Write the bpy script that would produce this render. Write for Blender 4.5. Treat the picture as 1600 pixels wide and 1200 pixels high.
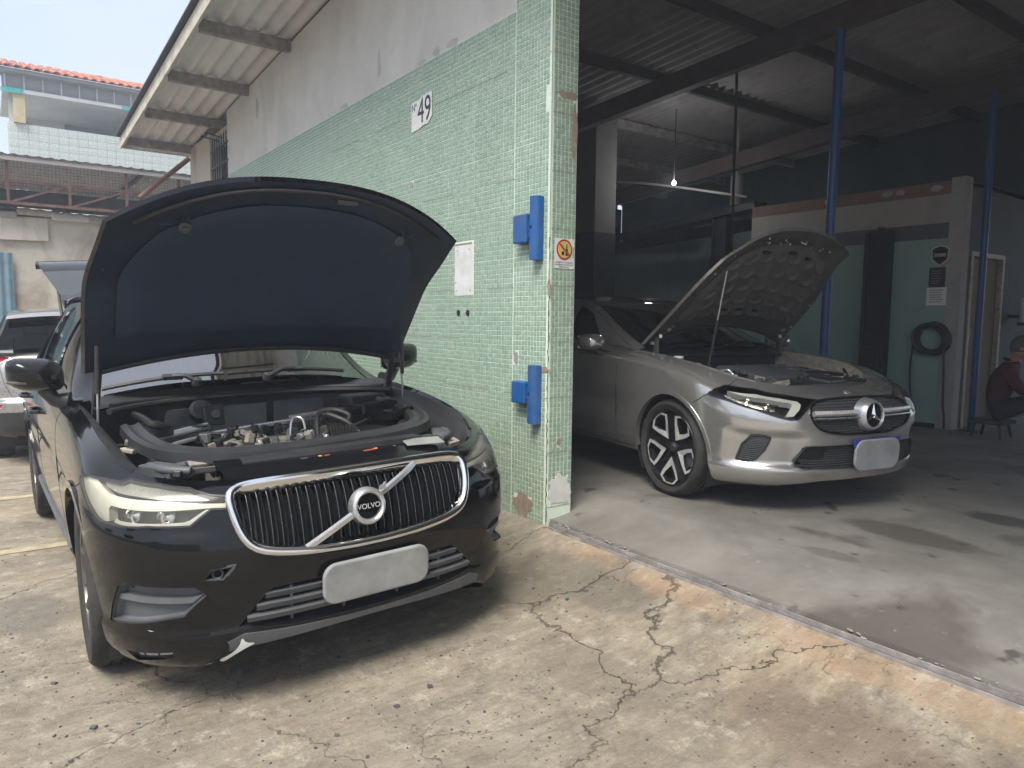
import bpy, bmesh, math, random
import numpy as np
from mathutils import Vector, Matrix
from mathutils.geometry import delaunay_2d_cdt
for o in list(bpy.data.objects): bpy.data.objects.remove(o, do_unlink=True)
scene = bpy.context.scene
R = math.radians
random.seed(7); rng = np.random.default_rng(7)

# ---------------------------------------------------------------- camera (phone at eye height, tilted 5 degrees down)
cam_data = bpy.data.cameras.new('camera'); cam = bpy.data.objects.new('camera', cam_data)
scene.collection.objects.link(cam); scene.camera = cam
cam_data.sensor_width = 36; cam_data.lens = 25.30; cam_data.clip_start = .05; cam_data.clip_end = 500
_y, _p, _r = R(53.86), R(-5.18), R(.61)
_f = Vector((math.cos(_p) * -math.sin(_y), math.cos(_p) * math.cos(_y), math.sin(_p)))
_rt = Vector((math.cos(_y), math.sin(_y), 0)); _up = _rt.cross(_f)
_x = _rt * math.cos(_r) + _up * math.sin(_r); _u = _up * math.cos(_r) - _rt * math.sin(_r)
cam.matrix_world = Matrix(((_x.x, _u.x, -_f.x, 3.475), (_x.y, _u.y, -_f.y, -2.815), (_x.z, _u.z, -_f.z, 1.30), (0, 0, 0, 1)))

# ---------------------------------------------------------------- overcast daylight
world = bpy.data.worlds.new('World'); scene.world = world; world.use_nodes = True
wn, wl = world.node_tree.nodes, world.node_tree.links
wn.clear()
w_out = wn.new('ShaderNodeOutputWorld'); w_bg = wn.new('ShaderNodeBackground'); w_bg.inputs['Strength'].default_value = .11
sky = wn.new('ShaderNodeTexSky'); sky.sky_type = 'NISHITA'; sky.sun_disc = False
sky.sun_elevation = R(58); sky.sun_rotation = R(150); sky.dust_density = 2.0
w_co = wn.new('ShaderNodeTexCoord'); w_mp = wn.new('ShaderNodeMapping'); w_mp.inputs['Scale'].default_value = (1, 1, 2.2)
w_no = wn.new('ShaderNodeTexNoise'); w_no.inputs['Scale'].default_value = 2.2; w_no.inputs['Detail'].default_value = 6
w_rp = wn.new('ShaderNodeValToRGB'); w_rp.color_ramp.elements[0].position = .33; w_rp.color_ramp.elements[0].color = (.55, .55, .55, 1)
w_rp.color_ramp.elements[1].position = .62; w_rp.color_ramp.elements[1].color = (.97, .97, .97, 1)
w_mx = wn.new('ShaderNodeMix'); w_mx.data_type = 'RGBA'; w_mx.inputs['B'].default_value = (2.95, 3.15, 3.6, 1)
wl.new(w_co.outputs['Generated'], w_mp.inputs['Vector']); wl.new(w_mp.outputs['Vector'], w_no.inputs['Vector'])
wl.new(w_no.outputs['Fac'], w_rp.inputs['Fac']); wl.new(w_rp.outputs['Color'], w_mx.inputs['Factor'])
wl.new(sky.outputs['Color'], w_mx.inputs['A']); wl.new(w_mx.outputs['Result'], w_bg.inputs['Color']); wl.new(w_bg.outputs['Background'], w_out.inputs['Surface'])
sun_d = bpy.data.lights.new('sun', 'SUN'); sun = bpy.data.objects.new('sun', sun_d); scene.collection.objects.link(sun)
sun_d.energy = 2.0; sun_d.angle = R(32); sun_d.color = (1, .95, .86)
# light comes from high above the yard, behind and to the right of the photographer
sun.rotation_euler = Vector((-.30, .50, -.95)).to_track_quat('-Z', 'Y').to_euler()
sky.sun_rotation = math.atan2(.30, -.50)
scene.view_settings.view_transform = 'Standard'; scene.view_settings.look = 'None'
scene.view_settings.exposure = 1.5; scene.view_settings.gamma = 1
cy = scene.cycles; cy.max_bounces = 6; cy.diffuse_bounces = 3; cy.glossy_bounces = 3; cy.transmission_bounces = 4; cy.transparent_max_bounces = 10; cy.volume_bounces = 0; cy.adaptive_threshold = .02
cy.caustics_reflective = False; cy.caustics_refractive = False
scene.render.resolution_x = 1024; scene.render.resolution_y = 768
# ---------------------------------------------------------------- helpers
def tag(o, label=None, cat=None, group=None, kind=None):
    if label: o['label'] = label
    if cat: o['category'] = cat
    if group: o['group'] = group
    if kind: o['kind'] = kind
    return o
def empty(name, loc=(0, 0, 0), rot=(0, 0, 0), label=None, cat=None, group=None):
    o = bpy.data.objects.new(name, None); scene.collection.objects.link(o)
    o.location = loc; o.rotation_euler = rot; o.empty_display_size = .1
    return tag(o, label, cat, group)
def mkobj(name, me, parent=None):
    o = bpy.data.objects.new(name, me); scene.collection.objects.link(o)
    if parent: o.parent = parent
    return o
def finish(me, mats, smooth):
    for m in (mats if isinstance(mats, (list, tuple)) else [mats]): me.materials.append(m)
    if smooth:
        me.shade_smooth()
        if smooth < 180: me.set_sharp_from_angle(angle=R(smooth))
class MB:
    """collects shapes into one mesh"""
    def __init__(s): s.v = []; s.f = []; s.mi = []
    def add(s, verts, faces, m=0):
        b = len(s.v); s.v += [tuple(float(c) for c in p) for p in verts]
        s.f += [tuple(int(i) + b for i in f) for f in faces]; s.mi += [m] * len(faces); return s
    def box(s, x0, x1, y0, y1, z0, z1, m=0):
        return s.add([(x0, y0, z0), (x1, y0, z0), (x1, y1, z0), (x0, y1, z0), (x0, y0, z1), (x1, y0, z1), (x1, y1, z1), (x0, y1, z1)],
                     [(3, 2, 1, 0), (4, 5, 6, 7), (0, 1, 5, 4), (1, 2, 6, 5), (2, 3, 7, 6), (3, 0, 4, 7)], m)
    def obox(s, c, h, rot=(0, 0, 0), m=0):
        M = Matrix.Rotation(rot[2], 3, 'Z') @ Matrix.Rotation(rot[1], 3, 'Y') @ Matrix.Rotation(rot[0], 3, 'X')
        q = [Vector(c) + M @ Vector((x * h[0], y * h[1], z * h[2])) for x, y, z in
             ((-1, -1, -1), (1, -1, -1), (1, 1, -1), (-1, 1, -1), (-1, -1, 1), (1, -1, 1), (1, 1, 1), (-1, 1, 1))]
        return s.add(q, [(3, 2, 1, 0), (4, 5, 6, 7), (0, 1, 5, 4), (1, 2, 6, 5), (2, 3, 7, 6), (3, 0, 4, 7)], m)
    def bar(s, a, b, w, h, m=0):
        """box beam from a to b; w across, h in the upright direction"""
        a, b = Vector(a), Vector(b); d = (b - a).normalized()
        up = Vector((0, 0, 1)) if abs(d.z) < .95 else Vector((1, 0, 0))
        x = d.cross(up).normalized() * (w / 2); z = x.cross(d).normalized() * (h / 2)
        return s.add([a - x - z, a + x - z, a + x + z, a - x + z, b - x - z, b + x - z, b + x + z, b - x + z],
                     [(0, 1, 2, 3), (7, 6, 5, 4), (1, 0, 4, 5), (2, 1, 5, 6), (3, 2, 6, 7), (0, 3, 7, 4)], m)
    def tube(s, pts, r, n=8, closed=False, m=0, caps=True):
        P = [Vector(p) for p in pts]; N = len(P); rs = r if isinstance(r, (list, tuple)) else [r] * N
        T = []
        for i in range(N):
            a = P[(i - 1) % N] if (closed or i) else P[0]; b = P[(i + 1) % N] if (closed or i < N - 1) else P[-1]
            T.append((b - a).normalized())
        up = Vector((0, 0, 1)) if abs(T[0].z) < .9 else Vector((1, 0, 0))
        u = T[0].cross(up).normalized(); V = []
        for i in range(N):
            u = (u - T[i] * u.dot(T[i])).normalized(); w = T[i].cross(u)
            V += [P[i] + (u * math.cos(2 * math.pi * k / n) + w * math.sin(2 * math.pi * k / n)) * rs[i] for k in range(n)]
        F = []
        for i in range(N if closed else N - 1):
            j = (i + 1) % N
            F += [(i * n + k, i * n + (k + 1) % n, j * n + (k + 1) % n, j * n + k) for k in range(n)]
        if caps and not closed: F += [tuple(range(n))[::-1], tuple((N - 1) * n + k for k in range(n))]
        return s.add(V, F, m)
    def cyl(s, a, b, r, r2=None, n=16, m=0): return s.tube([a, b], [r, r if r2 is None else r2], n, m=m)
    def lathe(s, prof, org=(0, 0, 0), axis=(0, 0, 1), n=32, m=0, closed=False):
        """prof: (radius, height along axis) list"""
        ax = Vector(axis).normalized(); up = Vector((0, 0, 1)) if abs(ax.z) < .9 else Vector((1, 0, 0))
        u = ax.cross(up).normalized(); w = ax.cross(u); O = Vector(org); V = []
        for r, h in prof: V += [O + ax * h + (u * math.cos(2 * math.pi * k / n) + w * math.sin(2 * math.pi * k / n)) * max(r, 1e-5) for k in range(n)]
        K = len(prof); F = []
        for i in range(K if closed else K - 1):
            j = (i + 1) % K
            F += [(i * n + k, i * n + (k + 1) % n, j * n + (k + 1) % n, j * n + k) for k in range(n)]
        return s.add(V, F, m)
    def prism(s, poly, org, ux, uy, t, m=0):
        """extrude a flat polygon (list of 2d) by t along ux x uy"""
        ux, uy = Vector(ux), Vector(uy); n = ux.cross(uy).normalized() * t; O = Vector(org)
        a = [O + ux * p[0] + uy * p[1] for p in poly]; k = len(a)
        return s.add(a + [p + n for p in a], [tuple(range(k))[::-1], tuple(range(k, 2 * k))] + [(i, (i + 1) % k, k + (i + 1) % k, k + i) for i in range(k)], m)
    def grid(s, fn, us, vs, m=0, flip=False):
        V = [fn(u, v) for u in us for v in vs]; nv = len(vs); F = []
        for i in range(len(us) - 1):
            for j in range(nv - 1):
                q = (i * nv + j, (i + 1) * nv + j, (i + 1) * nv + j + 1, i * nv + j + 1)
                F.append(q[::-1] if flip else q)
        return s.add(V, F, m)
    def build(s, name, mats, parent=None, smooth=38, bevel=0, seg=2):
        me = bpy.data.meshes.new(name); me.from_pydata(s.v, [], s.f); finish(me, mats, smooth)
        if any(s.mi): me.polygons.foreach_set('material_index', s.mi)
        me.update(); o = mkobj(name, me, parent)
        if bevel:
            b = o.modifiers.new('bevel', 'BEVEL'); b.width = bevel; b.segments = seg; b.limit_method = 'ANGLE'; b.angle_limit = R(40)
        return o
def lin(a, b, n): return [a + (b - a) * i / (n - 1) for i in range(n)]
def chaikin(p, it=2):
    p = [np.array(q, float) for q in p]
    for _ in range(it):
        o = []
        for i in range(len(p)):
            a, b = p[i], p[(i + 1) % len(p)]; o += [a * .75 + b * .25, a * .25 + b * .75]
        p = o
    return [tuple(q) for q in p]
def resample(p, step, closed=True):
    q = [np.array(a, float) for a in p]; o = []
    for i in range(len(q) if closed else len(q) - 1):
        a, b = q[i], q[(i + 1) % len(q)]; n = max(1, int(round(np.linalg.norm(b - a) / step)))
        o += [tuple(a + (b - a) * k / n) for k in range(n)]
    if not closed: o.append(tuple(q[-1]))
    return o
def inside(P, poly):
    """P (n,2) in polygon"""
    x, y = P[:, 0], P[:, 1]; c = np.zeros(len(P), bool); q = np.asarray(poly, float); j = len(q) - 1
    for i in range(len(q)):
        xi, yi = q[i]; xj, yj = q[j]
        with np.errstate(divide='ignore', invalid='ignore'):
            t = ((yi > y) != (yj > y)) & (x < (xj - xi) * (y - yi) / (yj - yi + 1e-15) + xi)
        c ^= t; j = i
    return c
def spline(pts, n=6, closed=False):
    P = [Vector(p) for p in pts]; o = []; N = len(P)
    for i in range(N if closed else N - 1):
        g = (lambda k: P[k % N]) if closed else (lambda k: P[min(max(k, 0), N - 1)])
        a, b, c, d = g(i - 1), g(i), g(i + 1), g(i + 2)
        for k in range(n):
            t = k / n
            o.append(.5 * ((2 * b) + (c - a) * t + (2 * a - 5 * b + 4 * c - d) * t * t + (3 * b - a - 3 * c + d) * t ** 3))
    if not closed: o.append(P[-1])
    return o
def text_mesh(name, body, size, mat, parent, M, extrude=.001, align='CENTER', sx=1.0):
    cu = bpy.data.curves.new(name, 'FONT'); cu.body = body; cu.size = size; cu.extrude = extrude
    cu.align_x = align; cu.align_y = 'CENTER'
    t = bpy.data.objects.new(name + '_src', cu); scene.collection.objects.link(t)
    dg = bpy.context.evaluated_depsgraph_get(); me = bpy.data.meshes.new_from_object(t.evaluated_get(dg))
    bpy.data.objects.remove(t, do_unlink=True)
    me.transform(M @ Matrix.Diagonal((sx, 1, 1, 1))); me.materials.clear(); me.materials.append(mat)
    o = mkobj(name, me, parent); return o
def basis(x, y, z, o):
    return Matrix(((x[0], y[0], z[0], o[0]), (x[1], y[1], z[1], o[1]), (x[2], y[2], z[2], o[2]), (0, 0, 0, 1)))
# ---------------------------------------------------------------- car body surface (pure maths)
def interp(x, xs, ys):
    """smooth (monotone cubic) interpolation through table points"""
    x = np.asarray(x, float); xs = np.asarray(xs, float); ys = np.asarray(ys, float)
    d = np.diff(ys) / np.diff(xs); m = np.empty_like(ys)
    m[0] = d[0]; m[-1] = d[-1]
    for i in range(1, len(xs) - 1):
        m[i] = 0 if d[i-1] * d[i] <= 0 else 2 * d[i-1] * d[i] / (d[i-1] + d[i])
    i = np.clip(np.searchsorted(xs, x) - 1, 0, len(xs) - 2)
    h = xs[i+1] - xs[i]; t = np.clip((x - xs[i]) / h, 0, 1)
    return ((2*t**3 - 3*t**2 + 1) * ys[i] + (t**3 - 2*t**2 + t) * h * m[i]
            + (-2*t**3 + 3*t**2) * ys[i+1] + (t**3 - t**2) * h * m[i+1])

class Wrap:
    """body side sheet wrapped round a car: s runs from the right flank (s<0) over the
    nose (s=0) to the left flank, v from sill (0) to shoulder (1).
    local axes: x forward, y left, z up; origin under the front axle"""
    def __init__(k, rows, nose, corner, n, top, low, flank, rear):
        k.rows = np.array(rows); k.corner = corner; k.n = n
        k.top = np.array(top); k.low = np.array(low); k.flank = np.array(flank); k.rear = rear
    def P(k, s, v):
        s = np.asarray(s, float); v = np.asarray(v, float); s, v = np.broadcast_arrays(s, v)
        R = k.rows
        h = interp(v, R[:, 0], R[:, 1]); A = interp(v, R[:, 0], R[:, 2]); W = interp(v, R[:, 0], R[:, 3])
        a0 = A - k.corner
        # |s|<=1: superellipse corner, |s|>1: flank, s-1 metres behind the corner centre
        u = np.clip(np.abs(s), 0, 1)
        th = u * math.pi / 2
        # re-parametrise so that points are spread evenly
        th = th + 0.16 * np.sin(4 * th) * 0.5
        x = a0 + k.corner * np.maximum(np.cos(th), 1e-9) ** (2 / k.n)
        y = W * np.maximum(np.sin(th), 0) ** (2 / k.n)
        back = np.maximum(np.abs(s) - 1, 0)
        x = np.where(np.abs(s) > 1, a0 - back, x)
        fl = interp(x, k.flank[:, 0], k.flank[:, 1])
        y = y * fl
        zt = interp(x, k.top[:, 0], k.top[:, 1]); zl = interp(x, k.low[:, 0], k.low[:, 1])
        z = zl + (zt - zl) * h
        return np.stack([x, y * np.sign(s), z], -1)
    def N(k, s, v):
        e = 1e-3
        du = k.P(s + e, v) - k.P(s - e, v); dv = k.P(s, np.minimum(v + e, 1)) - k.P(s, np.maximum(v - e, 0))
        n = np.cross(du, dv); return n / np.maximum(np.linalg.norm(n, axis=-1, keepdims=True), 1e-12)
    def _table(k):
        if not hasattr(k, 'T'):
            s, v = np.meshgrid(np.concatenate([np.linspace(0, 1, 240), np.linspace(1.01, 4.9, 400)]), np.linspace(0, 1, 160), indexing='ij')
            k.T = (s, v, k.P(s, v))
        return k.T
    def inv(k, pts, ax=(0, 2), side=-1):
        """(x,z) or (y,z) points of one side -> (s,v)"""
        s, v, P = k._table(); out = []
        for a, b in pts:
            d = (P[..., ax[0]] - (abs(a) if ax[0] == 1 else a)) ** 2 + (P[..., ax[1]] - b) ** 2; i = np.unravel_index(d.argmin(), d.shape)
            si, vi = s[i], v[i]
            for _ in range(4):
                p = k.P(si, vi)[list(ax)]; e = 1e-4
                J = np.stack([(k.P(si + e, vi)[list(ax)] - p) / e, (k.P(si, vi - e)[list(ax)] - p) / -e], 1)
                try: q = np.linalg.solve(J, np.array([abs(a) if ax[0] == 1 else a, b]) - p)
                except np.linalg.LinAlgError: break
                if np.abs(q).max() > .2: break
                si, vi = si + q[0], min(max(vi + q[1], 0), 1)
            out.append((si * side, vi))
        return out
KS, KV = .95, .8
def cdt(polys, grid, keep):
    """constrained triangulation of 2d polygons + free points; keep(centroids)->mask"""
    V = []; E = []
    for p in polys:
        b = len(V); V += [Vector((q[0] * KS, q[1] * KV)) for q in p]; E += [(b + i, b + (i + 1) % len(p)) for i in range(len(p))]
    V += [Vector((q[0] * KS, q[1] * KV)) for q in grid]
    r = delaunay_2d_cdt(V, E, [], 0, 1e-6)
    v = np.array([(q.x / KS, q.y / KV) for q in r[0]]); f = np.array([t for t in r[2] if len(t) == 3])
    c = v[f].mean(1); f = f[keep(c)]
    used = np.unique(f); mp = np.full(len(v), -1); mp[used] = np.arange(len(used))
    return v[used], mp[f]
def near(G, poly, d):
    q = np.asarray(resample(poly, d)); D = ((G[:, None, 0] - q[None, :, 0]) * KS) ** 2 + ((G[:, None, 1] - q[None, :, 1]) * KV) ** 2
    return D.min(1) < (.6 * d) ** 2
def surf_obj(name, S, sv, f, mat, parent, off=0., extra=None):
    P = S.P(sv[:, 0], sv[:, 1]); N = S.N(sv[:, 0], sv[:, 1])
    if extra is not None: off = off + extra(sv)
    P = P + N * (off[:, None] if isinstance(off, np.ndarray) else off)
    me = bpy.data.meshes.new(name); me.from_pydata(P.tolist(), [], f.tolist()); me.shade_smooth()
    if extra is None: me.normals_split_custom_set_from_vertices(N.tolist())
    me.materials.append(mat); return mkobj(name, me, parent)
def sheet(name, S, s_end, ds, dv, holes, mat, parent, drop=None, extra=None, v1=1.0):
    ss = np.concatenate([-np.arange(1 + ds, s_end, ds)[::-1], np.linspace(-1, 1, int(2 / (ds * .7)) + 1), np.arange(1 + ds, s_end, ds)])
    vv = np.linspace(0, v1, int(v1 / dv) + 1)
    g = np.stack(np.meshgrid(ss, vv, indexing='ij'), -1).reshape(-1, 2)
    H = [resample(h, .02) for h in holes]
    for h in H: g = g[~near(g, h, .02)]
    def keep(c):
        m = (c[:, 1] > 0) & (c[:, 1] < v1)
        for h in H: m &= ~inside(c, h)
        return m
    v, f = cdt(H, g, keep); v[:, 1] = np.clip(v[:, 1], 0, 1)
    return surf_obj(name, S, v, f, mat, parent, 0., extra)
def patch(name, S, poly, off, mat, parent, step=.02):
    h = resample(poly, step); a = np.array(poly); lo, hi = a.min(0), a.max(0)
    g = np.stack(np.meshgrid(np.arange(lo[0], hi[0], step), np.arange(lo[1], hi[1], step), indexing='ij'), -1).reshape(-1, 2)
    g = g[inside(g, h)]; g = g[~near(g, h, step)] if len(g) else g
    v, f = cdt([h], g, lambda c: inside(c, h)); v[:, 1] = np.clip(v[:, 1], 0, 1)
    return surf_obj(name, S, v, f, mat, parent, off)
def rimwall(name, S, poly, o0, o1, mat, parent, inset=0.):
    """wall of a recess along a polygon from offset o0 to o1"""
    p = np.array(resample(poly, .015)); c = p.mean(0); p2 = p + (c - p) * inset
    A = S.P(p[:, 0], p[:, 1]) + S.N(p[:, 0], p[:, 1]) * o0; B = S.P(p2[:, 0], p2[:, 1]) + S.N(p2[:, 0], p2[:, 1]) * o1
    n = len(p); m = MB().add(list(A) + list(B), [(i, (i + 1) % n, n + (i + 1) % n, n + i) for i in range(n)])
    return m.build(name, mat, parent, smooth=60)
def trim(name, S, poly, prof, mat, parent, closed=True, step=.012, smooth=50):
    """moulding swept along a line on the body; prof = (across, out) points, across>0 = left of travel"""
    p = np.array(resample(poly, step, closed)); P = S.P(p[:, 0], p[:, 1]); N = S.N(p[:, 0], p[:, 1]); n = len(p)
    T = (np.roll(P, -1, 0) - np.roll(P, 1, 0)) if closed else np.gradient(P, axis=0)
    T /= np.linalg.norm(T, axis=1, keepdims=True); B = np.cross(N, T); k = len(prof)
    V = [P[i] + B[i] * a + N[i] * h for i in range(n) for a, h in prof]
    F = [(i * k + j, i * k + (j + 1) % k, ((i + 1) % n) * k + (j + 1) % k, ((i + 1) % n) * k + j) for i in range(n if closed else n - 1) for j in range(k)]
    if not closed: F += [tuple(range(k))[::-1], tuple((n - 1) * k + j for j in range(k))]
    return MB().add(V, F).build(name, mat, parent, smooth=smooth)
SEAM = [(-.0022, .0006), (.0022, .0006), (.0022, -.004), (-.0022, -.004)]
def mirror(p): return [(-a, b) for a, b in p][::-1]
def arch(S, cx, cz, r, side):
    a = [(cx + r * math.cos(t), cz + r * math.sin(t)) for t in np.linspace(-.75, math.pi + .75, 60)]
    a = [q for q in a if q[1] > float(interp(q[0], S.low[:, 0], S.low[:, 1])) + .004]
    p = S.inv(a, (0, 2), side)
    return p + [(p[-1][0], -.12), (p[0][0], -.12)]
VOLVO = Wrap(
    # v, height fraction, nose x, half width
    rows=[(0, 0, .70, .80), (.04, .03, .765, .865), (.10, .10, .825, .905), (.20, .20, .845, .922), (.35, .36, .853, .938),
          (.50, .51, .853, .947), (.65, .66, .845, .951), (.78, .79, .825, .950), (.88, .90, .795, .940), (.94, .96, .765, .915), (1, 1.0, .72, .855)],
    nose=None, corner=.80, n=3.1,
    top=[(-4.2, 1.10), (-2.8, 1.09), (-1.2, 1.08), (-.5, 1.055), (-.2, 1.03), (.2, .965), (.5, .885), (.7, .865), (.9, .86)],
    low=[(-4.2, .30), (-3, .27), (-.4, .26), (.4, .155), (.9, .15)],
    flank=[(-4.2, .95), (-3, 1.0), (-1.5, 1.005), (0, 1.0), (.9, 1.0)], rear=-3.82)
MERC = Wrap(
    rows=[(0, 0, .66, .80), (.05, .04, .745, .845), (.12, .11, .795, .87), (.22, .22, .822, .885), (.36, .38, .838, .893),
          (.52, .55, .850, .897), (.68, .72, .848, .898), (.80, .85, .820, .893), (.88, .92, .775, .878), (.94, .965, .70, .83), (1, 1.0, .57, .715)],
    nose=None, corner=.78, n=2.6,
    top=[(-3.9, .99), (-2.8, .98), (-1.2, .965), (-.6, .955), (-.2, .925), (.1, .885), (.4, .805), (.6, .755), (.85, .73)],
    low=[(-3.9, .26), (-3, .22), (-.4, .21), (.4, .16), (.9, .16)],
    flank=[(-3.9, .93), (-3, .985), (-1.5, 1.0), (0, 1.0), (.9, 1.0)], rear=-3.5)
# ---------------------------------------------------------------- materials
def mat_base(name):
    m = bpy.data.materials.new(name); m.use_nodes = True; nt = m.node_tree
    return m, nt.nodes, nt.links, nt.nodes['Principled BSDF']
def node(n, t, **kw):
    x = n.new(t)
    for k, v in kw.items():
        if hasattr(x, k): setattr(x, k, v)
        else: x.inputs[k.replace('_', ' ')].default_value = v
    return x
def ramp(n, stops):
    r = n.new('ShaderNodeValToRGB'); e = r.color_ramp.elements
    while len(e) < len(stops): e.new(.5)
    for i, (p, c) in enumerate(stops):
        e[i].position = p; e[i].color = (*c, 1) if isinstance(c, (tuple, list)) else (c, c, c, 1)
    return r
def noise(n, l, co, scale, detail=5, rough=.6, dist=0., vec=None):
    x = n.new('ShaderNodeTexNoise'); x.inputs['Scale'].default_value = scale; x.inputs['Detail'].default_value = detail
    x.inputs['Roughness'].default_value = rough; x.inputs['Distortion'].default_value = dist
    l.new(co, x.inputs['Vector']); return x.outputs['Fac']
def mixc(n, l, fac, a, b, blend='MIX'):
    x = n.new('ShaderNodeMix'); x.data_type = 'RGBA'; x.blend_type = blend
    for s, v in (('Factor', fac), ('A', a), ('B', b)):
        if isinstance(v, bpy.types.NodeSocket): l.new(v, x.inputs[s])
        elif s == 'Factor': x.inputs[s].default_value = v
        else: x.inputs[s].default_value = (*v, 1)
    return x.outputs['Result']
def mth(n, l, op, a, b=0.):
    x = n.new('ShaderNodeMath'); x.operation = op
    for i, v in enumerate((a, b)):
        if isinstance(v, bpy.types.NodeSocket): l.new(v, x.inputs[i])
        else: x.inputs[i].default_value = v
    return x.outputs[0]
def bump(n, l, b, h, strength=.3, dist=.01):
    x = n.new('ShaderNodeBump'); x.inputs['Strength'].default_value = strength; x.inputs['Distance'].default_value = dist
    l.new(h, x.inputs['Height']); l.new(x.outputs['Normal'], b.inputs['Normal']); return x
def coords(n, l, kind='Object', scale=None, rot=None):
    t = n.new('ShaderNodeTexCoord')
    if scale is None and rot is None: return t.outputs[kind]
    m = n.new('ShaderNodeMapping')
    if scale: m.inputs['Scale'].default_value = scale
    if rot: m.inputs['Rotation'].default_value = rot
    l.new(t.outputs[kind], m.inputs['Vector']); return m.outputs['Vector']
def simple(name, col, rough=.5, metal=0., var=.12, scale=8., coat=0., coat_rough=.05, bmp=0., bscale=60., dirt=None, dirt_amt=.0, spec=None, rvar=.12):
    """plain material with uneven tone, uneven gloss and optional dirt"""
    m, n, l, b = mat_base(name); co = coords(n, l)
    f = noise(n, l, co, scale, 6, .62)
    dark = tuple(c * (1 - var) for c in col); lite = tuple(min(1, c * (1 + var)) for c in col)
    r = ramp(n, [(.3, dark), (.7, lite)]); l.new(f, r.inputs['Fac']); c = r.outputs['Color']
    rr = n.new('ShaderNodeMapRange'); rr.inputs['To Min'].default_value = max(0, rough - rvar); rr.inputs['To Max'].default_value = min(1, rough + rvar)
    f2 = noise(n, l, co, scale * 2.3, 5); l.new(f2, rr.inputs['Value']); l.new(rr.outputs['Result'], b.inputs['Roughness'])
    if dirt:
        g = ramp(n, [(.42, 0.), (.72, dirt_amt)]); l.new(noise(n, l, co, scale * .6, 8, .7), g.inputs['Fac']); c = mixc(n, l, g.outputs['Color'], c, dirt)
    l.new(c, b.inputs['Base Color']); b.inputs['Metallic'].default_value = metal
    b.inputs['Coat Weight'].default_value = coat; b.inputs['Coat Roughness'].default_value = coat_rough
    if spec is not None: b.inputs['Specular IOR Level'].default_value = spec
    if bmp: bump(n, l, b, noise(n, l, co, bscale, 6), bmp, .004)
    return m
def paint(name, col, metal, rough, dust=.25, dustcol=(.22, .19, .15), flake=0.):
    m, n, l, b = mat_base(name); co = coords(n, l)
    z = n.new('ShaderNodeSeparateXYZ'); l.new(co, z.inputs[0])
    # road dust sits mostly on the sills and lower bumper
    h = n.new('ShaderNodeMapRange'); l.new(z.outputs['Z'], h.inputs['Value']); h.inputs['From Min'].default_value = .75; h.inputs['From Max'].default_value = .15
    h.inputs['To Min'].default_value = .15; h.inputs['To Max'].default_value = 1.
    d = ramp(n, [(.38, 0.), (.75, 1.)]); l.new(noise(n, l, co, 5, 9, .68), d.inputs['Fac'])
    amt = mth(n, l, 'MULTIPLY', mth(n, l, 'MULTIPLY', d.outputs['Color'], h.outputs['Result']), dust)
    base = ramp(n, [(.4, tuple(c * .92 for c in col)), (.6, tuple(min(1, c * 1.08) for c in col))]); l.new(noise(n, l, co, 900 if flake else 3, 2), base.inputs['Fac'])
    l.new(mixc(n, l, amt, base.outputs['Color'], dustcol), b.inputs['Base Color'])
    l.new(mth(n, l, 'ADD', mth(n, l, 'MULTIPLY', amt, 1.1), rough), b.inputs['Roughness'])
    b.inputs['Metallic'].default_value = metal; b.inputs['Coat Weight'].default_value = .9 if metal > .3 else .75
    if metal < .3: b.inputs['Specular IOR Level'].default_value = .08
    l.new(mth(n, l, 'ADD', mth(n, l, 'MULTIPLY', amt, .9), .035), b.inputs['Coat Roughness'])
    return m
def glass(name, tint, gloss=1.5, rough=.02, milk=0.):
    m = bpy.data.materials.new(name); m.use_nodes = True; n, l = m.node_tree.nodes, m.node_tree.links; n.clear()
    o = n.new('ShaderNodeOutputMaterial'); mx = n.new('ShaderNodeMixShader'); t = n.new('ShaderNodeBsdfTransparent'); g = n.new('ShaderNodeBsdfGlossy')
    t.inputs['Color'].default_value = (*tint, 1); g.inputs['Roughness'].default_value = rough
    fr = n.new('ShaderNodeFresnel'); fr.inputs['IOR'].default_value = gloss
    l.new(fr.outputs[0], mx.inputs[0]); l.new(t.outputs[0], mx.inputs[1]); l.new(g.outputs[0], mx.inputs[2]); 
    if milk:
        df = n.new('ShaderNodeBsdfDiffuse'); df.inputs['Color'].default_value = (.74, .73, .66, 1); m2 = n.new('ShaderNodeMixShader'); m2.inputs[0].default_value = milk
        l.new(mx.outputs[0], m2.inputs[1]); l.new(df.outputs[0], m2.inputs[2]); l.new(m2.outputs[0], o.inputs['Surface'])
    else: l.new(mx.outputs[0], o.inputs['Surface'])
    return m
M = {}
M['black_paint'] = paint('black_paint', (.0030, .0031, .0037), .0, .14, .05, (.12, .105, .085))
M['silver_paint'] = paint('silver_paint', (.49, .482, .462), .72, .17, .10, (.25, .23, .19), flake=1)
M['suv_paint'] = paint('suv_paint', (.42, .395, .375), .65, .26, .15)
M['dark_car_paint'] = paint('dark_car_paint', (.01, .011, .014), .2, .2, .1)
M['chrome'] = simple('chrome', (.78, .79, .80), .10, 1., .03, 14, rvar=.05)
M['satin'] = simple('satin_metal', (.62, .63, .64), .30, .75, .05, 14)
M['alu'] = simple('cast_aluminium', (.50, .47, .40), .5, .35, .25, 22, bmp=.3, dirt=(.10, .075, .05), dirt_amt=.8)
M['blk'] = simple('black_plastic', (.026, .0275, .031), .42, 0, .2, 10, dirt=(.10, .09, .075), dirt_amt=.22, bmp=.12, bscale=220)
M['gloss'] = simple('gloss_black', (.008, .008, .009), .12, 0, .1, 6, rvar=.05)
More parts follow.
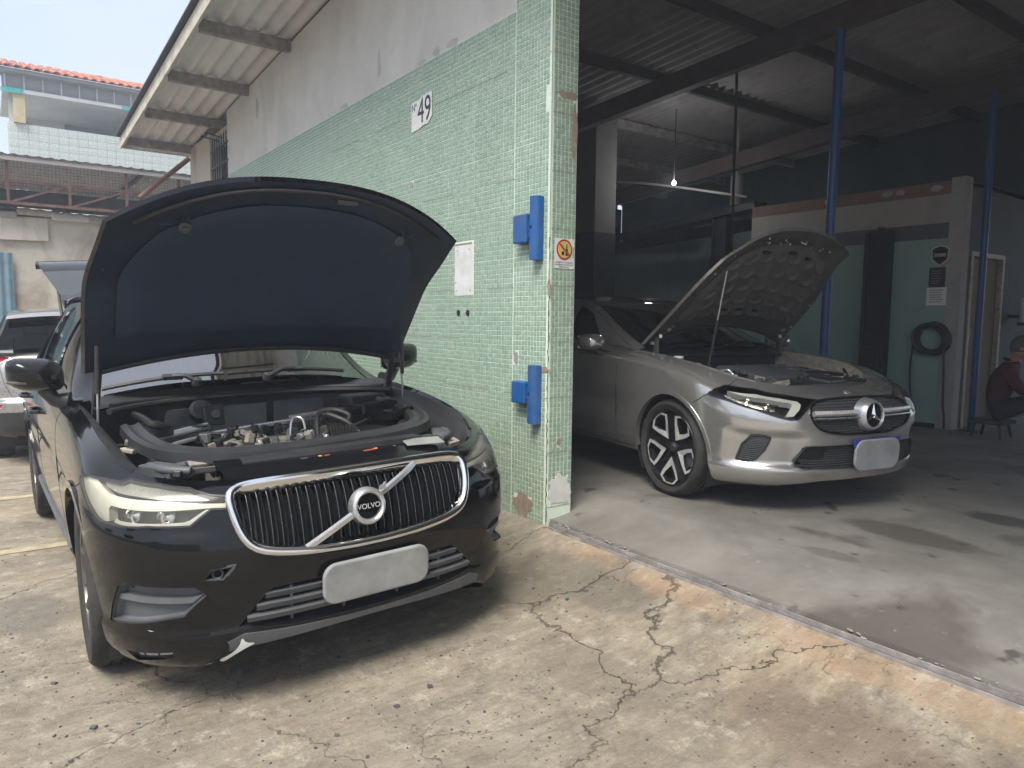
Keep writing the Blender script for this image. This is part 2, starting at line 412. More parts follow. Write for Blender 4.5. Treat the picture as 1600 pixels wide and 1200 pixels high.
M['grey'] = simple('grey_plastic', (.082, .088, .096), .5, 0, .15, 9, dirt=(.12, .11, .09), dirt_amt=.3, bmp=.15, bscale=300)
M['pad'] = simple('hood_felt', (.027, .045, .088), .92, 0, .14, 5, bmp=.35, bscale=420, dirt=(.05, .05, .052), dirt_amt=.25)  # blue of the sky's reflection put into the felt's base colour
M['underhood'] = simple('under_hood_paint', (.020, .032, .058), .45, 0, .2, 6, dirt=(.06, .055, .05), dirt_amt=.2)  # sky reflection's blue put into this base colour too
M['rubber'] = simple('rubber', (.021, .021, .022), .78, 0, .2, 12, dirt=(.13, .11, .085), dirt_amt=.35, bmp=.2, bscale=180)
M['hose'] = simple('rubber_hose', (.019, .0195, .021), .5, 0, .2, 20, dirt=(.08, .07, .055), dirt_amt=.3)
M['void'] = simple('dark_void', (.006, .006, .007), .9, 0, .1)
M['mesh'] = simple('radiator_fins', (.035, .036, .037), .55, .4, .3, 40)
M['rim'] = simple('dark_rim', (.028, .028, .030), .3, .5, .15, 20, dirt=(.08, .07, .06), dirt_amt=.35)
M['rimcut'] = simple('machined_rim', (.72, .72, .71), .30, .35, .08, 25, dirt=(.12, .10, .08), dirt_amt=.25)
M['greyrim'] = simple('grey_rim', (.16, .155, .15), .35, .8, .2, 20, dirt=(.10, .085, .07), dirt_amt=.6)
M['disc'] = simple('brake_disc', (.30, .27, .24), .4, 1., .15, 30, dirt=(.16, .08, .04), dirt_amt=.5)
M['glass'] = glass('windscreen_glass', (.62, .67, .65), 5.0)
M['tint'] = glass('tinted_glass', (.045, .05, .055), 1.28)
M['lens'] = glass('lamp_lens', (.88, .88, .82), 1.35, .05)
M['oldlens'] = glass('yellowed_lamp_lens', (.93, .93, .88), 1.34, .12, .07)
M['drl'] = simple('yellowed_light_guide', (.76, .75, .67), .35, 0, .10, 16, coat=.5)
M['drlw'] = simple('white_light_guide', (.72, .74, .78), .3, 0, .05, 16, coat=.5)
M['bowl'] = simple('lamp_reflector', (.68, .68, .66), .16, 1., .06, 30)
M['lampblk'] = simple('lamp_housing', (.035, .034, .030), .35, 0, .2, 12)
M['redlens'] = simple('red_lens', (.45, .012, .018), .2, 0, .25, 30, coat=1.)
M['dash'] = simple('dashboard', (.03, .03, .032), .7, 0, .15)
M['seat'] = simple('seat_fabric', (.045, .043, .042), .8, 0, .15)
M['paper'] = simple('paper', (.75, .75, .72), .8, 0, .05)
M['white'] = simple('white_paint', (.72, .73, .70), .6, 0, .08, 9, dirt=(.35, .31, .25), dirt_amt=.5, bmp=.2)
M['smear'] = simple('blank_plate', (.27, .275, .27), .55, 0, .30, 5, rvar=.05)
M['smear2'] = simple('blank_plate_pale', (.34, .345, .36), .5, 0, .22, 6, rvar=.05)
M['plateblue'] = simple('plate_blue', (.03, .05, .28), .4, 0, .1)
M['beige'] = simple('beige_part', (.42, .37, .28), .6, 0, .25, 25, dirt=(.12, .09, .06), dirt_amt=.6)
M['yellow'] = simple('yellow_cap', (.62, .40, .04), .45, 0, .1)
M['red'] = simple('red_label', (.45, .06, .05), .5, 0, .1)
M['blue_paint'] = simple('blue_paint', (.008, .105, .34), .42, 0, .18, 10, dirt=(.12, .085, .06), dirt_amt=.5, bmp=.15, bscale=40)
M['post_blue'] = simple('blue_post_paint', (.022, .085, .26), .42, 0, .2, 6, dirt=(.05, .04, .04), dirt_amt=.5)
M['steel_dark'] = simple('dark_steel', (.026, .030, .042), .5, .3, .25, 6, dirt=(.09, .06, .04), dirt_amt=.4)
M['rust'] = simple('rusty_steel', (.20, .105, .075), .75, .2, .3, 9, dirt=(.08, .04, .03), dirt_amt=.7, bmp=.2)
M['redbeam'] = simple('red_oxide_beam', (.082, .055, .052), .7, 0, .25, 7, dirt=(.04, .035, .035), dirt_amt=.6)
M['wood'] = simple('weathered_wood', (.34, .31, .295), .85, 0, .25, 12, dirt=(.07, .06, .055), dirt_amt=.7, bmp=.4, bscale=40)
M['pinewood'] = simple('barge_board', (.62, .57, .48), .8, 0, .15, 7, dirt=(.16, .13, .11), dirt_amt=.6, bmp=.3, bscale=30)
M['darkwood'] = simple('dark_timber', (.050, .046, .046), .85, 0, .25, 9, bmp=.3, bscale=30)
M['terracotta'] = simple('clay_tile', (.46, .17, .105), .8, 0, .3, 4, dirt=(.16, .08, .06), dirt_amt=.7, bmp=.3)
M['skin'] = simple('skin', (.42, .25, .18), .55, 0, .1, 12)
M['hair'] = simple('grey_hair', (.10, .095, .09), .7, 0, .3, 60, bmp=.5, bscale=300)
M['shirt'] = simple('maroon_cloth', (.085, .018, .024), .85, 0, .2, 12, bmp=.3, bscale=50)
M['jeans'] = simple('dark_trousers', (.022, .024, .032), .85, 0, .2, 12, bmp=.3, bscale=60)
M['shoe'] = simple('dark_shoe', (.02, .02, .022), .6, 0, .2)
M['spec'] = simple('spectacle_frame', (.02, .02, .02), .3, 0, .1)
M['turq'] = simple('turquoise_paint', (.05, .40, .36), .6, 0, .15)
M['cream'] = simple('cream_paint', (.55, .46, .27), .7, 0, .12, 5, dirt=(.3, .25, .18), dirt_amt=.4)
M['bluegate'] = simple('blue_sheet_metal', (.17, .29, .36), .5, .3, .15, 5, dirt=(.2, .15, .12), dirt_amt=.4)
M['yline'] = simple('worn_yellow_line', (.50, .43, .27), .8, 0, .25, 10, dirt=(.25, .22, .17), dirt_amt=.9, bmp=.3)

def plaster(name, col, stain, amt, scale=.8, mossy=None):
    m, n, l, b = mat_base(name); co = coords(n, l); st = coords(n, l, 'Object', (1.6, 1.6, .7))
    a = ramp(n, [(.35, tuple(c * .86 for c in col)), (.65, col)]); l.new(noise(n, l, co, scale * 2, 8, .65), a.inputs['Fac'])
    s = ramp(n, [(.50, 0.), (.72, amt)]); l.new(noise(n, l, st, scale * 1.6, 9, .66, .6), s.inputs['Fac'])
    c = mixc(n, l, s.outputs['Color'], a.outputs['Color'], stain)
    s2 = ramp(n, [(.60, 0.), (.70, amt * .8)]); l.new(noise(n, l, co, scale * 4.5, 10, .7), s2.inputs['Fac'])
    c = mixc(n, l, s2.outputs['Color'], c, mossy or stain)
    l.new(c, b.inputs['Base Color']); b.inputs['Roughness'].default_value = .88
    bump(n, l, b, noise(n, l, co, 45, 8, .7), .3, .006); return m
M['plaster'] = plaster('grey_plaster', (.68, .66, .61), (.45, .43, .40), .5, .9)
M['bgwall'] = plaster('stained_wall', (.60, .55, .46), (.24, .19, .14), .95, .55, (.33, .25, .18))
M['bgwhite'] = plaster('white_render', (.62, .64, .64), (.40, .40, .39), .5, .5)
M['bggrey'] = plaster('grey_render', (.36, .38, .40), (.25, .26, .27), .4, .5)
M['inner_blue'] = plaster('blue_green_inner_wall', (.50, .61, .62), (.36, .43, .44), .5, .6)
M['inner_green'] = plaster('green_inner_wall', (.29, .43, .37), (.19, .26, .23), .45, .8)
M['inner_cream'] = plaster('cream_inner_wall', (.42, .385, .34), (.25, .21, .18), .4, .8)
M['inner_band'] = plaster('grey_band', (.115, .11, .12), (.07, .07, .07), .3, .8)
M['inner_brown'] = plaster('bare_brown_strip', (.235, .14, .10), (.15, .09, .07), .5, 2., (.50, .42, .34))
M['inner_dark'] = plaster('dark_inner_wall', (.11, .125, .14), (.05, .05, .055), .5, .6)
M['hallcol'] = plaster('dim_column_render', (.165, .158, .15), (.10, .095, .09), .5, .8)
M['ventgrey'] = simple('vent_plastic', (.125, .134, .144), .5, 0, .15, 9, bmp=.15, bscale=300)
M['windscreen_dark'] = glass('dark_windscreen', (.05, .055, .06), 1.4)
M['jamb'] = plaster('pale_jamb', (.42, .40, .37), (.24, .20, .17), .7, 1.5)
M['column'] = plaster('column_render', (.33, .315, .295), (.2, .19, .18), .5, .8)
M['doorwood'] = plaster('worn_door', (.22, .185, .13), (.12, .10, .08), .6, 1.2)
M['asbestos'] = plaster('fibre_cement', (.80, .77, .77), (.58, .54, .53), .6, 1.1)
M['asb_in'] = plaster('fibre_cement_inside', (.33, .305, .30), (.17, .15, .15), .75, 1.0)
M['brown'] = plaster('exposed_brown_render', (.36, .28, .215), (.17, .12, .09), .8, 5)
M['grout'] = simple('pale_grout', (.74, .85, .72), .7, 0, .08, 3, dirt=(.42, .42, .30), dirt_amt=.3)
M['joint'] = simple('reddish_joint', (.46, .39, .32), .85, 0, .2, 6)

M['smearp'] = plaster('plaster_smear', (.52, .51, .48), (.44, .43, .41), .5, 3)
def tile_mat():
    m, n, l, b = mat_base('mosaic_tile'); a = n.new('ShaderNodeAttribute'); a.attribute_name = 'tint'
    r = ramp(n, [(0, (.255, .36, .275)), (.5, (.315, .42, .325)), (1, (.39, .48, .39))]); l.new(a.outputs['Fac'], r.inputs['Fac'])
    co = coords(n, l); z = n.new('ShaderNodeSeparateXYZ'); l.new(co, z.inputs[0])
    # rain splash and grime stains low on the wall
    g = n.new('ShaderNodeMapRange'); l.new(z.outputs['Z'], g.inputs['Value']); g.inputs['From Min'].default_value = .75; g.inputs['From Max'].default_value = .0
    s = ramp(n, [(.40, 0.), (.7, .8)]); l.new(noise(n, l, co, 3.5, 8, .7), s.inputs['Fac'])
    c = mixc(n, l, mth(n, l, 'MULTIPLY', s.outputs['Color'], g.outputs['Result']), r.outputs['Color'], (.36, .31, .16))
    s2 = ramp(n, [(.62, 0.), (.78, .35)]); l.new(noise(n, l, co, 1.4, 6, .6), s2.inputs['Fac'])
    c = mixc(n, l, s2.outputs['Color'], c, (.40, .40, .26))
    l.new(c, b.inputs['Base Color']); b.inputs['Roughness'].default_value = .32; b.inputs['Specular IOR Level'].default_value = .4
    bump(n, l, b, noise(n, l, co, 30, 4), .12, .004); return m
M['tile'] = tile_mat()

STAINS = [(.68, -.27, .55, .26, .62, (.135, .118, .094)), (.50, -.62, .34, .16, .5, (.15, .13, .10)), (2.25, -.50, .55, .20, .5, (.17, .12, .085)), (1.35, -.85, .45, .16, .35, (.17, .14, .10)), (-.75, -2.70, .40, .16, .5, (.16, .145, .13))]
OILS = [(1.62, 1.32, .42, .17, .75, (.075, .065, .052)), (1.80, 2.10, .28, .16, .85, (.055, .05, .045)), (2.1, 1.7, .22, .12, .5, (.08, .07, .06)), (1.55, .62, .16, .07, .5, (.09, .085, .078)), (3.0, 1.2, .4, .2, .5, (.08, .07, .06))]
def stains(n, l, co, c, table):
    """damp or oily patches, each with a ragged shape of its own"""
    zs = n.new('ShaderNodeSeparateXYZ'); l.new(co, zs.inputs[0]); wb = mth(n, l, 'MULTIPLY', mth(n, l, 'SUBTRACT', noise(n, l, co, 3.2, 8, .68), .5), 1.1)
    for px, py, rx, ry, st_, cc in table:
        ex_ = mth(n, l, 'DIVIDE', mth(n, l, 'SUBTRACT', zs.outputs['X'], px), rx); ey_ = mth(n, l, 'DIVIDE', mth(n, l, 'SUBTRACT', zs.outputs['Y'], py), ry)
        dd = mth(n, l, 'ADD', mth(n, l, 'SQRT', mth(n, l, 'ADD', mth(n, l, 'MULTIPLY', ex_, ex_), mth(n, l, 'MULTIPLY', ey_, ey_))), wb)
        sr = ramp(n, [(.72, st_), (1.0, 0.)]); l.new(dd, sr.inputs['Fac']); c = mixc(n, l, sr.outputs['Color'], c, cc)
    return c
def yard_mat():
    m, n, l, b = mat_base('worn_yard_concrete'); co = coords(n, l)
    st = coords(n, l, 'Object', (1.0, .14, 1.), (0, 0, R(4)))           # brushed / tyre worn streaks
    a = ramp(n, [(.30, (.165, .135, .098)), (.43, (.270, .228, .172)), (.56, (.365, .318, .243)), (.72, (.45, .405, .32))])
    l.new(noise(n, l, co, 1.7, 14, .80, .6), a.inputs['Fac']); c = a.outputs['Color']
    s = ramp(n, [(.40, 0.), (.62, .75)]); l.new(noise(n, l, st, 7.5, 12, .74, .3), s.inputs['Fac']); c = mixc(n, l, s.outputs['Color'], c, (.225, .195, .152))
    o = ramp(n, [(.52, 0.), (.70, .50)]); l.new(noise(n, l, co, .75, 8, .65, .8), o.inputs['Fac']); c = mixc(n, l, o.outputs['Color'], c, (.37, .265, .16))
    k = ramp(n, [(.57, 0.), (.70, .62)]); l.new(noise(n, l, co, .95, 10, .68, 1.2), k.inputs['Fac']); c = mixc(n, l, k.outputs['Color'], c, (.118, .10, .082))
    p = ramp(n, [(.54, 0.), (.62, .75)]); l.new(noise(n, l, co, 9, 10, .8), p.inputs['Fac']); c = mixc(n, l, p.outputs['Color'], c, (.47, .42, .335))
    mo = ramp(n, [(.36, .60), (.5, 1.), (.62, 1.24)]); l.new(noise(n, l, coords(n, l, 'Object', (1, .45, 1)), 13, 15, .85), mo.inputs['Fac']); c = mixc(n, l, .85, c, mo.outputs['Color'], 'MULTIPLY')
    c = stains(n, l, co, c, STAINS)
    # dark stone chips of the aggregate
    v = n.new('ShaderNodeTexVoronoi'); v.inputs['Scale'].default_value = 34; l.new(co, v.inputs['Vector'])
    vd = ramp(n, [(.10, 1.), (.20, 0.)]); l.new(v.outputs['Distance'], vd.inputs['Fac'])
    vs = n.new('ShaderNodeSeparateColor'); l.new(v.outputs['Color'], vs.inputs[0]); pick = mth(n, l, 'GREATER_THAN', vs.outputs[0], .45)
    fg_ = ramp(n, [(.42, .0), (.60, 1.)]); l.new(noise(n, l, co, 2.4, 6, .6), fg_.inputs['Fac']); fleck = mth(n, l, 'MULTIPLY', mth(n, l, 'MULTIPLY', vd.outputs['Color'], pick), fg_.outputs['Color']); c = mixc(n, l, mth(n, l, 'MULTIPLY', fleck, .8), c, (.075, .07, .068))
    # cracks
    w = n.new('ShaderNodeTexNoise'); w.inputs['Scale'].default_value = 3.4; w.inputs['Detail'].default_value = 14; w.inputs['Roughness'].default_value = .62; l.new(co, w.inputs['Vector'])
    va = n.new('ShaderNodeVectorMath'); va.operation = 'MULTIPLY_ADD'; l.new(w.outputs['Color'], va.inputs[0]); va.inputs[1].default_value = (.42, .42, 0); l.new(co, va.inputs[2])
    cr = n.new('ShaderNodeTexVoronoi'); cr.feature = 'DISTANCE_TO_EDGE'; cr.inputs['Scale'].default_value = .85; l.new(va.outputs[0], cr.inputs['Vector'])
    ck = ramp(n, [(.0, .9), (.0014, .55), (.0040, 0.)]); l.new(cr.outputs['Distance'], ck.inputs['Fac'])
    gate = ramp(n, [(.42, 0.), (.52, 1.)]); l.new(noise(n, l, co, .9, 3), gate.inputs['Fac'])
    cr2 = n.new('ShaderNodeTexVoronoi'); cr2.feature = 'DISTANCE_TO_EDGE'; cr2.inputs['Scale'].default_value = 2.9; l.new(va.outputs[0], cr2.inputs['Vector'])
    ck2 = ramp(n, [(.0, .7), (.004, .35), (.009, 0.)]); l.new(cr2.outputs['Distance'], ck2.inputs['Fac']); gate2 = ramp(n, [(.54, 0.), (.64, .45)]); l.new(noise(n, l, co, 1.7, 4), gate2.inputs['Fac'])
    crack = mth(n, l, 'MAXIMUM', mth(n, l, 'MULTIPLY', ck.outputs['Color'], gate.outputs['Color']), mth(n, l, 'MULTIPLY', ck2.outputs['Color'], gate2.outputs['Color'])); c = mixc(n, l, mth(n, l, 'MULTIPLY', crack, .60), c, (.095, .070, .050))
    # worn orange paint along the garage threshold
    zz = n.new('ShaderNodeSeparateXYZ'); l.new(co, zz.inputs[0]); wob = mth(n, l, 'MULTIPLY', mth(n, l, 'SUBTRACT', noise(n, l, co, 5, 6, .7), .5), .22)
    d0 = mth(n, l, 'ABSOLUTE', mth(n, l, 'ADD', mth(n, l, 'ADD', zz.outputs['Y'], .085), wob)); band = ramp(n, [(.055, 1.), (.115, 0.)]); l.new(d0, band.inputs['Fac'])
    xm = n.new('ShaderNodeMapRange'); l.new(zz.outputs['X'], xm.inputs['Value']); xm.inputs['From Min'].default_value = -.05; xm.inputs['From Max'].default_value = .7
    wear = ramp(n, [(.42, .05), (.66, .62)]); l.new(noise(n, l, co, 3, 9, .72), wear.inputs['Fac'])
    c = mixc(n, l, mth(n, l, 'MULTIPLY', mth(n, l, 'MULTIPLY', band.outputs['Color'], xm.outputs['Result']), wear.outputs['Color']), c, (.40, .245, .15))
    l.new(c, b.inputs['Base Color'])
    wet = ramp(n, [(.55, .82), (.68, .58)]); l.new(noise(n, l, co, .95, 10, .68, 1.2), wet.inputs['Fac']); l.new(wet.outputs['Color'], b.inputs['Roughness'])
    h = mth(n, l, 'SUBTRACT', mth(n, l, 'ADD', noise(n, l, co, 14, 12, .78), mth(n, l, 'MULTIPLY', noise(n, l, st, 22, 8, .7), .7)), mth(n, l, 'ADD', mth(n, l, 'MULTIPLY', crack, .8), mth(n, l, 'MULTIPLY', fleck, .5)))
    bump(n, l, b, h, 1.0, .016); return m
M['yard'] = yard_mat()
def floor_mat():
    m, n, l, b = mat_base('garage_concrete'); co = coords(n, l)
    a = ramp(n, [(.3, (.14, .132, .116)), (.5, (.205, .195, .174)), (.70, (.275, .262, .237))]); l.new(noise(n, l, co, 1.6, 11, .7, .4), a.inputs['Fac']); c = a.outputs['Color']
    # oil stains
    k = ramp(n, [(.55, 0.), (.62, .8)]); l.new(noise(n, l, co, .8, 7, .55, .6), k.inputs['Fac']); c = mixc(n, l, k.outputs['Color'], c, (.085, .075, .063))
    k2 = ramp(n, [(.66, 0.), (.71, .9)]); l.new(noise(n, l, co, 5, 5, .5), k2.inputs['Fac']); c = mixc(n, l, k2.outputs['Color'], c, (.06, .055, .05))
    w = ramp(n, [(.63, 0.), (.68, .5)]); l.new(noise(n, l, co, 11, 9, .75), w.inputs['Fac']); c = mixc(n, l, w.outputs['Color'], c, (.42, .41, .39))
    c = stains(n, l, co, c, OILS)
    l.new(c, b.inputs['Base Color']); r = ramp(n, [(.3, .45), (.7, .75)]); l.new(noise(n, l, co, 2.5, 8, .7), r.inputs['Fac']); l.new(r.outputs['Color'], b.inputs['Roughness'])
    bump(n, l, b, noise(n, l, co, 18, 10, .75), .25, .006); return m
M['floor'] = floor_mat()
# ---------------------------------------------------------------- ground, garage floor, threshold
def gz(y):
    return -.2 * (1 - math.exp(min(y, 0) / .55)) if y <= 0 else -.045
ys = list(-np.geomspace(.02, 60, 70))[::-1] + [-.004, .012, .3, 2, 10, 60]
xs = list(np.concatenate([np.linspace(-80, -14, 10), np.linspace(-12, 8, 60), np.linspace(10, 50, 8)]))
g = MB().grid(lambda x, y: (x, y, gz(y)), xs, ys).build('ground', M['yard'], smooth=60); tag(g, kind='structure')
def fz(y): return .035 + .085 * (lambda t: t * t * (3 - 2 * t))(min(max((y - .03) / .55, 0), 1))
fl = MB(); fy = [.028] + lin(.04, .7, 16) + [1, 2, 4, 6, 9.5]
fl.grid(lambda x, y: (x, y, fz(y)), lin(-9.2, 7, 50), fy)
ex = lin(0.002, 7, 90); er = random.Random(3); jj = [er.uniform(-.006, .006) for _ in ex]
n0 = len(fl.v); fl.add([(x, .028, .035) for x in ex] + [(x, .020 + j, -.02) for x, j in zip(ex, jj)], [(i, len(ex) + i, len(ex) + i + 1, i + 1) for i in range(len(ex) - 1)])
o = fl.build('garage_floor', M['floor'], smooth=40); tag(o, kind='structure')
# broken cement lumps along the slab edge
m = MB(); r = random.Random(5)
for i in range(80):
    x = r.uniform(.05, 4.2); s = r.uniform(.002, .008)
    m.obox((x, .022 + r.uniform(-.012, .01), .026 + r.uniform(-.012, .006)), (s * 1.8, s * .7, s * .45), (r.uniform(-.3, .3), r.uniform(-.3, .3), r.uniform(-.6, .6)))
o = m.build('cement_crumbs', M['column'], smooth=0, bevel=.0015); tag(o, 'pale crumbs of broken cement along the garage slab edge', 'cement crumbs', kind='stuff')
rail = empty('gate_track', (0, 0, 0), label='rusty steel gate track set in the ground along the garage threshold', cat='gate track')
MB().box(.06, 7, -.026, -.021, -.05, .006).build('rail_side', M['wood'], rail, smooth=0)
MB().box(.06, 7, .006, .012, -.05, .020).build('rail_side', M['wood'], rail, smooth=0)
MB().box(.06, 7, -.021, .006, -.05, -.004).build('rail_bed', M['steel_dark'], rail, smooth=0)
def yard_line(x0, w):
    m = MB().grid(lambda x, y: (x + .012 * math.sin(y * 5 + x * 40), y, gz(y) + .004), lin(x0 - w / 2, x0 + w / 2, 3), lin(-8, -.9, 60))
    return m.build('parking_line', M['yline'], smooth=60)
tag(yard_line(-1.95, .11), 'worn yellow parking line beside the flank of the black SUV, the nearer of two', 'parking line', 'painted parking lines')
tag(yard_line(-3.56, .10), 'worn yellow parking line by the rear wheel of the black SUV, the farther of two', 'parking line', 'painted parking lines')
# loose grit and small stones on the yard
m = MB(); r = random.Random(11)
for i in range(1500):
    d = r.uniform(.9, 6.); a = r.uniform(-.9, .75); x = 3.475 - d * math.cos(a) * .9; y = -2.6 + d * math.sin(a)
    if y > -.18: continue
    s = r.uniform(.002, .0055) * (1 if r.random() < .93 else 2.2)
    m.obox((x, y, gz(y) + s * .35), (s, s * r.uniform(.5, 1), s * r.uniform(.3, .7)), (r.uniform(-.5, .5), r.uniform(-.5, .5), r.uniform(0, 3)))
o = m.build('grit', M['grey'], smooth=0); tag(o, 'loose dark grit scattered over the concrete yard', 'grit', kind='stuff')

# ---------------------------------------------------------------- the workshop building
M['crack'] = simple('dark_crack', (.10, .07, .05), .9, 0, .3, 20)
house = empty('workshop_building', (0, 0, 0), label='workshop with green mosaic wall, plaster gable, corrugated roof and open garage', cat='building')
def zr(x): return 4.428 + .058 * x                       # underside of the purlins
m = MB()
m.add([(-7.12, 0, -.4), (0, 0, -.4), (0, 0, zr(0) + .1), (-7.12, 0, zr(-7.12) + .1), (-7.12, .2, -.4), (0, .2, -.4), (0, .2, zr(0) + .1), (-7.12, .2, zr(-7.12) + .1)],
      [(0, 1, 2, 3), (7, 6, 5, 4), (1, 5, 6, 2), (4, 0, 3, 7), (3, 2, 6, 7)])
m.build('front_wall', M['plaster'], house, smooth=0)
m = MB(); m.box(-8.0, -7.12, .06, .2, -.4, 3.12); m.box(-8.0, -7.12, .06, .2, 3.78, zr(-8) + .02); m.box(-9.25, -8.0, -.02, .2, -.4, zr(-9.25) + .08)
m.build('end_wall', M['bgwall'], house, smooth=0)
m = MB(); m.box(-9.25, -9.05, .2, 9.5, -.4, 3.9); m.build('side_wall', M['inner_dark'], house, smooth=0)
m = MB(); m.box(-9.05, -2.75, 8.2, 8.35, -.4, 2.95); m.build('back_wall', M['inner_blue'], house, smooth=0)
m = MB(); m.box(-9.05, 7.2, 9.51, 9.7, 3.05, zr(7) + .1); m.build('back_gable', M['inner_dark'], house, smooth=0)
m = MB(); m.box(7.0, 7.2, .2, 9.5, -.4, zr(7)); m.build('side_wall', M['inner_dark'], house, smooth=0)
m = MB(); m.box(0.0, 6.4, .01, .19, 4.05, zr(0) + .02); m.box(6.4, 7.2, 0, .2, -.4, zr(6.4)); m.build('lintel', M['plaster'], house, smooth=0)
# mosaic: grout bed, then every tile a small raised block
PT, PZ = .03162, .03162; Z0 = .114
chips = [(0., 2.63, .05, .10), (0., 1.49, .02, .085), (-.06, .985, .055, .018), (-.24, .09, .10, .075), (0., .62, 0, 0), (-1.75, 2.35, .018, .03), (-.33, 1.045, .03, .05)]
holes_panel = [(-1.10, -.854, 1.46, 1.838)]
mosaic = MB().box(-7.118, -.372, -.004, .0005, -.05, 3.246).box(-.372, 0.004, -.0045, .0005, -.02, 3.95).box(0, .0045, -.0045, .198, -.02, 3.95)
mosaic.build('grout_bed', M['grout'], house, smooth=0)
V, F, TI = [], [], []
def tiles(O, ux, nv, ncol, z0, nrow, jit, skip):
    """O = start corner, ux = unit step along the wall, nv = outward normal"""
    O, ux, nv = np.array(O, float), np.array(ux, float), np.array(nv, float); shade = {}
    for c in range(ncol):
        for k in range(nrow):
            z = z0 + k * PZ; p = O + ux * (c * PT)
            cx = p + ux * PT * .5
            if skip(cx[0], cx[1], z + PZ / 2): continue
            g0 = .0030; ex = .0012 if (c % 11 == 0) else 0; ez = .0012 if (k % 11 == 0) else 0
            dx, dz = rng.normal(0, .0004, 2); a, b = g0 + ex, PT - g0; e, h = g0 + ez, PZ - g0
            t0 = .0045; t1 = .0078 + rng.normal(0, .0004)
            q = [(a, e), (b, e), (b, h), (a, h)]; n = len(V)
            for u, w in q: P = p + ux * (u + dx) + nv * t0; V.append((P[0], P[1], z + w + dz))
            for u, w in q:
                u2 = u + (.0008 if u < PT / 2 else -.0008); w2 = w + (.0008 if w < PZ / 2 else -.0008)
                P = p + ux * (u2 + dx) + nv * t1; V.append((P[0], P[1], z + w2 + dz))
            F.extend([(n + 4, n + 5, n + 6, n + 7), (n, n + 1, n + 5, n + 4), (n + 1, n + 2, n + 6, n + 5), (n + 2, n + 3, n + 7, n + 6), (n + 3, n, n + 4, n + 7)])
            key = (c // 11, k // 11)
            if key not in shade: shade[key] = rng.uniform(-.09, .09)
            tv = min(max(.5 + shade[key] + rng.normal(0, .20), 0), 1); TI.extend([tv] * 5)
def chipped(x, y, z):
    for cx, cz, rx, rz in chips:
        if rx and ((x + y - cx) / rx) ** 2 + ((z - cz) / rz) ** 2 < 1: return True
    for x0, x1, z0_, z1 in holes_panel:
        if x0 < x < x1 and z0_ < z < z1: return True
    return False
tiles((-.372 - 213 * PT, 0, 0), (1, 0, 0), (0, -1, 0), 213, Z0 - 5 * PZ, 104, 0, lambda x, y, z: chipped(x, y, z) or z > 3.243)
tiles((-.372 + .006, 0, 0), (1, 0, 0), (0, -1, 0), 11, Z0 - 5 * PZ + .004, 125, 0, lambda x, y, z: chipped(x, y, z))
tiles((.0, .006, 0), (0, 1, 0), (1, 0, 0), 6, Z0 + 3 * PZ, 118, 0, lambda x, y, z: (((y - .12) / .09) ** 2 + ((z - 2.66) / .03) ** 2 < 1) or (y > .145 and 2.3 < z < 2.66 and y > .20 - (z - 2.3) * .13) or ((y - .09) ** 2 + (z - .53) ** 2 < .022 ** 2))
me = bpy.data.meshes.new('mosaic_tiles'); me.from_pydata(V, [], F); me.materials.append(M['tile'])
at = me.attributes.new('tint', 'FLOAT', 'FACE'); at.data.foreach_set('value', TI)
tag(mkobj('mosaic_tiles', me, house), kind='stuff')
# reddish joints between tile sheets, broken places
m = MB(); r = random.Random(2)
for k in range(0, 9):
    z = Z0 + k * 11 * PZ
    x = -7.
    while x < 0:
        L = r.uniform(.1, .6)
        if r.random() < .42: m.box(x, min(x + L, -.002), -.0075, -.0047, z - .0012, z + .0012)
        x += L
    m.box(.0048, .0074, .004, .19, z - .0012, z + .0014)
tag(m.build('sheet_joint', M['joint'], house, smooth=0), kind='stuff')
def blob(cx, cz, rx, rz, plane, d, name, seed, mat='brown'):
    r = random.Random(seed); k = 22; pr = [1 + r.uniform(-.22, .22) for _ in range(k)]
    ring = [(cx + rx * pr[i] * math.cos(2 * math.pi * i / k), cz + rz * pr[i] * math.sin(2 * math.pi * i / k)) for i in range(k)]
    m = MB()
    if plane == 'f': m.prism(ring, (0, -.0046, 0), (1, 0, 0), (0, 0, 1), d)
    else: m.prism(ring, (.0047, 0, 0), (0, 1, 0), (0, 0, 1), d)
    return m.build(name, M[mat], house, smooth=0, bevel=.001)
blob(-.235, .085, .105, .075, 'f', .0045, 'broken_render', 1); blob(-.03, .985, .05, .018, 'f', .004, 'broken_render', 2)
blob(-.33, 1.045, .026, .045, 'f', .002, 'broken_render', 3, 'column'); blob(-1.75, 2.35, .016, .028, 'f', .002, 'broken_render', 4)
blob(.12, 2.66, .075, .022, 's', .0035, 'broken_render', 5); blob(.176, 2.45, .022, .17, 's', .0036, 'broken_render', 6)
blob(.09, .53, .020, .026, 's', .003, 'broken_render', 7); blob(.10, .215, .094, .10, 's', .004, 'white_patch', 9, 'white')
blob(0.004, 1.49, .014, .06, 'f', .006, 'broken_render', 8)
r = random.Random(12); MB().tube([(.003 + r.uniform(-.004, .004), -.005 + r.uniform(-.003, .003), z) for z in lin(1.80, .02, 70)], [r.uniform(.0015, .0048) for _ in range(70)], 5).build('corner_crack', M['crack'], house)
MB().tube([(.006, .033 + r.uniform(-.002, .002), z) for z in lin(1.42, .92, 20)], [r.uniform(.0012, .003) for _ in range(20)], 4).build('corner_crack', M['crack'], house)
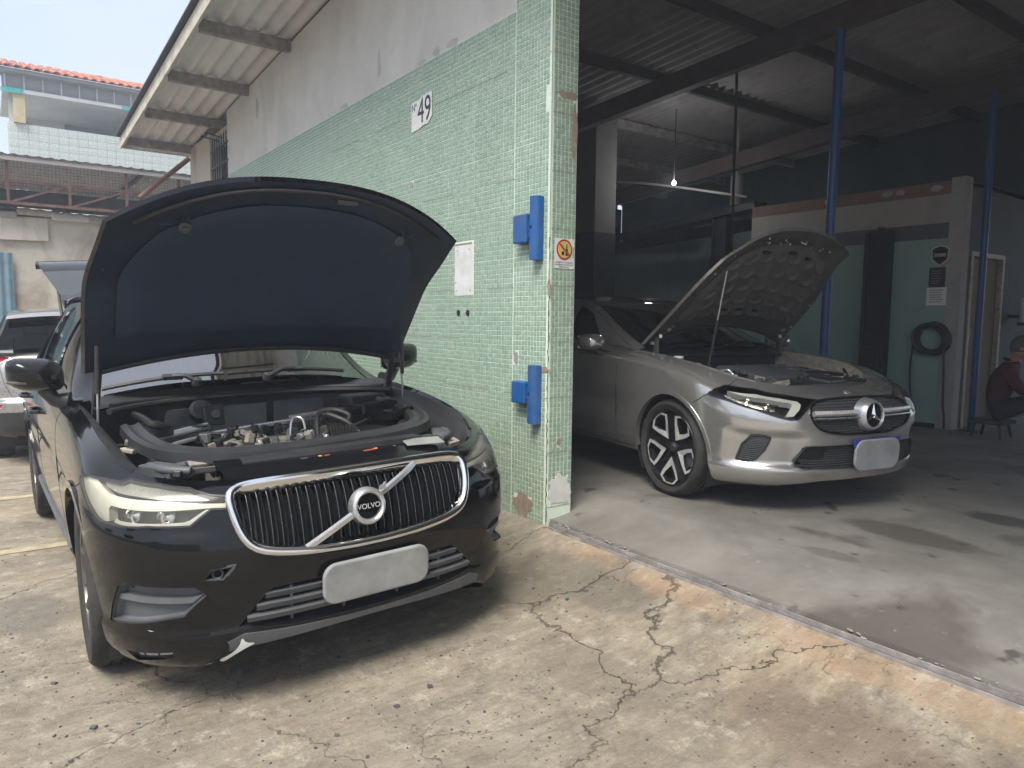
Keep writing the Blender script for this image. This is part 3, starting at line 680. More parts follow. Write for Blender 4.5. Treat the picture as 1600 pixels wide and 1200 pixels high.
# grey smears left by old plasterwork above the mosaic and a stain on the gable
for i, (x, z, rx, rz) in enumerate([(-1.6, 3.27, .06, .02), (-1.38, 3.28, .05, .03), (-1.15, 3.28, .07, .03), (-3.1, 3.27, .10, .02), (-5.75, 3.85, .06, .12), (-2.35, 3.46, .03, .10), (-.75, 3.6, .05, .16)]):
    r = random.Random(i + 40); k = 18
    ring = [(x + rx * (1 + r.uniform(-.3, .3)) * math.cos(2 * math.pi * j / k), z + rz * (1 + r.uniform(-.3, .3)) * math.sin(2 * math.pi * j / k)) for j in range(k)]
    MB().prism(ring, (0, -.0005, 0), (1, 0, 0), (0, 0, 1), .0016).build('plaster_smear', M['smearp'], house, smooth=0)
# roof of corrugated sheets: one mesh, many copies
def wave(y): return .030 * math.cos(2 * math.pi * y / .177)
sw = 6 * .177; ny = 6 * 10 + 1
m = MB(); yy = lin(0, sw + .05, ny)
m.grid(lambda x, y: (x, y, wave(y) + .0), [0, .85, 1.72], yy, flip=True); m.grid(lambda x, y: (x, y, wave(y) + .007), [0, .85, 1.72], yy)
k = len(yy); m.add([(0, y, wave(y)) for y in yy] + [(0, y, wave(y) + .007) for y in yy], [(i, i + 1, k + i + 1, k + i) for i in range(k - 1)])
rs0 = m.build('roof_sheet', M['asb_in'], house, smooth=50); sheet_me = rs0.data
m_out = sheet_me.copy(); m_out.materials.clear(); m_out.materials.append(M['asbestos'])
first = True; sl = -math.atan(.058)
for j in range(11):
    for i in range(11):
        x, y = -9.25 + i * 1.55, -.97 + j * 1.04
        o = rs0 if first else rs0.copy()
        if not first: scene.collection.objects.link(o)
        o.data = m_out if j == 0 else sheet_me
        o.location = (x, y, zr(x) + .155 + .009 * ((i + j) % 2) + rng.uniform(-.003, .003)); o.rotation_euler = (rng.uniform(-.004, .004), sl - .004, 0); first = False
for i in range(11):
    x = -9.2 + i * 1.55; dy = -.93
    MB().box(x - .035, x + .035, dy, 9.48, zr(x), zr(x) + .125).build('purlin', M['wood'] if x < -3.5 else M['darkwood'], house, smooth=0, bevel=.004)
b0, b1 = (-9.42, -.99, zr(-9.42)), (7, -.99, zr(7)); 
MB().bar((b0[0], b0[1], b0[2] + .07), (b1[0], b1[1], b1[2] + .07), .028, .16).build('barge_board', M['pinewood'], house, smooth=0, bevel=.003)
MB().bar((b0[0], b0[1] - .02, b0[2] + .175), (b1[0], b1[1] - .02, b1[2] + .175), .10, .018).build('verge_cap', M['steel_dark'], house, smooth=0)
MB().bar((-9.36, -.97, zr(-9.36) + .06), (-9.36, .02, zr(-9.36) + .06), .05, .14).build('purlin', M['wood'], house, smooth=0, bevel=.004)
# barred window at the end of the wall
win = MB().box(-8.0, -7.12, .15, .17, 3.12, 3.78).build('window', M['void'], house, smooth=0)
for i in range(7):
    x = -7.93 + i * .125
    MB().cyl((x, .0, 3.06), (x, .0, 3.86), .009, n=8).build('bar', M['steel_dark'], win)
for z in (3.2, 3.45, 3.7): MB().box(-8.06, -7.08, -.012, -.002, z - .012, z + .012).build('bar', M['steel_dark'], win, smooth=0)
for x in (-7.55, -7.8): MB().bar((x, .05, 3.84), (x - .1, -.16, 3.90), .012, .02).build('bracket', M['steel_dark'], win, smooth=0)
# inside the garage: beams, posts, column
MB().bar((-9, 3.6, 3.62), (7, 3.6, 4.42), .12, .22).build('beam', M['redbeam'], house, smooth=0, bevel=.006)
MB().bar((-9, 5.98, 3.10), (7, 5.98, 4.40), .12, .22).build('beam', M['redbeam'], house, smooth=0, bevel=.006)
for px, py, rr, zt_ in ((-.30, 3.6, .042, 3.95), (.11, 5.92, .036, 3.735)):
    p = MB().cyl((px, py, .1), (px + .01, py, zt_), rr, n=20).build('post', M['post_blue'], house)
    MB().box(px - .09, px + .09, py - .09, py + .09, .118, .13).build('base_plate', M['steel_dark'], p, smooth=0)
c = MB().box(-4.45, -3.98, 4.0, 4.4, 2.5, 4.1).build('column', M['hallcol'], house, smooth=0, bevel=.01)
MB().box(-4.452, -3.978, 3.998, 4.402, .1, 2.5).build('dark_dado', M['steel_dark'], c, smooth=0)
# small inner room
room = empty('inner_room', (0, 0, 0), label='low green and cream painted room inside the garage with a side door', cat='room')
def rwall(z0, z1, mt, nm, t=0.): MB().box(-2.75, -.20, 5.81 - t, 5.95, z0, z1).build(nm, M[mt], room, smooth=0)
rwall(.1, 2.24, 'inner_green', 'green_dado'); rwall(2.24, 2.41, 'inner_band', 'grey_band', .002); rwall(2.41, 2.72, 'inner_cream', 'cream_band'); rwall(2.72, 2.86, 'inner_brown', 'bare_strip', .003)
MB().box(-.20, -.05, 5.80, 5.97, .1, 2.89).build('corner_post', M['jamb'], room, smooth=0, bevel=.006)
MB().box(-.20, -.06, 5.97, 6.05, .1, 2.86).box(-.20, -.06, 6.95, 9.48, .1, 2.86).box(-.20, -.06, 6.05, 6.95, 2.1, 2.86).build('side_wall', M['inner_dark'], room, smooth=0)
dr = MB().box(-.15, -.10, 6.10, 6.90, .12, 2.05).build('door', M['doorwood'], room, smooth=0)
MB().box(-.098, -.085, 6.20, 6.24, 1.0, 1.25).build('handle_plate', M['steel_dark'], dr, smooth=0)
for a in ((6.05, 6.10, .12, 2.10), (6.90, 6.95, .12, 2.10), (6.10, 6.90, 2.05, 2.10)): MB().box(-.17, -.045, a[0], a[1], a[2], a[3]).build('door_frame', M['beige'], room, smooth=0)
MB().box(-2.75, -.06, 5.95, 9.48, 2.80, 2.85).build('ceiling_slab', M['inner_dark'], room, smooth=0)
MB().box(-2.75, -2.62, 5.95, 9.48, .1, 2.80).build('side_wall', M['inner_green'], room, smooth=0)
MB().box(-1.05, -.22, 5.75, 5.80, .115, .17).build('skirting', M['steel_dark'], room, smooth=0)
for i, (x, rx) in enumerate([(-.35, .06), (-.9, .07), (-.75, .05), (-1.6, .08)]):
    k = 14; r = random.Random(i); ring = [(x + rx * (1 + r.uniform(-.25, .25)) * math.cos(2 * math.pi * j / k), 2.80 + .035 * (1 + r.uniform(-.3, .3)) * math.sin(2 * math.pi * j / k)) for j in range(k)]
    MB().prism(ring, (0, 5.806, 0), (1, 0, 0), (0, 0, 1), .002).build('pale_patch', M['jamb'], room, smooth=0)
# ---------------------------------------------------------------- yard end: stained wall, truss shed, far house
t = empty('yard_wall', (-12, 0, 0), label='stained cream boundary wall with peeling plaster behind the grey car', cat='wall')
MB().box(-.2, 0, -9, 4, -.3, 3.0).build('wall_face', M['bgwall'], t, smooth=0)
r = random.Random(8)
for i in range(9):
    y = -3.6 + i * .55 + r.uniform(-.1, .1)
    MB().obox((.03 + r.uniform(0, .03), y, 3.0 + r.uniform(.0, .08)), (.09, .30 + r.uniform(-.05, .1), .035 + r.uniform(0, .04)), (r.uniform(-.04, .04), 0, r.uniform(-.03, .03))).build('coping_slab', M[['bgwall', 'plaster', 'jamb'][i % 3]], t, smooth=0, bevel=.01)
MB().obox((.05, -2.2, 2.78), (.03, .36, .20), (.02, 0, 0)).build('loose_board', M['bgwall'], t, smooth=0, bevel=.006)
MB().obox((.06, -2.72, 2.83), (.03, .20, .16), (-.03, 0, 0)).build('loose_board', M['plaster'], t, smooth=0, bevel=.006)
t = empty('sheet_gate', (-11.97, -3.2, -.2), label='blue corrugated sheet metal gate in the stained wall', cat='gate')
gy = lin(-.8, .82, 82); m = MB(); m.grid(lambda z, y: (.03 + .012 * math.sin(y * 2 * math.pi / .12), y, z), [.02, .9, 1.26], gy, flip=True); m.grid(lambda z, y: (.045 + .012 * math.sin(y * 2 * math.pi / .12), y, z), [1.27, 2.0, 2.55], gy, flip=True); m.build('sheet', M['bluegate'], t)
MB().box(.06, .075, -.8, .82, 1.24, 1.30).build('rail', M['bluegate'], t, smooth=0)
shed = empty('truss_shed', (-12, 0, 0), label='open shed with rusty steel truss and mesh above the stained wall', cat='shed')
for z in (3.22, 3.60): MB().bar((.02, -7, z), (.02, 3.2, z), .05, .05).build('chord', M['rust'], shed, smooth=0)
yv = [-7 + .92 * i for i in range(12)]
for y in yv: MB().bar((.02, y, 3.22), (.02, y, 3.95 if int(y * 10) % 2 else 3.62), .045, .045).build('upright', M['rust'], shed, smooth=0)
for i, y in enumerate(yv[:-1]): MB().bar((.02, y, 3.22), (.02, yv[i + 1], 3.60), .035, .035).build('brace', M['rust'], shed, smooth=0)
m = MB()
for i in range(180): y = -7 + i * .056; m.box(-.043, -.040, y, y + .004, 3.2, 3.98)
for i in range(15): z = 3.2 + i * .054; m.box(-.043, -.040, -7, 3.2, z, z + .004)
tag(m.build('wire_mesh', M['steel_dark'], shed, smooth=0), kind='stuff')
MB().box(-4, -3.9, -8, 3.2, 3.0, 4.0).build('back_panel', M['steel_dark'], shed, smooth=0)
gy = lin(-8, 3.3, 260); m = MB(); m.grid(lambda x, y: (x, y, 4.02 + .03 * x * -.35 + .015 * math.sin(y * 2 * math.pi / .18)), [.25, -4.2], gy); m.grid(lambda x, y: (x, y, 3.995 + .03 * x * -.35 + .015 * math.sin(y * 2 * math.pi / .18)), [.25, -4.2], gy, flip=True); m.build('roof_sheet', M['asbestos'], shed)
MB().bar((.15, -7.5, 3.955), (.15, 3.2, 3.955), .05, .06).build('eave_beam', M['asbestos'], shed, smooth=0)
for y in (-5.5, -2.6, -.3, 2.2): MB().bar((.1, y, 3.94), (-4, y, 3.98), .05, .07).build('rafter', M['steel_dark'], shed, smooth=0)
gy = lin(-8, 3.3, 220); m = MB(); m.grid(lambda x, y: (x, y, 3.13 - .10 * x + .012 * math.sin(y * 2 * math.pi / .2) + .02 * math.sin(y * 1.7)), [.28, -.3], gy); m.grid(lambda x, y: (x, y, 3.115 - .10 * x + .012 * math.sin(y * 2 * math.pi / .2) + .02 * math.sin(y * 1.7)), [.28, -.3], gy, flip=True); m.build('lower_sheet', M['steel_dark'], shed)
o = MB().tube([(-9.35, -.76, 3.14), (-9.32, -.02, 3.84)], .04, 10).build('roof_strut', M['rust']); tag(o, 'rusty brown pipe strut leaning up to the corrugated eave', 'strut')
far = empty('balcony_house', (-20, 0, 0), label='far house with clay tile roof and pale tiled balcony', cat='house')
# parapet faced with tiles
MB().box(-.18, -.01, -2.12, 7, 5.48, 6.30).build('parapet_core', M['bgwhite'], far, smooth=0)
tm = MB().box(0, .02, -.1125, .1125, -.0995, .0995).build('parapet_tile', simple('balcony_tile', (.52, .57, .53), .5, 0, .45, 34), far, smooth=0, bevel=.002)
first = True
for i in range(26):
    for j in range(4):
        o = tm if first else tm.copy()
        if not first: scene.collection.objects.link(o)
        o.location = (-.01 + rng.uniform(-.003, .003), -2.0 + i * .228, 5.585 + j * .203); first = False
MB().box(-3, -.02, -2.0, 7, 5.22, 5.44).build('floor_slab', M['bgwhite'], far, smooth=0)
for y in (-1.1, 1.2, 3.5): MB().prism([(-.1, 5.22), (-1.2, 5.22), (-1.2, 4.7), (-.9, 4.7)], (0, y, 0), (1, 0, 0), (0, 0, 1), -.18).build('corbel', M['bgwhite'], far, smooth=0)
MB().box(-1.3, -.4, 1.2, 7, 5.02, 5.2).build('beam', M['cream'], far, smooth=0)
MB().box(-8, -1.2, -1.6, 7, 0, 5.2).build('lower_wall', M['bggrey'], far, smooth=0)
MB().box(-.16, .12, -1.98, -1.72, 6.30, 7.12).build('column', M['cream'], far, smooth=0); MB().box(-.20, -.17, -2.08, -1.98, 6.30, 7.12).build('downpipe', M['bgwhite'], far, smooth=0)
MB().box(-3.2, -3.0, -.6, 7, 5.4, 7.2).build('balcony_wall', M['bggrey'], far, smooth=0)
MB().prism([(-1.75, 7.1), (-.6, 6.35), (-.6, 7.1)], (-3.0, 0, 0), (0, 1, 0), (0, 0, 1), .14).build('gable_panel', M['bgwhite'], far, smooth=0); MB().bar((-2.9, -1.75, 7.05), (-2.9, -.55, 6.28), .12, .10).build('roof_timber', M['wood'], far, smooth=0)
MB().box(-3.1, .1, -2.2, 7, 7.08, 7.16).build('balcony_ceiling', M['bgwhite'], far, smooth=0)
MB().box(.10, .16, -2.25, 7, 7.05, 7.14).build('fascia', M['bgwhite'], far, smooth=0)
MB().box(.16, .18, -2.22, -1.75, 7.02, 7.15).build('turquoise_patch', M['turq'], far, smooth=0); MB().box(.16, .18, .55, 1.65, 7.04, 7.13).build('turquoise_patch', M['turq'], far, smooth=0)
MB().box(-.15, -.1, -2.2, 7, 7.16, 7.56).build('vent_back', M['bggrey'], far, smooth=0)
for i in range(22): y = -2.15 + i * .42; MB().box(-.02, .02, y, y + .03, 7.16, 7.52).build('vent_post', M['bgwhite'], far, smooth=0)
MB().box(-.3, .28, -2.4, 7.2, 7.53, 7.62).build('gutter', M['bggrey'], far, smooth=0)
rt = MB(); 
rt.grid(lambda u, a: (-.52 * u, .085 * math.cos(a), .06 * math.sin(a) + .16 * u), [0, 1], lin(0, math.pi, 9)); rt.grid(lambda u, a: (-.52 * u, .065 * math.cos(a), .045 * math.sin(a) + .16 * u), [0, 1], lin(0, math.pi, 9), flip=True)
n0 = len(rt.v); k = 9; rt.add([(0, .085 * math.cos(a), .06 * math.sin(a)) for a in lin(0, math.pi, k)] + [(0, .065 * math.cos(a), .045 * math.sin(a)) for a in lin(0, math.pi, k)], [(i, i + 1, k + i + 1, k + i) for i in range(k - 1)])
rt0 = rt.build('roof_tile', M['terracotta'], far); first = True
for j in range(6):
    for i in range(46):
        o = rt0 if first else rt0.copy()
        if not first: scene.collection.objects.link(o)
        o.location = (.42 - j * .42, -2.5 + i * .215 + rng.uniform(-.01, .01), 7.62 + j * .135 + rng.uniform(-.01, .01)); o.rotation_euler = (0, 0, rng.uniform(-.03, .03)); first = False
MB().add([(.40, -2.55, 7.60), (-2.4, -2.55, 8.47), (-2.4, 7.4, 8.47), (.40, 7.4, 7.60)], [(0, 3, 2, 1), (0, 1, 2, 3)]).build('roof_deck', M['terracotta'], far, smooth=0)
# ---------------------------------------------------------------- out of view behind the photographer: wall added for car reflections, and reflected trees
t = empty('added_street_wall', (0, -16, -.2), label='pale rendered street wall added out of view for the car reflections', cat='wall')
MB().box(-26, 24, -.2, 0, -.1, 2.7).build('wall_face', M['bgwhite'], t, smooth=0); MB().box(-26, 24, -.26, .06, 2.7, 2.8).build('coping', M['column'], t, smooth=0)
M['leaf'] = simple('leaf', (.055, .095, .03), .55, 0, .4, 3); M['bark'] = simple('bark', (.12, .09, .065), .9, 0, .3, 12, bmp=.5)
rr = random.Random(77); lv = []; lf = []
for i in range(5200):
    while True:
        p = Vector((rr.uniform(-1, 1), rr.uniform(-1, 1), rr.uniform(-1, 1)))
        if .25 < p.length < 1 * (.8 + .2 * math.sin(p.x * 6) * math.cos(p.y * 5)): break
    c = Vector((p.x * 1.9, p.y * 1.9, p.z * 1.5)); a = Vector((rr.gauss(0, 1), rr.gauss(0, 1), rr.gauss(0, 1))).normalized(); b = a.cross(Vector((rr.gauss(0, 1), rr.gauss(0, 1), rr.gauss(0, 1)))).normalized(); s_ = rr.uniform(.06, .12); k = len(lv)
    lv += [c - a * s_, c + b * s_ * .5, c + a * s_, c - b * s_ * .5]; lf.append((k, k + 1, k + 2, k + 3))
crown_me = None
for x, y, h, lb in ((-7.5, -18.6, 4.6, 'leafy green tree rising behind the street wall, leftmost of three'), (-.5, -19.2, 5.2, 'leafy green tree rising behind the street wall, middle of three'), (7.5, -18.8, 4.4, 'leafy green tree rising behind the street wall, rightmost of three')):
    t = empty('street_tree', (x, y, -.3), (0, 0, x), lb, 'tree', 'trees behind the street wall')
    m = MB().tube([(0, 0, 0), (.05, .03, h * .4), (0, .1, h * .75)], [.16, .12, .07], 10)
    for q in range(6): a = q * 1.05; m.tube([(.03, .04, h * (.5 + .04 * q)), (.7 * math.cos(a), .7 * math.sin(a), h * .85), (1.2 * math.cos(a), 1.2 * math.sin(a), h + .3)], [.06, .035, .012], 6)
    m.build('trunk', M['bark'], t)
    if crown_me is None: o = MB().add(lv, lf).build('crown', M['leaf'], t, smooth=0); crown_me = o.data
    else: o = mkobj('crown', crown_me, t)
    o.location = (0, 0, h + .3); tag(o, kind='stuff')
# ---------------------------------------------------------------- small things on the walls
def hinge(z0, z1, bz0, bz1, label):
    t = MB().box(-.292, -.150, -.072, -.006, bz0, bz1).build('gate_hinge', M['blue_paint'], house, smooth=0, bevel=.008); t['label'] = label
    k = 10; pr = []
    for i in range(k + 1): a = math.pi * i / k; pr.append((.043 * math.cos(a), -.036 - .040 * math.sin(a)))
    q = pr + [(-.043, -.012), (.043, -.012)]
    MB().prism([(-.095 + a, b) for a, b in q][::-1], (0, 0, z0), (1, 0, 0), (0, 1, 0), z1 - z0).build('hinge_barrel', M['blue_paint'], t, smooth=40)
    MB().box(-.150, -.125, -.055, -.02, bz0 + .03, bz1 - .03).build('weld_plate', M['blue_paint'], t, smooth=0, bevel=.003)
    zc = (bz0 + bz1) / 2
    MB().lathe([(0, .0012), (.010, .0012), (.012, 0)], (-.100, -.0755, zc), (0, -1, 0), 12).build('slot_hole', M['void'], t)
hinge(1.665, 2.052, 1.775, 1.953, 'blue steel gate hinge beside the no drinking sign')
hinge(.640, 1.010, .758, .900, 'blue steel gate hinge low on the mosaic wall near the car headlamp')
t = empty('meter_cover', (0, 0, 0), label='white painted rectangular cover plate set into the mosaic wall', cat='cover plate')
MB().box(-1.10, -.854, -.010, .0, 1.46, 1.838).build('plate', M['white'], t, smooth=0, bevel=.004)
MB().box(-1.095, -.86, -.0125, -.010, 1.828, 1.838).build('top_edge', M['brown'], t, smooth=0)
for x, z in ((-1.07, 1.50), (-.885, 1.50), (-.90, 1.79), (-1.06, 1.79), (-1.08, 1.56)):
    MB().lathe([(0, .0015), (.006, .0015), (.007, 0)], (x, -.010, z), (0, -1, 0), 8).build('screw_hole', M['brown'], t)
for i, x in enumerate((-1.045, -.918)):
    o = MB().lathe([(0, .002), (.018, .002), (.024, .0005)], (x, -.0078, 1.338), (0, -1, 0), 14).build('conduit_hole', M['void'])
    tag(o, ['dark round conduit hole in the mosaic, left one below the white plate', 'dark round conduit hole in the mosaic, right one below the white plate'][i], 'hole', 'holes below the white plate')
t = empty('house_number', (-1.59, -.009, 2.885), label='torn white paper house number 49 on the mosaic wall', cat='house number')
r = random.Random(4); ring = [(-.165, -.125), (-.05, -.118), (.04, -.10), (.10, -.10), (.165, -.055), (.160, .04), (.163, .125), (.10, .122), (0, .118), (-.05, .10), (-.1, .105), (-.165, .09), (-.16, 0)]
MB().prism(ring, (0, -.002, 0), (1, 0, 0), (0, 0, 1), .002).build('paper', M['paper'], t, smooth=0)
def wall_txt(nm, body, size, x, z, par, mt, sx=1., ex=.0006): return text_mesh(nm, body, size, M[mt], par, basis((1, 0, 0), (0, 0, 1), (0, -1, 0), (x, -.0046, z)), ex, sx=sx)
wall_txt('number', '49', .27, .045, .005, t, 'steel_dark', .80); wall_txt('number_mark', 'Nº', .075, -.115, .055, t, 'steel_dark', .9)
# no drinking sign on the jamb (faces +x)
t = empty('no_drinking_sign', (.0085, .107, 1.706), label='white sign with red crossed circle over bottle and glass on the pillar', cat='sign')
def jam(nm, poly, d0, mt): return MB().prism(poly, (d0, 0, 0), (0, 1, 0), (0, 0, 1), .0012).build(nm, M[mt], t, smooth=0)
M['signyellow'] = simple('sign_yellow', (.62, .52, .16), .5, 0, .06); M['signred'] = simple('sign_red', (.50, .045, .03), .5, 0, .06); M['signblack'] = simple('sign_black', (.015, .015, .015), .5, 0, .05)
jam('board', [(-.078, -.092), (.080, -.092), (.080, .092), (-.078, .092)], 0, 'paper')
circ = lambda r, n=36: [(r * math.cos(2 * math.pi * i / n), .024 + r * math.sin(2 * math.pi * i / n)) for i in range(n)]
jam('ring', circ(.064), .0013, 'signred'); jam('disc', circ(.052), .0026, 'signyellow')
jam('bottle', [(.008, -.012), (.026, -.012), (.026, .020), (.021, .032), (.021, .056), (.013, .056), (.013, .032), (.008, .020)], .0039, 'signblack')
jam('tumbler', [(-.022, -.010), (-.006, -.010), (-.003, .012), (-.025, .012)], .0039, 'signblack')
jam('slash', [(-.044, .054), (-.036, .062), (.044, -.008), (.036, -.016)], .0052, 'signred')
for i, (z, s) in enumerate(((-.055, 'PROIBIDO O CONSUMO'), (-.069, 'DE BEBIDAS ALCOOLICAS'), (-.083, 'NESTE LOCAL'))):
    text_mesh('lettering', s, .0125, M['signblack'], t, basis((0, 1, 0), (0, 0, 1), (1, 0, 0), (.0014, 0, z)), .0004)
text_mesh('side_lettering', 'LEI ESTADUAL', .011, M['signblack'], t, basis((0, 0, 1), (0, -1, 0), (1, 0, 0), (.0014, .072, .01)), .0004)
# ---------------------------------------------------------------- inside the garage
def lift_col(x, y, h, label):
    t = empty('lift_column', (x, y, .12), label=label, cat='vehicle lift', group='columns of the vehicle lift')
    MB().box(-.115, .115, -.05, .10, 0, h).build('mast', M['steel_dark'], t, smooth=0, bevel=.006)
    for sx in (-1, 1): MB().box(sx * .115 - .02, sx * .115 + .02, -.09, -.05, .0, h - .02).build('rail', M['steel_dark'], t, smooth=0, bevel=.003)
    MB().box(-.09, .09, -.11, -.052, .35, .9).build('carriage', M['steel_dark'], t, smooth=0, bevel=.005)
    MB().box(-.25, .25, -.2, .2, 0, .02).build('foot_plate', M['steel_dark'], t, smooth=0)
    MB().cyl((0, 0, h), (0, 0, h + .04), .04, n=12).build('top_cap', M['steel_dark'], t)
lift_col(-.77, 5.45, 2.22, 'dark blue steel lift column in front of the green room wall')
lift_col(-3.55, 6.2, 2.75, 'dark steel lift column behind the raised silver bonnet')
t = empty('steel_frame', (0, 0, 0), label='dark overhead steel frame holding a grey drum behind the silver car', cat='steel frame')
MB().bar((-5.6, 6.2, 2.72), (-2.9, 6.2, 2.95), .3, .10).build('beam', M['steel_dark'], t, smooth=0); MB().bar((-6.6, 6.9, 2.66), (-3.3, 6.5, 2.74), .14, .16).build('beam', M['steel_dark'], t, smooth=0)
MB().bar((-9., 7.4, 2.98), (-5, 7.2, 2.86), .1, .14).build('beam', M['darkwood'], t, smooth=0)
t = empty('grey_drum', (-3.32, 6.2, 3.0), label='upright pale grey cylinder on the overhead steel frame', cat='drum')
MB().lathe([(0, 0), (.085, 0), (.09, .01), (.09, .40), (.08, .43), (0, .43)], n=24).build('shell', M['column'], t); MB().cyl((0, 0, .43), (.0, 0, 1.1), .02, n=8).build('pipe', M['column'], t)
o = MB().cyl((-1.85, 4.2, 2.1), (-1.87, 4.2, 4.3), .016, n=8).build('hanging_rod', M['steel_dark']); tag(o, 'thin dark rod hanging from the garage roof', 'rod')
o = MB().tube(spline([(-5.2, 5.5, 3.52), (-4.6, 5.5, 3.42), (-3.9, 5.5, 3.27), (-3.2, 5.5, 3.10), (-2.7, 5.6, 2.98)]), .018, 8).build('sagging_pipe', M['column']); tag(o, 'grey pipe sagging under the dark garage roof', 'pipe')
# lit lamp
t = empty('ceiling_lamp', (-3.46, 5.0, 3.20), label='small lit lamp glowing under the dark garage roof', cat='lamp')
lm = bpy.data.materials.new('lamp_glow'); lm.use_nodes = True; lb = lm.node_tree.nodes['Principled BSDF']; lb.inputs['Emission Color'].default_value = (.95, .97, 1, 1); lb.inputs['Emission Strength'].default_value = 9
MB().lathe([(0, -.026), (.02, -.022), (.030, 0), (.02, .022), (0, .04)], n=16).build('bulb', lm, t); MB().cyl((0, 0, .04), (0, 0, 1.0), .006, n=6).build('cord', M['hose'], t)
ld = bpy.data.lights.new('lamp_light', 'POINT'); ld.energy = 7; ld.shadow_soft_size = .05; lo = bpy.data.objects.new('lamp_light', ld); scene.collection.objects.link(lo); lo.parent = t; lo.location = (0, -.08, 0)
for i, x in enumerate((-6.08, -5.93)):
    o = MB().box(x - .05, x + .05, 6.19, 6.2, 2.60, 2.86).build('vent_strip', M['paper']); tag(o, ['bright narrow slot window beside the grey column, left one', 'bright narrow slot window beside the grey column, right one'][i], 'slot window', 'bright slots beside the column')
o = MB().box(-6.2, -5.8, 6.2, 6.28, 2.50, 2.95).build('slot_panel', M['steel_dark'], smooth=0); tag(o, 'dark panel behind two bright slots beside the column', 'panel')
t = empty('wall_cabinet', (-6.05, 6.0, 1.66), label='small dark metal box above the roof of the silver car', cat='cabinet'); MB().box(-.2, .2, 0, .2, 0, .36).build('case', M['steel_dark'], t, smooth=0, bevel=.01); MB().box(-.17, .17, -.006, 0, .03, .33).build('door', M['gloss'], t, smooth=0)
# hose coil, signs on the room wall
t = empty('hose_coil', (-.285, 5.72, 1.13), label='coiled black air hose hanging on the green wall', cat='hose')
pts = [(.165 * math.cos(a) * (1 + .05 * math.sin(a * 1.7)), .035 * math.sin(a * .37), .155 * math.sin(a) * (1 + .06 * math.cos(a * .9))) for a in np.linspace(0, 2 * math.pi * 9, 230)]
MB().tube([(p[0] + .02 * math.sin(i * .09), p[1], p[2] + .015 * math.cos(i * .07)) for i, p in enumerate(pts)], .016, 8).build('coil', M['hose'], t)
MB().tube(spline([(-.165, -.02, .0), (-.19, -.02, -.3), (-.18, -.02, -.55), (-.15, -.03, -.68)]), .012, 8).build('loose_end', M['hose'], t)
MB().tube(spline([(.15, -.02, -.05), (.17, -.02, -.4), (.18, -.02, -.7), (.21, -.04, -.86), (.24, -.10, -.98)]), .012, 8).build('loose_end', M['hose'], t)
MB().cyl((0, .09, .13), (0, -.05, .13), .012, n=8).build('hook', M['steel_dark'], t)
t = empty('shield_sign', (-.27, 5.80, 2.055), label='small dark shield shaped emblem sign high on the green wall', cat='sign')
sh = [(-.085, .06), (-.05, .085), (0, .10), (.05, .085), (.085, .06), (.075, -.05), (0, -.11), (-.075, -.05)]
for s_, d_, mt in ((1.1, 0, 'paper'), (1., .003, 'shirt'), (.8, .006, 'gloss')): MB().prism([(a * s_, b * s_) for a, b in sh], (0, -d_, 0), (1, 0, 0), (0, 0, 1), .003).build('plate', M[mt], t, smooth=0)
MB().box(-.06, .06, -.012, -.009, -.02, .02).build('bar', M['beige'], t, smooth=0)
t = empty('dark_poster', (-.29, 5.80, 1.81), label='square dark poster on the green wall below the shield emblem', cat='poster'); MB().box(-.085, .085, -.004, 0, -.11, .11).build('sheet', M['dash'], t, smooth=0)
for i in range(6): MB().box(-.06, .05 - .015 * (i % 3), -.0055, -.004, .07 - i * .028, .076 - i * .028).build('print_line', M['column'], t, smooth=0)
t = empty('white_notice', (-.285, 5.80, 1.60), label='white paper notice with dark lines taped below the dark poster', cat='notice'); MB().box(-.105, .105, -.003, 0, -.10, .10).build('sheet', M['paper'], t, smooth=0)
for i in range(6): MB().box(-.075, .07 - .02 * (i % 2), -.0042, -.003, .065 - i * .026, .072 - i * .026).build('print_line', M['inner_band'], t, smooth=0)
t = empty('towel_dispenser', (.12, 7.2, 1.32), label='white cylindrical dispenser on the dark wall above the seated person', cat='dispenser')
MB().lathe([(0, 0), (.055, 0), (.06, .01), (.06, .27), (.045, .30), (0, .305)], n=20).build('shell', M['white'], t); MB().box(-.075, .0, -.03, .05, -.04, .0).build('bracket', M['steel_dark'], t, smooth=0)
MB().box(-.18, -.06, -.02, .02, .05, .09).build('arm', M['steel_dark'], t, smooth=0)
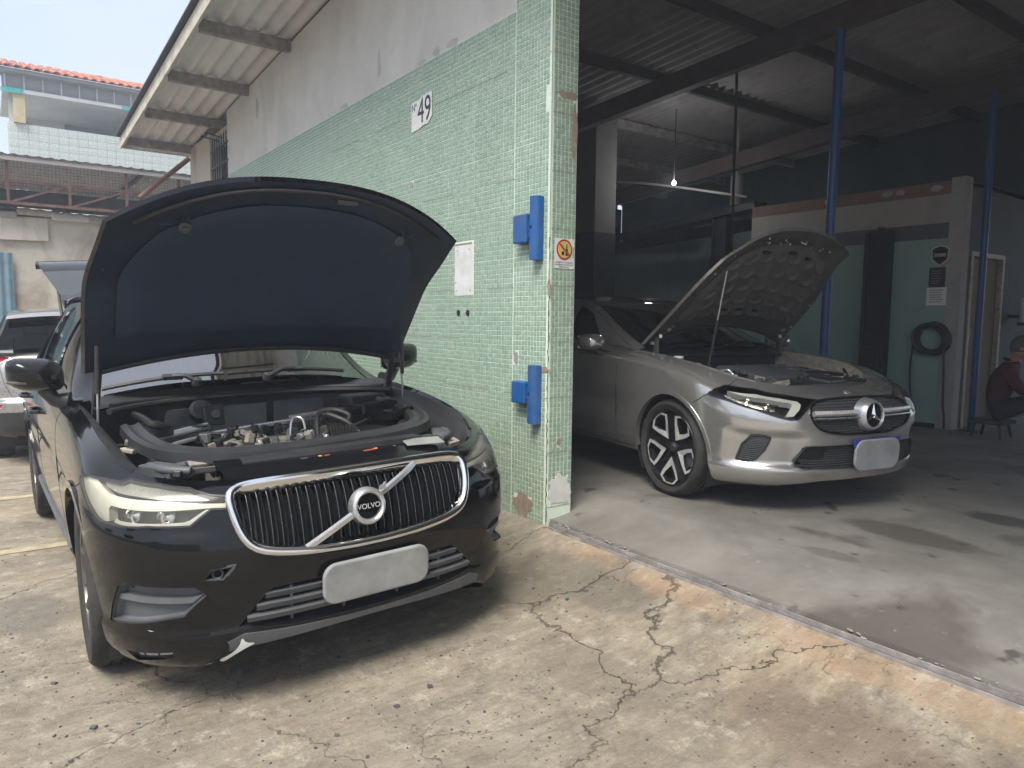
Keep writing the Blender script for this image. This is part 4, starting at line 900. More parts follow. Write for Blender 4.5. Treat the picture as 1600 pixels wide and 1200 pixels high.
# ---------------------------------------------------------------- cars
class Canopy:
    """windscreen + roof + rear glass: t = (x, edge height, half width, crown, bow)"""
    def __init__(k, t): k.t = np.array(t)[::-1]
    def col(k, x, c): return interp(x, k.t[:, 0], k.t[:, c])
    def C(k, x, w):
        x = np.asarray(x, float); w = np.asarray(w, float)
        return np.stack(np.broadcast_arrays(x + k.col(x, 4) * (1 - w * w), w * k.col(x, 2), k.col(x, 1) + k.col(x, 3) * (1 - np.abs(w) ** 2.4)), -1)
def canopy_grid(name, K, x0, x1, mat, par, nx=24, nw=24, off=0., w0=-1., w1=1.):
    m = MB(); f = lambda x, w: K.C(x, w) + np.array([0, 0, off]); m.grid(f, lin(x0, x1, nx), lin(w0, w1, nw), flip=(x1 < x0)); return m.build(name, mat, par, smooth=60)
class Side:
    """flat-ish glasshouse flank between the belt line of S and the edge of canopy K; P(x,t)"""
    def __init__(k, S, K, side): k.S, k.K, k.side = S, K, side
    def P(k, x, t):
        x, t = np.broadcast_arrays(np.asarray(x, float), np.asarray(t, float))
        yb = k.S.rows[-1, 3] * interp(x, k.S.flank[:, 0], k.S.flank[:, 1]); zb = interp(x, k.S.top[:, 0], k.S.top[:, 1])
        yt = k.K.col(x, 2); zt = np.maximum(k.K.col(x, 1), zb)
        b = .02 * np.sin(np.pi * np.clip(t, 0, 1))
        return np.stack([x, k.side * (yb + (yt - yb) * t + b), zb + (zt - zb) * t], -1)
    def N(k, x, t):
        e = 1e-3; n = np.cross(k.P(x + e, t) - k.P(x - e, t), k.P(x, t + e) - k.P(x, t - e)) * -k.side
        return n / np.maximum(np.linalg.norm(n, axis=-1, keepdims=True), 1e-9)
def side_glass(car, S, K, x_front, x_rear, wins, frame_mat, glass_mat):
    for sd in (-1, 1):
        G = Side(S, K, sd); H = [chaikin(w, 2) for w in wins]
        g = np.stack(np.meshgrid(np.linspace(x_rear, x_front, 60), np.linspace(0, 1, 12), indexing='ij'), -1).reshape(-1, 2)
        for h in H: g = g[~near(g, h, .03)]
        def keep(c):
            m = np.ones(len(c), bool)
            for h in H: m &= ~inside(c, h)
            return m
        v, f = cdt([resample(h, .03) for h in H], g, keep)
        if sd > 0: f = f[:, ::-1]
        surf_obj('window_frame', G, v, f, frame_mat, car)
        for w, h in zip(wins, H):
            v, f = cdt([resample(h, .03)], np.zeros((0, 2)), lambda c: inside(c, h))
            surf_obj('side_window', G, v, f if sd < 0 else f[:, ::-1], glass_mat, car, -.008)
def tyre_mesh(Rr, rim, w, lug=True, n=110):
    """axis along y, centre at origin"""
    h = w / 2; prof = [(rim - .004, -h * .78), (rim + .012, -h * .90), ((rim + Rr) / 2, -h), (Rr - .022, -h * .97), (Rr - .006, -h * .84), (Rr, -h * .70),
            (Rr, -h * .45), (Rr - .008, -h * .43), (Rr - .008, -h * .35), (Rr, -h * .33), (Rr, -h * .06), (Rr - .008, -h * .04)]
    prof = prof + [(r, -y) for r, y in prof[::-1]]; k = len(prof); V = []
    for i in range(n):
        a = 2 * math.pi * i / n
        for r, y in prof:
            rr = r
            if lug and abs(y) > h * .5 and r > Rr - .025 and i % 2: rr = r - .007
            V.append((rr * math.cos(a), y, rr * math.sin(a)))
    return MB().add(V, [(i * k + j, i * k + j + 1, ((i + 1) % n) * k + j + 1, ((i + 1) % n) * k + j) for i in range(n) for j in range(k - 1)])
def wheel(car, x, y, Rr, rim, w, style, steer=0., face=None, rimmat=None):
    """face=-1: outer side points to -y"""
    face = face or (-1 if y < 0 else 1); rm = rimmat or M['greyrim']
    m = MB(); h = w / 2
    m.lathe([(rim + .004, -h * .80), (rim - .002, -h * .86), (rim - .012, -h * .84), (rim - .02, -h * .6), (rim - .035, -h * .1), (rim - .03, h * .8), (rim + .004, h * .82)], (0, 0, 0), (0, 1, 0), 60)
    wo = m.build('wheel', rm, car, smooth=40); wo.location = (x, y, Rr); wo.rotation_euler = (0, 0, (math.pi if face > 0 else 0) + steer)
    tyre_mesh(Rr, rim, w).build('tyre', M['rubber'], wo, smooth=35)
    MB().lathe([(0, h * .05), (rim * .72, h * .05), (rim * .74, h * .10), (rim * .72, h * .16), (0, h * .16)], (0, 0, 0), (0, 1, 0), 40).build('brake_disc', M['disc'], wo)
    MB().obox((rim * .55, -.0, -.02), (.045, .05, .09)).build('brake_caliper', M['grey'], wo, smooth=0, bevel=.01)
    MB().lathe([(0, h * .25), (rim - .03, h * .25)], (0, 0, 0), (0, 1, 0), 40).build('back_plate', M['void'], wo)
    yo = -h * .80
    if style == 'petal':
        # five openings edged in bright machined metal, dark twin spokes between
        for q in range(5):
            ph = math.pi / 2 * 3 + q * 2 * math.pi / 5
            pol = lambda r, d: (r * math.cos(ph + R(d)), r * math.sin(ph + R(d)))
            out = [pol(rim * .24, 0), pol(rim * .66, 24), pol(rim * .86, 25), pol(rim * .975, 10), pol(rim * .975, -10), pol(rim * .86, -25), pol(rim * .66, -24)]
            inn = [pol(rim * .47, 0), pol(rim * .67, 15.5), pol(rim * .835, 19), pol(rim * .928, 7.5), pol(rim * .928, -7.5), pol(rim * .835, -19), pol(rim * .67, -15.5)]
            dz = [.018, .006, 0, 0, 0, 0, .006]; nn = 7
            Vv = [(a[0], yo + d, a[1]) for a, d in zip(out, dz)] + [(a[0], yo + d + .002, a[1]) for a, d in zip(inn, dz)] + [(a[0], yo + d + .028, a[1]) for a, d in zip(inn, dz)] + [(a[0], yo + d + .028, a[1]) for a, d in zip(out, dz)]
            mb = MB(); L = lambda b, i: b * nn + i % nn
            mb.add(Vv, [(L(0, i), L(1, i), L(1, i + 1), L(0, i + 1)) for i in range(nn)]); mb.build('spoke_edge', M['rimcut'], wo, smooth=0)
            mb = MB(); mb.add(Vv, [(L(1, i), L(2, i), L(2, i + 1), L(1, i + 1)) for i in range(nn)] + [(L(3, i), L(0, i), L(0, i + 1), L(3, i + 1)) for i in range(nn)]); mb.build('spoke', rm, wo, smooth=0)
            ph2 = ph + math.pi / 5; c2 = lambda r, d: (r * math.cos(ph2) - d * math.sin(ph2), r * math.sin(ph2) + d * math.cos(ph2))
            a = [c2(rim * .16, -.018), c2(rim * .98, -.055), c2(rim * .98, .055), c2(rim * .16, .018)]
            MB().add([(p[0], yo + e, p[1]) for p, e in zip(a, (.034, .022, .022, .034))] + [(p[0], yo + e + .03, p[1]) for p, e in zip(a, (.034, .022, .022, .034))], [(0, 1, 2, 3), (1, 0, 4, 5), (3, 2, 6, 7)]).build('spoke_web', rm, wo, smooth=0)
            MB().lathe([(0, yo + .028), (.008, yo + .028), (.009, yo + .04)], (.052 * math.cos(ph2), 0, .052 * math.sin(ph2)), (0, 1, 0), 8).build('wheel_bolt', M['steel_dark'], wo)
        MB().lathe([(rim * .965, yo + .004), (rim * .985, yo - .003), (rim * 1.005, yo)], (0, 0, 0), (0, 1, 0), 70).build('rim_edge', M['rimcut'], wo)
        MB().lathe([(0, yo + .012), (.026, yo + .014), (.032, yo + .022), (.036, yo + .045)], (0, 0, 0), (0, 1, 0), 24).build('hub_cap', M['steel_dark'], wo)
    else:
        for q in range(5):
            for dd in (-.16, .16):
                a = 2 * math.pi * q / 5 + dd * .35; b = 2 * math.pi * q / 5 + dd * 1.7
                MB().bar((.05 * math.cos(a), yo + .035, .05 * math.sin(a)), ((rim - .012) * math.cos(b), yo + .008, (rim - .012) * math.sin(b)), .03, .03).build('spoke', rm, wo, smooth=0, bevel=.006)
        MB().lathe([(0, yo + .01), (.035, yo + .014), (.06, yo + .03), (.07, yo + .07)], (0, 0, 0), (0, 1, 0), 24).build('hub_cap', rm, wo)
    return wo
def wells(car, S, xs, Rr, r_arch, yi, yo):
    for x in xs:
        for sd in (-1, 1):
            m = MB(); a = lin(-.55, math.pi + .55, 30); rr = r_arch + .012
            m.add([(x + rr * math.cos(t), sd * yo, Rr + rr * math.sin(t)) for t in a] + [(x + rr * math.cos(t), sd * yi, Rr + rr * math.sin(t)) for t in a],
                  [(i, i + 1, 31 + i - 1 + 0, 30 + i) for i in range(29)] if 0 else [(i, i + 1, 30 + i + 1, 30 + i) for i in range(29)])
            n0 = len(m.v); m.add([(x, sd * yi, Rr)] + [(x + rr * math.cos(t), sd * yi, Rr + rr * math.sin(t)) for t in a], [(0, i + 1, i + 2) for i in range(29)])
            m.build('wheel_liner', M['blk'], car, smooth=50)
def rear_wall(car, S, s_end, mat, zlo=None):
    """closes the tail: strips between the two flank ends"""
    vv = np.linspace(0, 1, 30); A = S.P(np.full(30, -s_end), vv); m = MB()
    def f(v, w):
        i = v; p = A[int(round(v * 29))]; y = abs(p[1]); b = .22 * (1 - abs(w) ** 3) * (1 - .35 * v)
        return (p[0] - b, w * y, p[2])
    m.grid(f, [k / 29 for k in range(30)], lin(-1, 1, 25)); return m.build('tail_panel', mat, car, smooth=60)
def interior(car, zf, xd, zd, hw, seats, zs):
    MB().box(-3.3, .0, -hw, hw, zf - .02, zf).build('floor_pan', M['void'], car, smooth=0)
    m = MB(); m.grid(lambda a, y: (xd - .45 * a, y, zd - .10 * (a ** 2) - .03 * abs(y)), lin(0, 1, 8), lin(-hw, hw, 16)); m.grid(lambda z, y: (xd - .45 - .05 * z, y, zd - .1 - .03 * abs(y) - .45 * z), lin(0, 1, 4), lin(-hw, hw, 16)); m.build('dashboard', M['dash'], car)
    for x, y in seats:
        m = MB(); m.obox((x, y, zs), (.25, .25, .08)); m.obox((x - .30, y, zs + .33), (.07, .24, .34), (0, -.25, 0)); m.obox((x - .42, y, zs + .76), (.05, .13, .09), (0, -.2, 0)); m.build('seat', M['seat'], car, smooth=0, bevel=.04)
    a = [(xd - .50 + .05 * math.sin(t), .38 + .18 * math.cos(t), zd - .10 + .17 * math.sin(t)) for t in lin(0, 2 * math.pi, 33)[:-1]]
    MB().tube(a, .015, 8, closed=True).build('steering_wheel', M['blk'], car)
def hoodfn(p):
    ar0, arc, af0, kf, hwr, hwm, hwf, zr_, zm, zf, crown, ha, hz, phi, dz = p
    def cl(u, w, drop=0.):
        hw = float(interp(u, [0, .5, 1], [hwr, hwm, hwf])); a = (ar0 - arc * w * w) * (1 - u) + (af0 - kf * abs(w) ** 2.6) * u
        return a, w * hw, float(interp(u, [0, .5, .85, 1], [zr_, zm, zf + .06, zf])) + crown * (1 - w * w) - drop
    def op(u, w, drop=0.):
        a, b, z = cl(u, w, drop); c, s = math.cos(phi), math.sin(phi)
        return Vector((ha + (a - ha) * c - (z - hz) * s, b, hz + dz + (a - ha) * s + (z - hz) * c))
    return op
# ---------------------------------------------------------------- black SUV with its bonnet and tailgate up
def sweep(path, sec, name, mat, par, smooth=45, up=(0, 0, 1)):
    P = [Vector(p) for p in path]; N = len(P); k = len(sec); m = MB(); V = []
    for i in range(N):
        T = (P[min(i + 1, N - 1)] - P[max(i - 1, 0)]).normalized(); B = Vector(up).cross(T).normalized(); U = T.cross(B)
        V += [P[i] + B * a + U * b for a, b in sec]
    m.add(V, [(i * k + j, i * k + (j + 1) % k, (i + 1) * k + (j + 1) % k, (i + 1) * k + j) for i in range(N - 1) for j in range(k)] + [tuple(range(k))[::-1], tuple((N - 1) * k + j for j in range(k))])
    return m.build(name, mat, par, smooth=smooth)
def sstep(x, a, b): t = np.clip((x - a) / (b - a), 0, 1); return t * t * (3 - 2 * t)
M['slatedge'] = simple('slat_edge', (.10, .105, .11), .25, .6, .1, 14); M['frost'] = simple('frosted_lamp_top', (.30, .30, .28), .25, .3, .2, 9, coat=.6)
car = empty('black_suv', (-.035, -1.585, -.182), (R(1.255), 0, R(1.0)), 'black dusty SUV with raised bonnet parked beside the mosaic wall', 'car')
V_S = VOLVO; black = M['black_paint']
LAMP = [(-.937, .858), (-.887, .9), (-.802, .934), (-.725, .952), (-.70, .972), (-.529, .974), (-.356, .962), (-.268, .924), (-.212, .914), (-.212, .862), (-.262, .866), (-.337, .798), (-.546, .794), (-.747, .77), (-.829, .762), (-.895, .796), (-.934, .83)]
VENT = [(-.81, .261), (-.777, .365), (-.73, .473), (-.692, .499), (-.339, .495), (-.298, .447), (-.397, .339), (-.477, .327)]
TOW = [(-.312, .523), (-.279, .575), (-.21, .585), (-.246, .515)]
FOG = [(-.733, .136), (-.472, .164), (-.48, .128), (-.692, .092)]
def yz(p, S=V_S):
    o = []
    for y, z in p:
        s, v = S.inv([(abs(y), z)], (1, 2), 1 if y >= 0 else -1)[0] if abs(y) > 1e-3 else S.inv([(1e-4, z)], (1, 2), 1)[0]
        o.append((s, v))
    return o
GRH = [(0, .853), (.30, .852), (.44, .848), (.495, .838), (.518, .815), (.515, .76), (.495, .68), (.462, .632), (.40, .605), (.25, .583), (.1, .574)]
GR = yz(GRH + [(-a, b) for a, b in GRH[1:][::-1]] ); GR.insert(len(GRH), yz([(0, .572)])[0])
GRo = chaikin(GR, 1)
INT = yz([(-.52, .335), (-.40, .468), (-.2, .470), (0, .470), (.2, .470), (.40, .468), (.52, .335), (.35, .318), (0, .308), (-.35, .318)])
BOT = [(-.46, -.1), (-.43, .03), (-.24, .145), (-.1, .165), (0, .168), (.1, .165), (.24, .145), (.43, .03), (.46, -.1)]
arches = [arch(V_S, cx, .365, .415, sd) for cx in (0, -2.865) for sd in (-1, 1)]
def v_extra(sv):
    s, v = np.abs(sv[:, 0]), sv[:, 1]; e = .014 * sstep(v, .262, .235) * sstep(s, 1.0, .85)
    e += .011 * sstep(v, .765, .742) * sstep(s, .99, .9) * sstep(s, .2, .3)
    e += -.010 * np.exp(-((v - .60) / .05) ** 2) * (s > 1) * sstep(s, 1.0, 1.5)
    return e
sheet('body_shell', V_S, 4.72, .035, .022, [LAMP, mirror(LAMP), VENT, mirror(VENT), TOW, FOG, mirror(FOG), GRo, INT, BOT] + arches, black, car, extra=v_extra)
# grille
gb = patch('grille', V_S, GRo, -.085, M['mesh'], car, .03); rimwall('grille_shroud', V_S, GRo, .004, -.085, M['gloss'], gb)
trim('grille_frame', V_S, GRo, [(-.020, .008), (-.013, .022), (.004, .026), (.016, .014), (.019, -.03), (-.020, -.03)], M['chrome'], gb, smooth=60)
yc = lin(-.482, .482, 26)
for y in yc:
    if abs(y) < .045: pass
    ztop = .828; zb = float(np.interp(abs(y), [0, .25, .40, .462, .5], [.598, .606, .628, .655, .72]))
    q = yz([(y, z) for z in lin(zb, ztop, 9)]); a = np.array(q); P = V_S.P(a[:, 0], a[:, 1]) + V_S.N(a[:, 0], a[:, 1]) * -.020
    m = MB(); w = .0075
    pts = [Vector(p) for p in P]; Vv = []
    for i, p in enumerate(pts):
        ww = w * (.5 if i in (0, len(pts) - 1) else 1)
        Vv += [p + Vector((-.03, -ww, 0)), p + Vector((0, -ww, 0)), p + Vector((.008, -ww * .4, 0)), p + Vector((.008, ww * .4, 0)), p + Vector((0, ww, 0)), p + Vector((-.03, ww, 0))]
    m.add(Vv, [(i * 6 + j, i * 6 + j + 1, i * 6 + 7 + j, i * 6 + 6 + j) for i in range(len(pts) - 1) for j in range(5)] + [tuple(range(6))[::-1], tuple(len(Vv) - 6 + j for j in range(6))]); m.build('slat', M['gloss'], gb, smooth=50)
    m = MB()
    for dy in (-.0125,): 
        m.tube([p + Vector((-.010, dy, 0)) for p in pts], .0022, 5)
    m.build('slat_edge', M['slatedge'], gb)
# diagonal bar and badge
q = np.array(yz([(y, .72 + (y - .0) * .47) for y in lin(-.275, .262, 16)])); P = V_S.P(q[:, 0], q[:, 1]) + np.array([.012, 0, 0])
m = MB(); Vv = []
for p in P: p = Vector(p); Vv += [p + Vector((-.012, -.006, .012)), p + Vector((.004, -.004, .008)), p + Vector((.004, .004, -.008)), p + Vector((-.012, .006, -.012))]
m.add(Vv, [(i * 4 + j, i * 4 + (j + 1) % 4, i * 4 + 4 + (j + 1) % 4, i * 4 + 4 + j) for i in range(len(P) - 1) for j in range(4)]); m.build('diagonal_bar', M['satin'], gb, smooth=60)
C0 = Vector(V_S.P(0., yz([(0, .715)])[0][1])) + Vector((.012, 0, 0)); ax = Vector((1, 0, .14)).normalized(); uy = Vector((0, 1, 0)); uz = ax.cross(uy)
bd = MB().lathe([(0, .006), (.052, .006), (.054, .0), (.054, -.02)], C0, ax, 40).build('badge', M['gloss'], gb)
MB().lathe([(.052, .004), (.054, .018), (.062, .024), (.072, .018), (.077, .004), (.077, -.02), (.052, -.02)], C0, ax, 56, closed=True).build('badge_ring', M['satin'], bd)
MB().prism([(.050, .058), (.078, .062), (.080, .088), (.070, .078), (.060, .076)], C0 + ax * .006, uy, uz, .014).build('badge_arrow', M['satin'], bd, smooth=0)
MB().prism([(-.052, -.014), (.052, -.014), (.052, .014), (-.052, .014)], C0 + ax * .0062, uy, uz, .006).build('badge_band', M['gloss'], bd, smooth=0)
text_mesh('badge_lettering', 'VOLVO', .030, M['rimcut'], bd, basis(uy, uz, ax, C0 + ax * .0125), .0015, sx=1.02)
# headlamps
DRL = [(-.931, .86), (-.887, .896), (-.849, .912), (-.821, .906), (-.772, .896), (-.683, .9), (-.549, .906), (-.419, .906), (-.216, .888), (-.216, .866), (-.276, .872), (-.758, .85), (-.769, .836), (-.769, .78), (-.794, .77), (-.829, .77), (-.887, .8), (-.92, .826)]
LFR = [(-.733, .802), (-.706, .798), (-.364, .816), (-.339, .824), (-.279, .868), (-.262, .864), (-.328, .804), (-.345, .8), (-.708, .78), (-.747, .782)]
UPR = [(-.818, .926), (-.722, .950), (-.70, .968), (-.527, .970), (-.356, .957), (-.279, .922), (-.273, .912), (-.419, .915), (-.623, .918), (-.755, .912), (-.805, .914)]
for sd in (-1, 1):
    f = (lambda p: p) if sd < 0 else mirror
    ho = patch('headlamp', V_S, f(LAMP), -.055, M['lampblk'], car, .03); rimwall('lamp_wall', V_S, f(LAMP), .002, -.055, M['lampblk'], ho)
    patch('lens', V_S, f(LAMP), .0015, M['oldlens'], ho, .03); patch('light_guide', V_S, f(DRL), -.010, M['drl'], ho, .02); rimwall('guide_edge', V_S, f(DRL), -.010, -.045, M['drl'], ho)
    patch('lower_frame', V_S, f(LFR), -.012, M['drl'], ho, .02); patch('upper_reflector', V_S, f(UPR), -.018, M['frost'], ho, .02)
    for s0, v0, rr in ((-.66, .828, .034), (-.46, .842, .034)):
        p = Vector(V_S.P(sd * -s0 * -1 if sd < 0 else -s0, v0)); n = Vector(V_S.N(s0 if sd < 0 else -s0, v0)); p = Vector(V_S.P(s0 if sd < 0 else -s0, v0))
        MB().lathe([(0, .012), (rr * .55, .006), (rr * .62, 0), (rr * .9, .010), (rr, .018), (rr * 1.05, -.01)], p - n * .048, n, 24).build('projector', M['bowl'], ho)
    trim('lamp_gasket', V_S, f(LAMP), [(-.003, .003), (.004, .003), (.004, -.01), (-.003, -.01)], M['blk'], ho)
# lower bumper pieces
for sd in (-1, 1):
    f = (lambda p: p) if sd < 0 else mirror
    vn = patch('side_vent', V_S, f(VENT), -.03, M['ventgrey'], car, .03); rimwall('vent_wall', V_S, f(VENT), .004, -.03, M['ventgrey'], vn, .08)
    trim('vent_edge', V_S, f(VENT), [(-.005, .004), (.006, .004), (.006, -.012), (-.005, -.012)], M['grey'], vn)
    BL = [(-.765, .415), (-.69, .43), (-.36, .432), (-.31, .447), (-.36, .40), (-.69, .395), (-.77, .385)]; patch('vent_blade', V_S, f(BL), -.006, M['ventgrey'], vn, .02); rimwall('vent_blade_edge', V_S, f(BL), -.006, -.03, M['grey'], vn)
    p = Vector(V_S.P(-.70 * -sd * -1 if 0 else (-.70 if sd < 0 else .70), .462)); n = Vector(V_S.N(-.70 if sd < 0 else .70, .462)); MB().lathe([(0, .004), (.009, .004), (.010, 0)], p - n * .03, n, 14).build('parking_sensor', M['blk'], vn)
    fg = patch('fog_lamp', V_S, f(FOG), .004, M['drlw'], car, .02); rimwall('fog_wall', V_S, f(FOG), .012, -.022, M['blk'], fg);
    for s0 in (-.66, -.575): patch('fog_divider', V_S, f([(s0 - .006, .10), (s0 - .006, .15), (s0 + .006, .15), (s0 + .006, .10)]), .006, M['blk'], fg, .02)
tw = patch('tow_eye_hole', V_S, TOW, -.03, M['void'], car, .02); rimwall('tow_wall', V_S, TOW, .004, -.03, M['blk'], tw); trim('tow_edge', V_S, TOW, [(-.004, .003), (.005, .003), (.005, -.01), (-.004, -.01)], M['grey'], tw)
p = Vector(V_S.P(-.262, .548)); n = Vector(V_S.N(-.262, .548)); MB().lathe([(.014, .012), (.020, .015), (.024, .008), (.024, -.01)], p - n * .018, n, 20).build('tow_socket', M['blk'], tw)
it = patch('lower_intake', V_S, INT, -.06, M['void'], car, .04); rimwall('intake_wall', V_S, INT, .002, -.06, M['blk'], it)
for z, d in ((.438, -.004), (.400, .004), (.362, .010)):
    hw = .40 + (.468 - z) / .133 * .115
    p = yz([(y, z) for y in lin(-hw, hw, 22)]); trim('intake_slat', V_S, p, [(-.012, d), (.010, d + .010), (.013, d - .002), (.010, -.04), (-.012, -.03)], M['grey'], it, closed=False, step=.03)
for y in (-.33, -.12, .12, .33):
    p = yz([(y, z) for z in lin(.325, .462, 5)]); trim('intake_rib', V_S, p, [(-.005, -.004), (.005, -.004), (.005, -.04), (-.005, -.04)], M['grey'], it, closed=False)
LIP = yz([(-.62, .262), (-.50, .312), (-.3, .300), (0, .292), (.3, .300), (.50, .312), (.62, .262)]) ; LIPb = [(-.40, .065), (-.23, .150), (0, .172), (.23, .150), (.40, .065)]
patch('skid_lip', V_S, LIP + LIPb[::-1], .020, M['grey'], car, .03); rimwall('skid_lip_edge', V_S, LIP + LIPb[::-1], .020, -.04, M['grey'], car)
# torn paint on the lip corner
patch('paint_scrape', V_S, chaikin([(-.29, .10), (-.25, .125), (-.222, .165), (-.212, .215), (-.204, .18), (-.178, .172), (-.20, .155), (-.232, .125), (-.27, .09)], 1), .0235, M['white'], car, .012)
for i, q in enumerate([[(-.42, .05), (-.36, .062), (-.30, .085), (-.36, .055)], [(-.47, .16), (-.40, .165), (-.34, .17), (-.40, .160)], [(-.42, .115), (-.36, .12), (-.40, .112)], [(-.60, .27), (-.56, .268), (-.58, .264)]]): patch('scratch', V_S, q, .0165, M['white'], car, .02)
pl = MB(); k = 12; ring = []
for cx, cz, a0 in ((.180, .028, 0), (-.180, .028, 90), (-.180, -.028, 180), (.180, -.028, 270)): ring += [(cx + .056 * math.cos(R(a0 + 90 * i / k)), cz + .056 * math.sin(R(a0 + 90 * i / k))) for i in range(k + 1)]
pl.prism(ring, (.872, .015, .442), (0, 1, .0), (.06, -.0, 1), .022); pl.build('number_plate', M['smear'], car, smooth=40, bevel=.010, seg=4)
wa = [(-.665, .705), (-.575, .70), (-.565, .665), (-.58, .648), (-.66, .652), (-.678, .67)]; trim('washer_cover_gap', V_S, chaikin(wa, 1), SEAM, M['void'], car)
for sd in (-1, 1):
    sm = V_S.inv([(.215, .835), (.13, .808), (.05, .792), (-.02, .778)], (0, 2), sd); trim('bumper_gap', V_S, sm, SEAM, M['void'], car, closed=False)
    for xx in (-.62, -1.75, -2.72): trim('door_gap', V_S, V_S.inv([(xx - (.10 if xx < -2.5 else 0) * 0, z) for z in lin(.34, 1.07, 12)], (0, 2), sd), SEAM, M['void'], car, closed=False)
    tr = V_S.inv([(x, .335) for x in lin(-.48, -2.42, 20)], (0, 2), sd); trim('sill_cladding', V_S, tr, [(-.05, .012), (.04, .012), (.05, -.01), (-.06, -.01)], M['grey'], car, closed=False)
    for xx in (-1.62, -2.62):
        h0 = Vector(V_S.P(V_S.inv([(xx, .93)], (0, 2), sd)[0][0], V_S.inv([(xx, .93)], (0, 2), sd)[0][1])); MB().tube([h0 + Vector((.11, 0, 0)), h0 + Vector((.09, sd * .035, 0)), h0 + Vector((-.09, sd * .035, 0)), h0 + Vector((-.11, 0, 0))], .012, 8).build('door_handle', M['gloss'], car)
    for cx in (0, -2.865):
        a = [(cx + .418 * math.cos(t), .365 + .418 * math.sin(t)) for t in lin(.02, math.pi - .02, 40)]; trim('arch_lip', V_S, V_S.inv(a, (0, 2), sd), [(-.018, .010), (.014, .010), (.016, -.03), (-.02, -.01)], black, car, closed=False)
    fl = [(sd * s, .998) for s in lin(.72, 1.95, 40)]; trim('fender_flange', V_S, fl, [(-.005, .003), (.010, .002), (.012, -.03), (-.003, -.03)], black, car, closed=False)
wells(car, V_S, (0, -2.865), .365, .415, .60, .90)
for x in (0, -2.865):
    for sd in (-1, 1): wheel(car, x, sd * .822, .368, .235, .235, 'twin', steer=R(-2) if x == 0 else 0)
rear_wall(car, V_S, 4.70, black)
MB().box(-3.7, .55, -.70, .70, .26, .30).build('underbody', M['void'], car, smooth=0)
# glasshouse
V_K = Canopy([(-.70, 1.055, .815, .07, .13), (-.85, 1.12, .79, .07, .12), (-1.1, 1.29, .735, .06, .09), (-1.35, 1.45, .685, .05, .06), (-1.6, 1.535, .655, .045, .03), (-2.2, 1.575, .648, .045, 0), (-2.9, 1.56, .635, .045, 0), (-3.4, 1.515, .61, .04, 0), (-3.55, 1.40, .64, .02, 0), (-3.75, 1.10, .73, 0, 0)])
canopy_grid('windscreen', V_K, -.72, -1.42, M['glass'], car, w0=-.955, w1=.955); canopy_grid('roof', V_K, -1.40, -3.42, black, car)
for sd in (-1, 1):
    m = MB(); m.grid(lambda x, w: V_K.C(x, sd * w) + np.array([0, 0, .004]), lin(-.70, -1.45, 24), lin(.93, 1.0, 4)); m.build('windscreen_pillar', black, car, smooth=60)
    MB().tube([tuple(V_K.C(x, sd * .97) + np.array([0, 0, .045])) for x in lin(-1.65, -3.3, 18)], .014, 8).build('roof_rail', M['gloss'], car)
m = MB(); m.grid(lambda x, w: V_K.C(x, w) + np.array([.0, 0, .003]), lin(-1.30, -1.44, 5), lin(-.95, .95, 20)); m.build('screen_band', M['void'], car)
wins = [[(-.98, .12), (-1.05, .12), (-1.72, .05), (-1.72, .93), (-1.5, .93), (-1.3, .90)], [(-1.80, .05), (-2.68, .05), (-2.68, .93), (-1.80, .93)], [(-2.76, .06), (-3.10, .10), (-3.28, .70), (-3.05, .92), (-2.76, .92)]]
side_glass(car, V_S, V_K, -.72, -3.74, wins, M['gloss'], M['tint'])
interior(car, .35, -.80, 1.03, .72, [(-1.65, -.37), (-1.65, .37), (-2.55, -.37), (-2.55, .37)], .62)
MB().obox((-.98, .30, 1.045), (.14, .20, .002), (0, .15, .3)).build('paper_on_dashboard', M['paper'], car, smooth=0)
# mirrors
for sd in (-1, 1):
    m = MB(); cx, cy, cz = -.76, sd * 1.005, 1.205
    def mf(a, b):
        x = math.cos(a); r = max(0, 1 - max(0, x) ** 2.4) ** .5 if x > 0 else 1 - .12 * (-x)
        return (cx + (.125 * x if x > 0 else .05 * x), cy + .122 * r * math.copysign(abs(math.cos(b)) ** .62, math.cos(b)), cz + .082 * r * math.copysign(abs(math.sin(b)) ** .62, math.sin(b)) - .02 * math.cos(b) * sd * -1)
    m.grid(mf, lin(.001, math.pi * .98, 22), lin(0, 2 * math.pi, 41)); mr = m.build('mirror', M['gloss'], car, smooth=60)
    MB().prism([(-.10, -.07), (.10, -.07), (.10, .06), (-.10, .06)], (cx - .052, cy, cz), (0, -1, 0), (0, 0, 1), .004).build('mirror_glass', M['chrome'], mr, smooth=0)
    MB().tube([(cx, cy + sd * -.03, cz - .07), (cx + .02, sd * .93, cz - .13), (cx + .04, sd * .87, cz - .14)], [.035, .035, .05], 10).build('mirror_arm', M['blk'], mr)
    MB().tube([(cx + .03, cy + sd * .112, cz - .03), (cx + .078, cy + sd * .088, cz - .031), (cx + .10, cy + sd * .04, cz - .031)], .010, 8).build('indicator', M['grey'], mr)
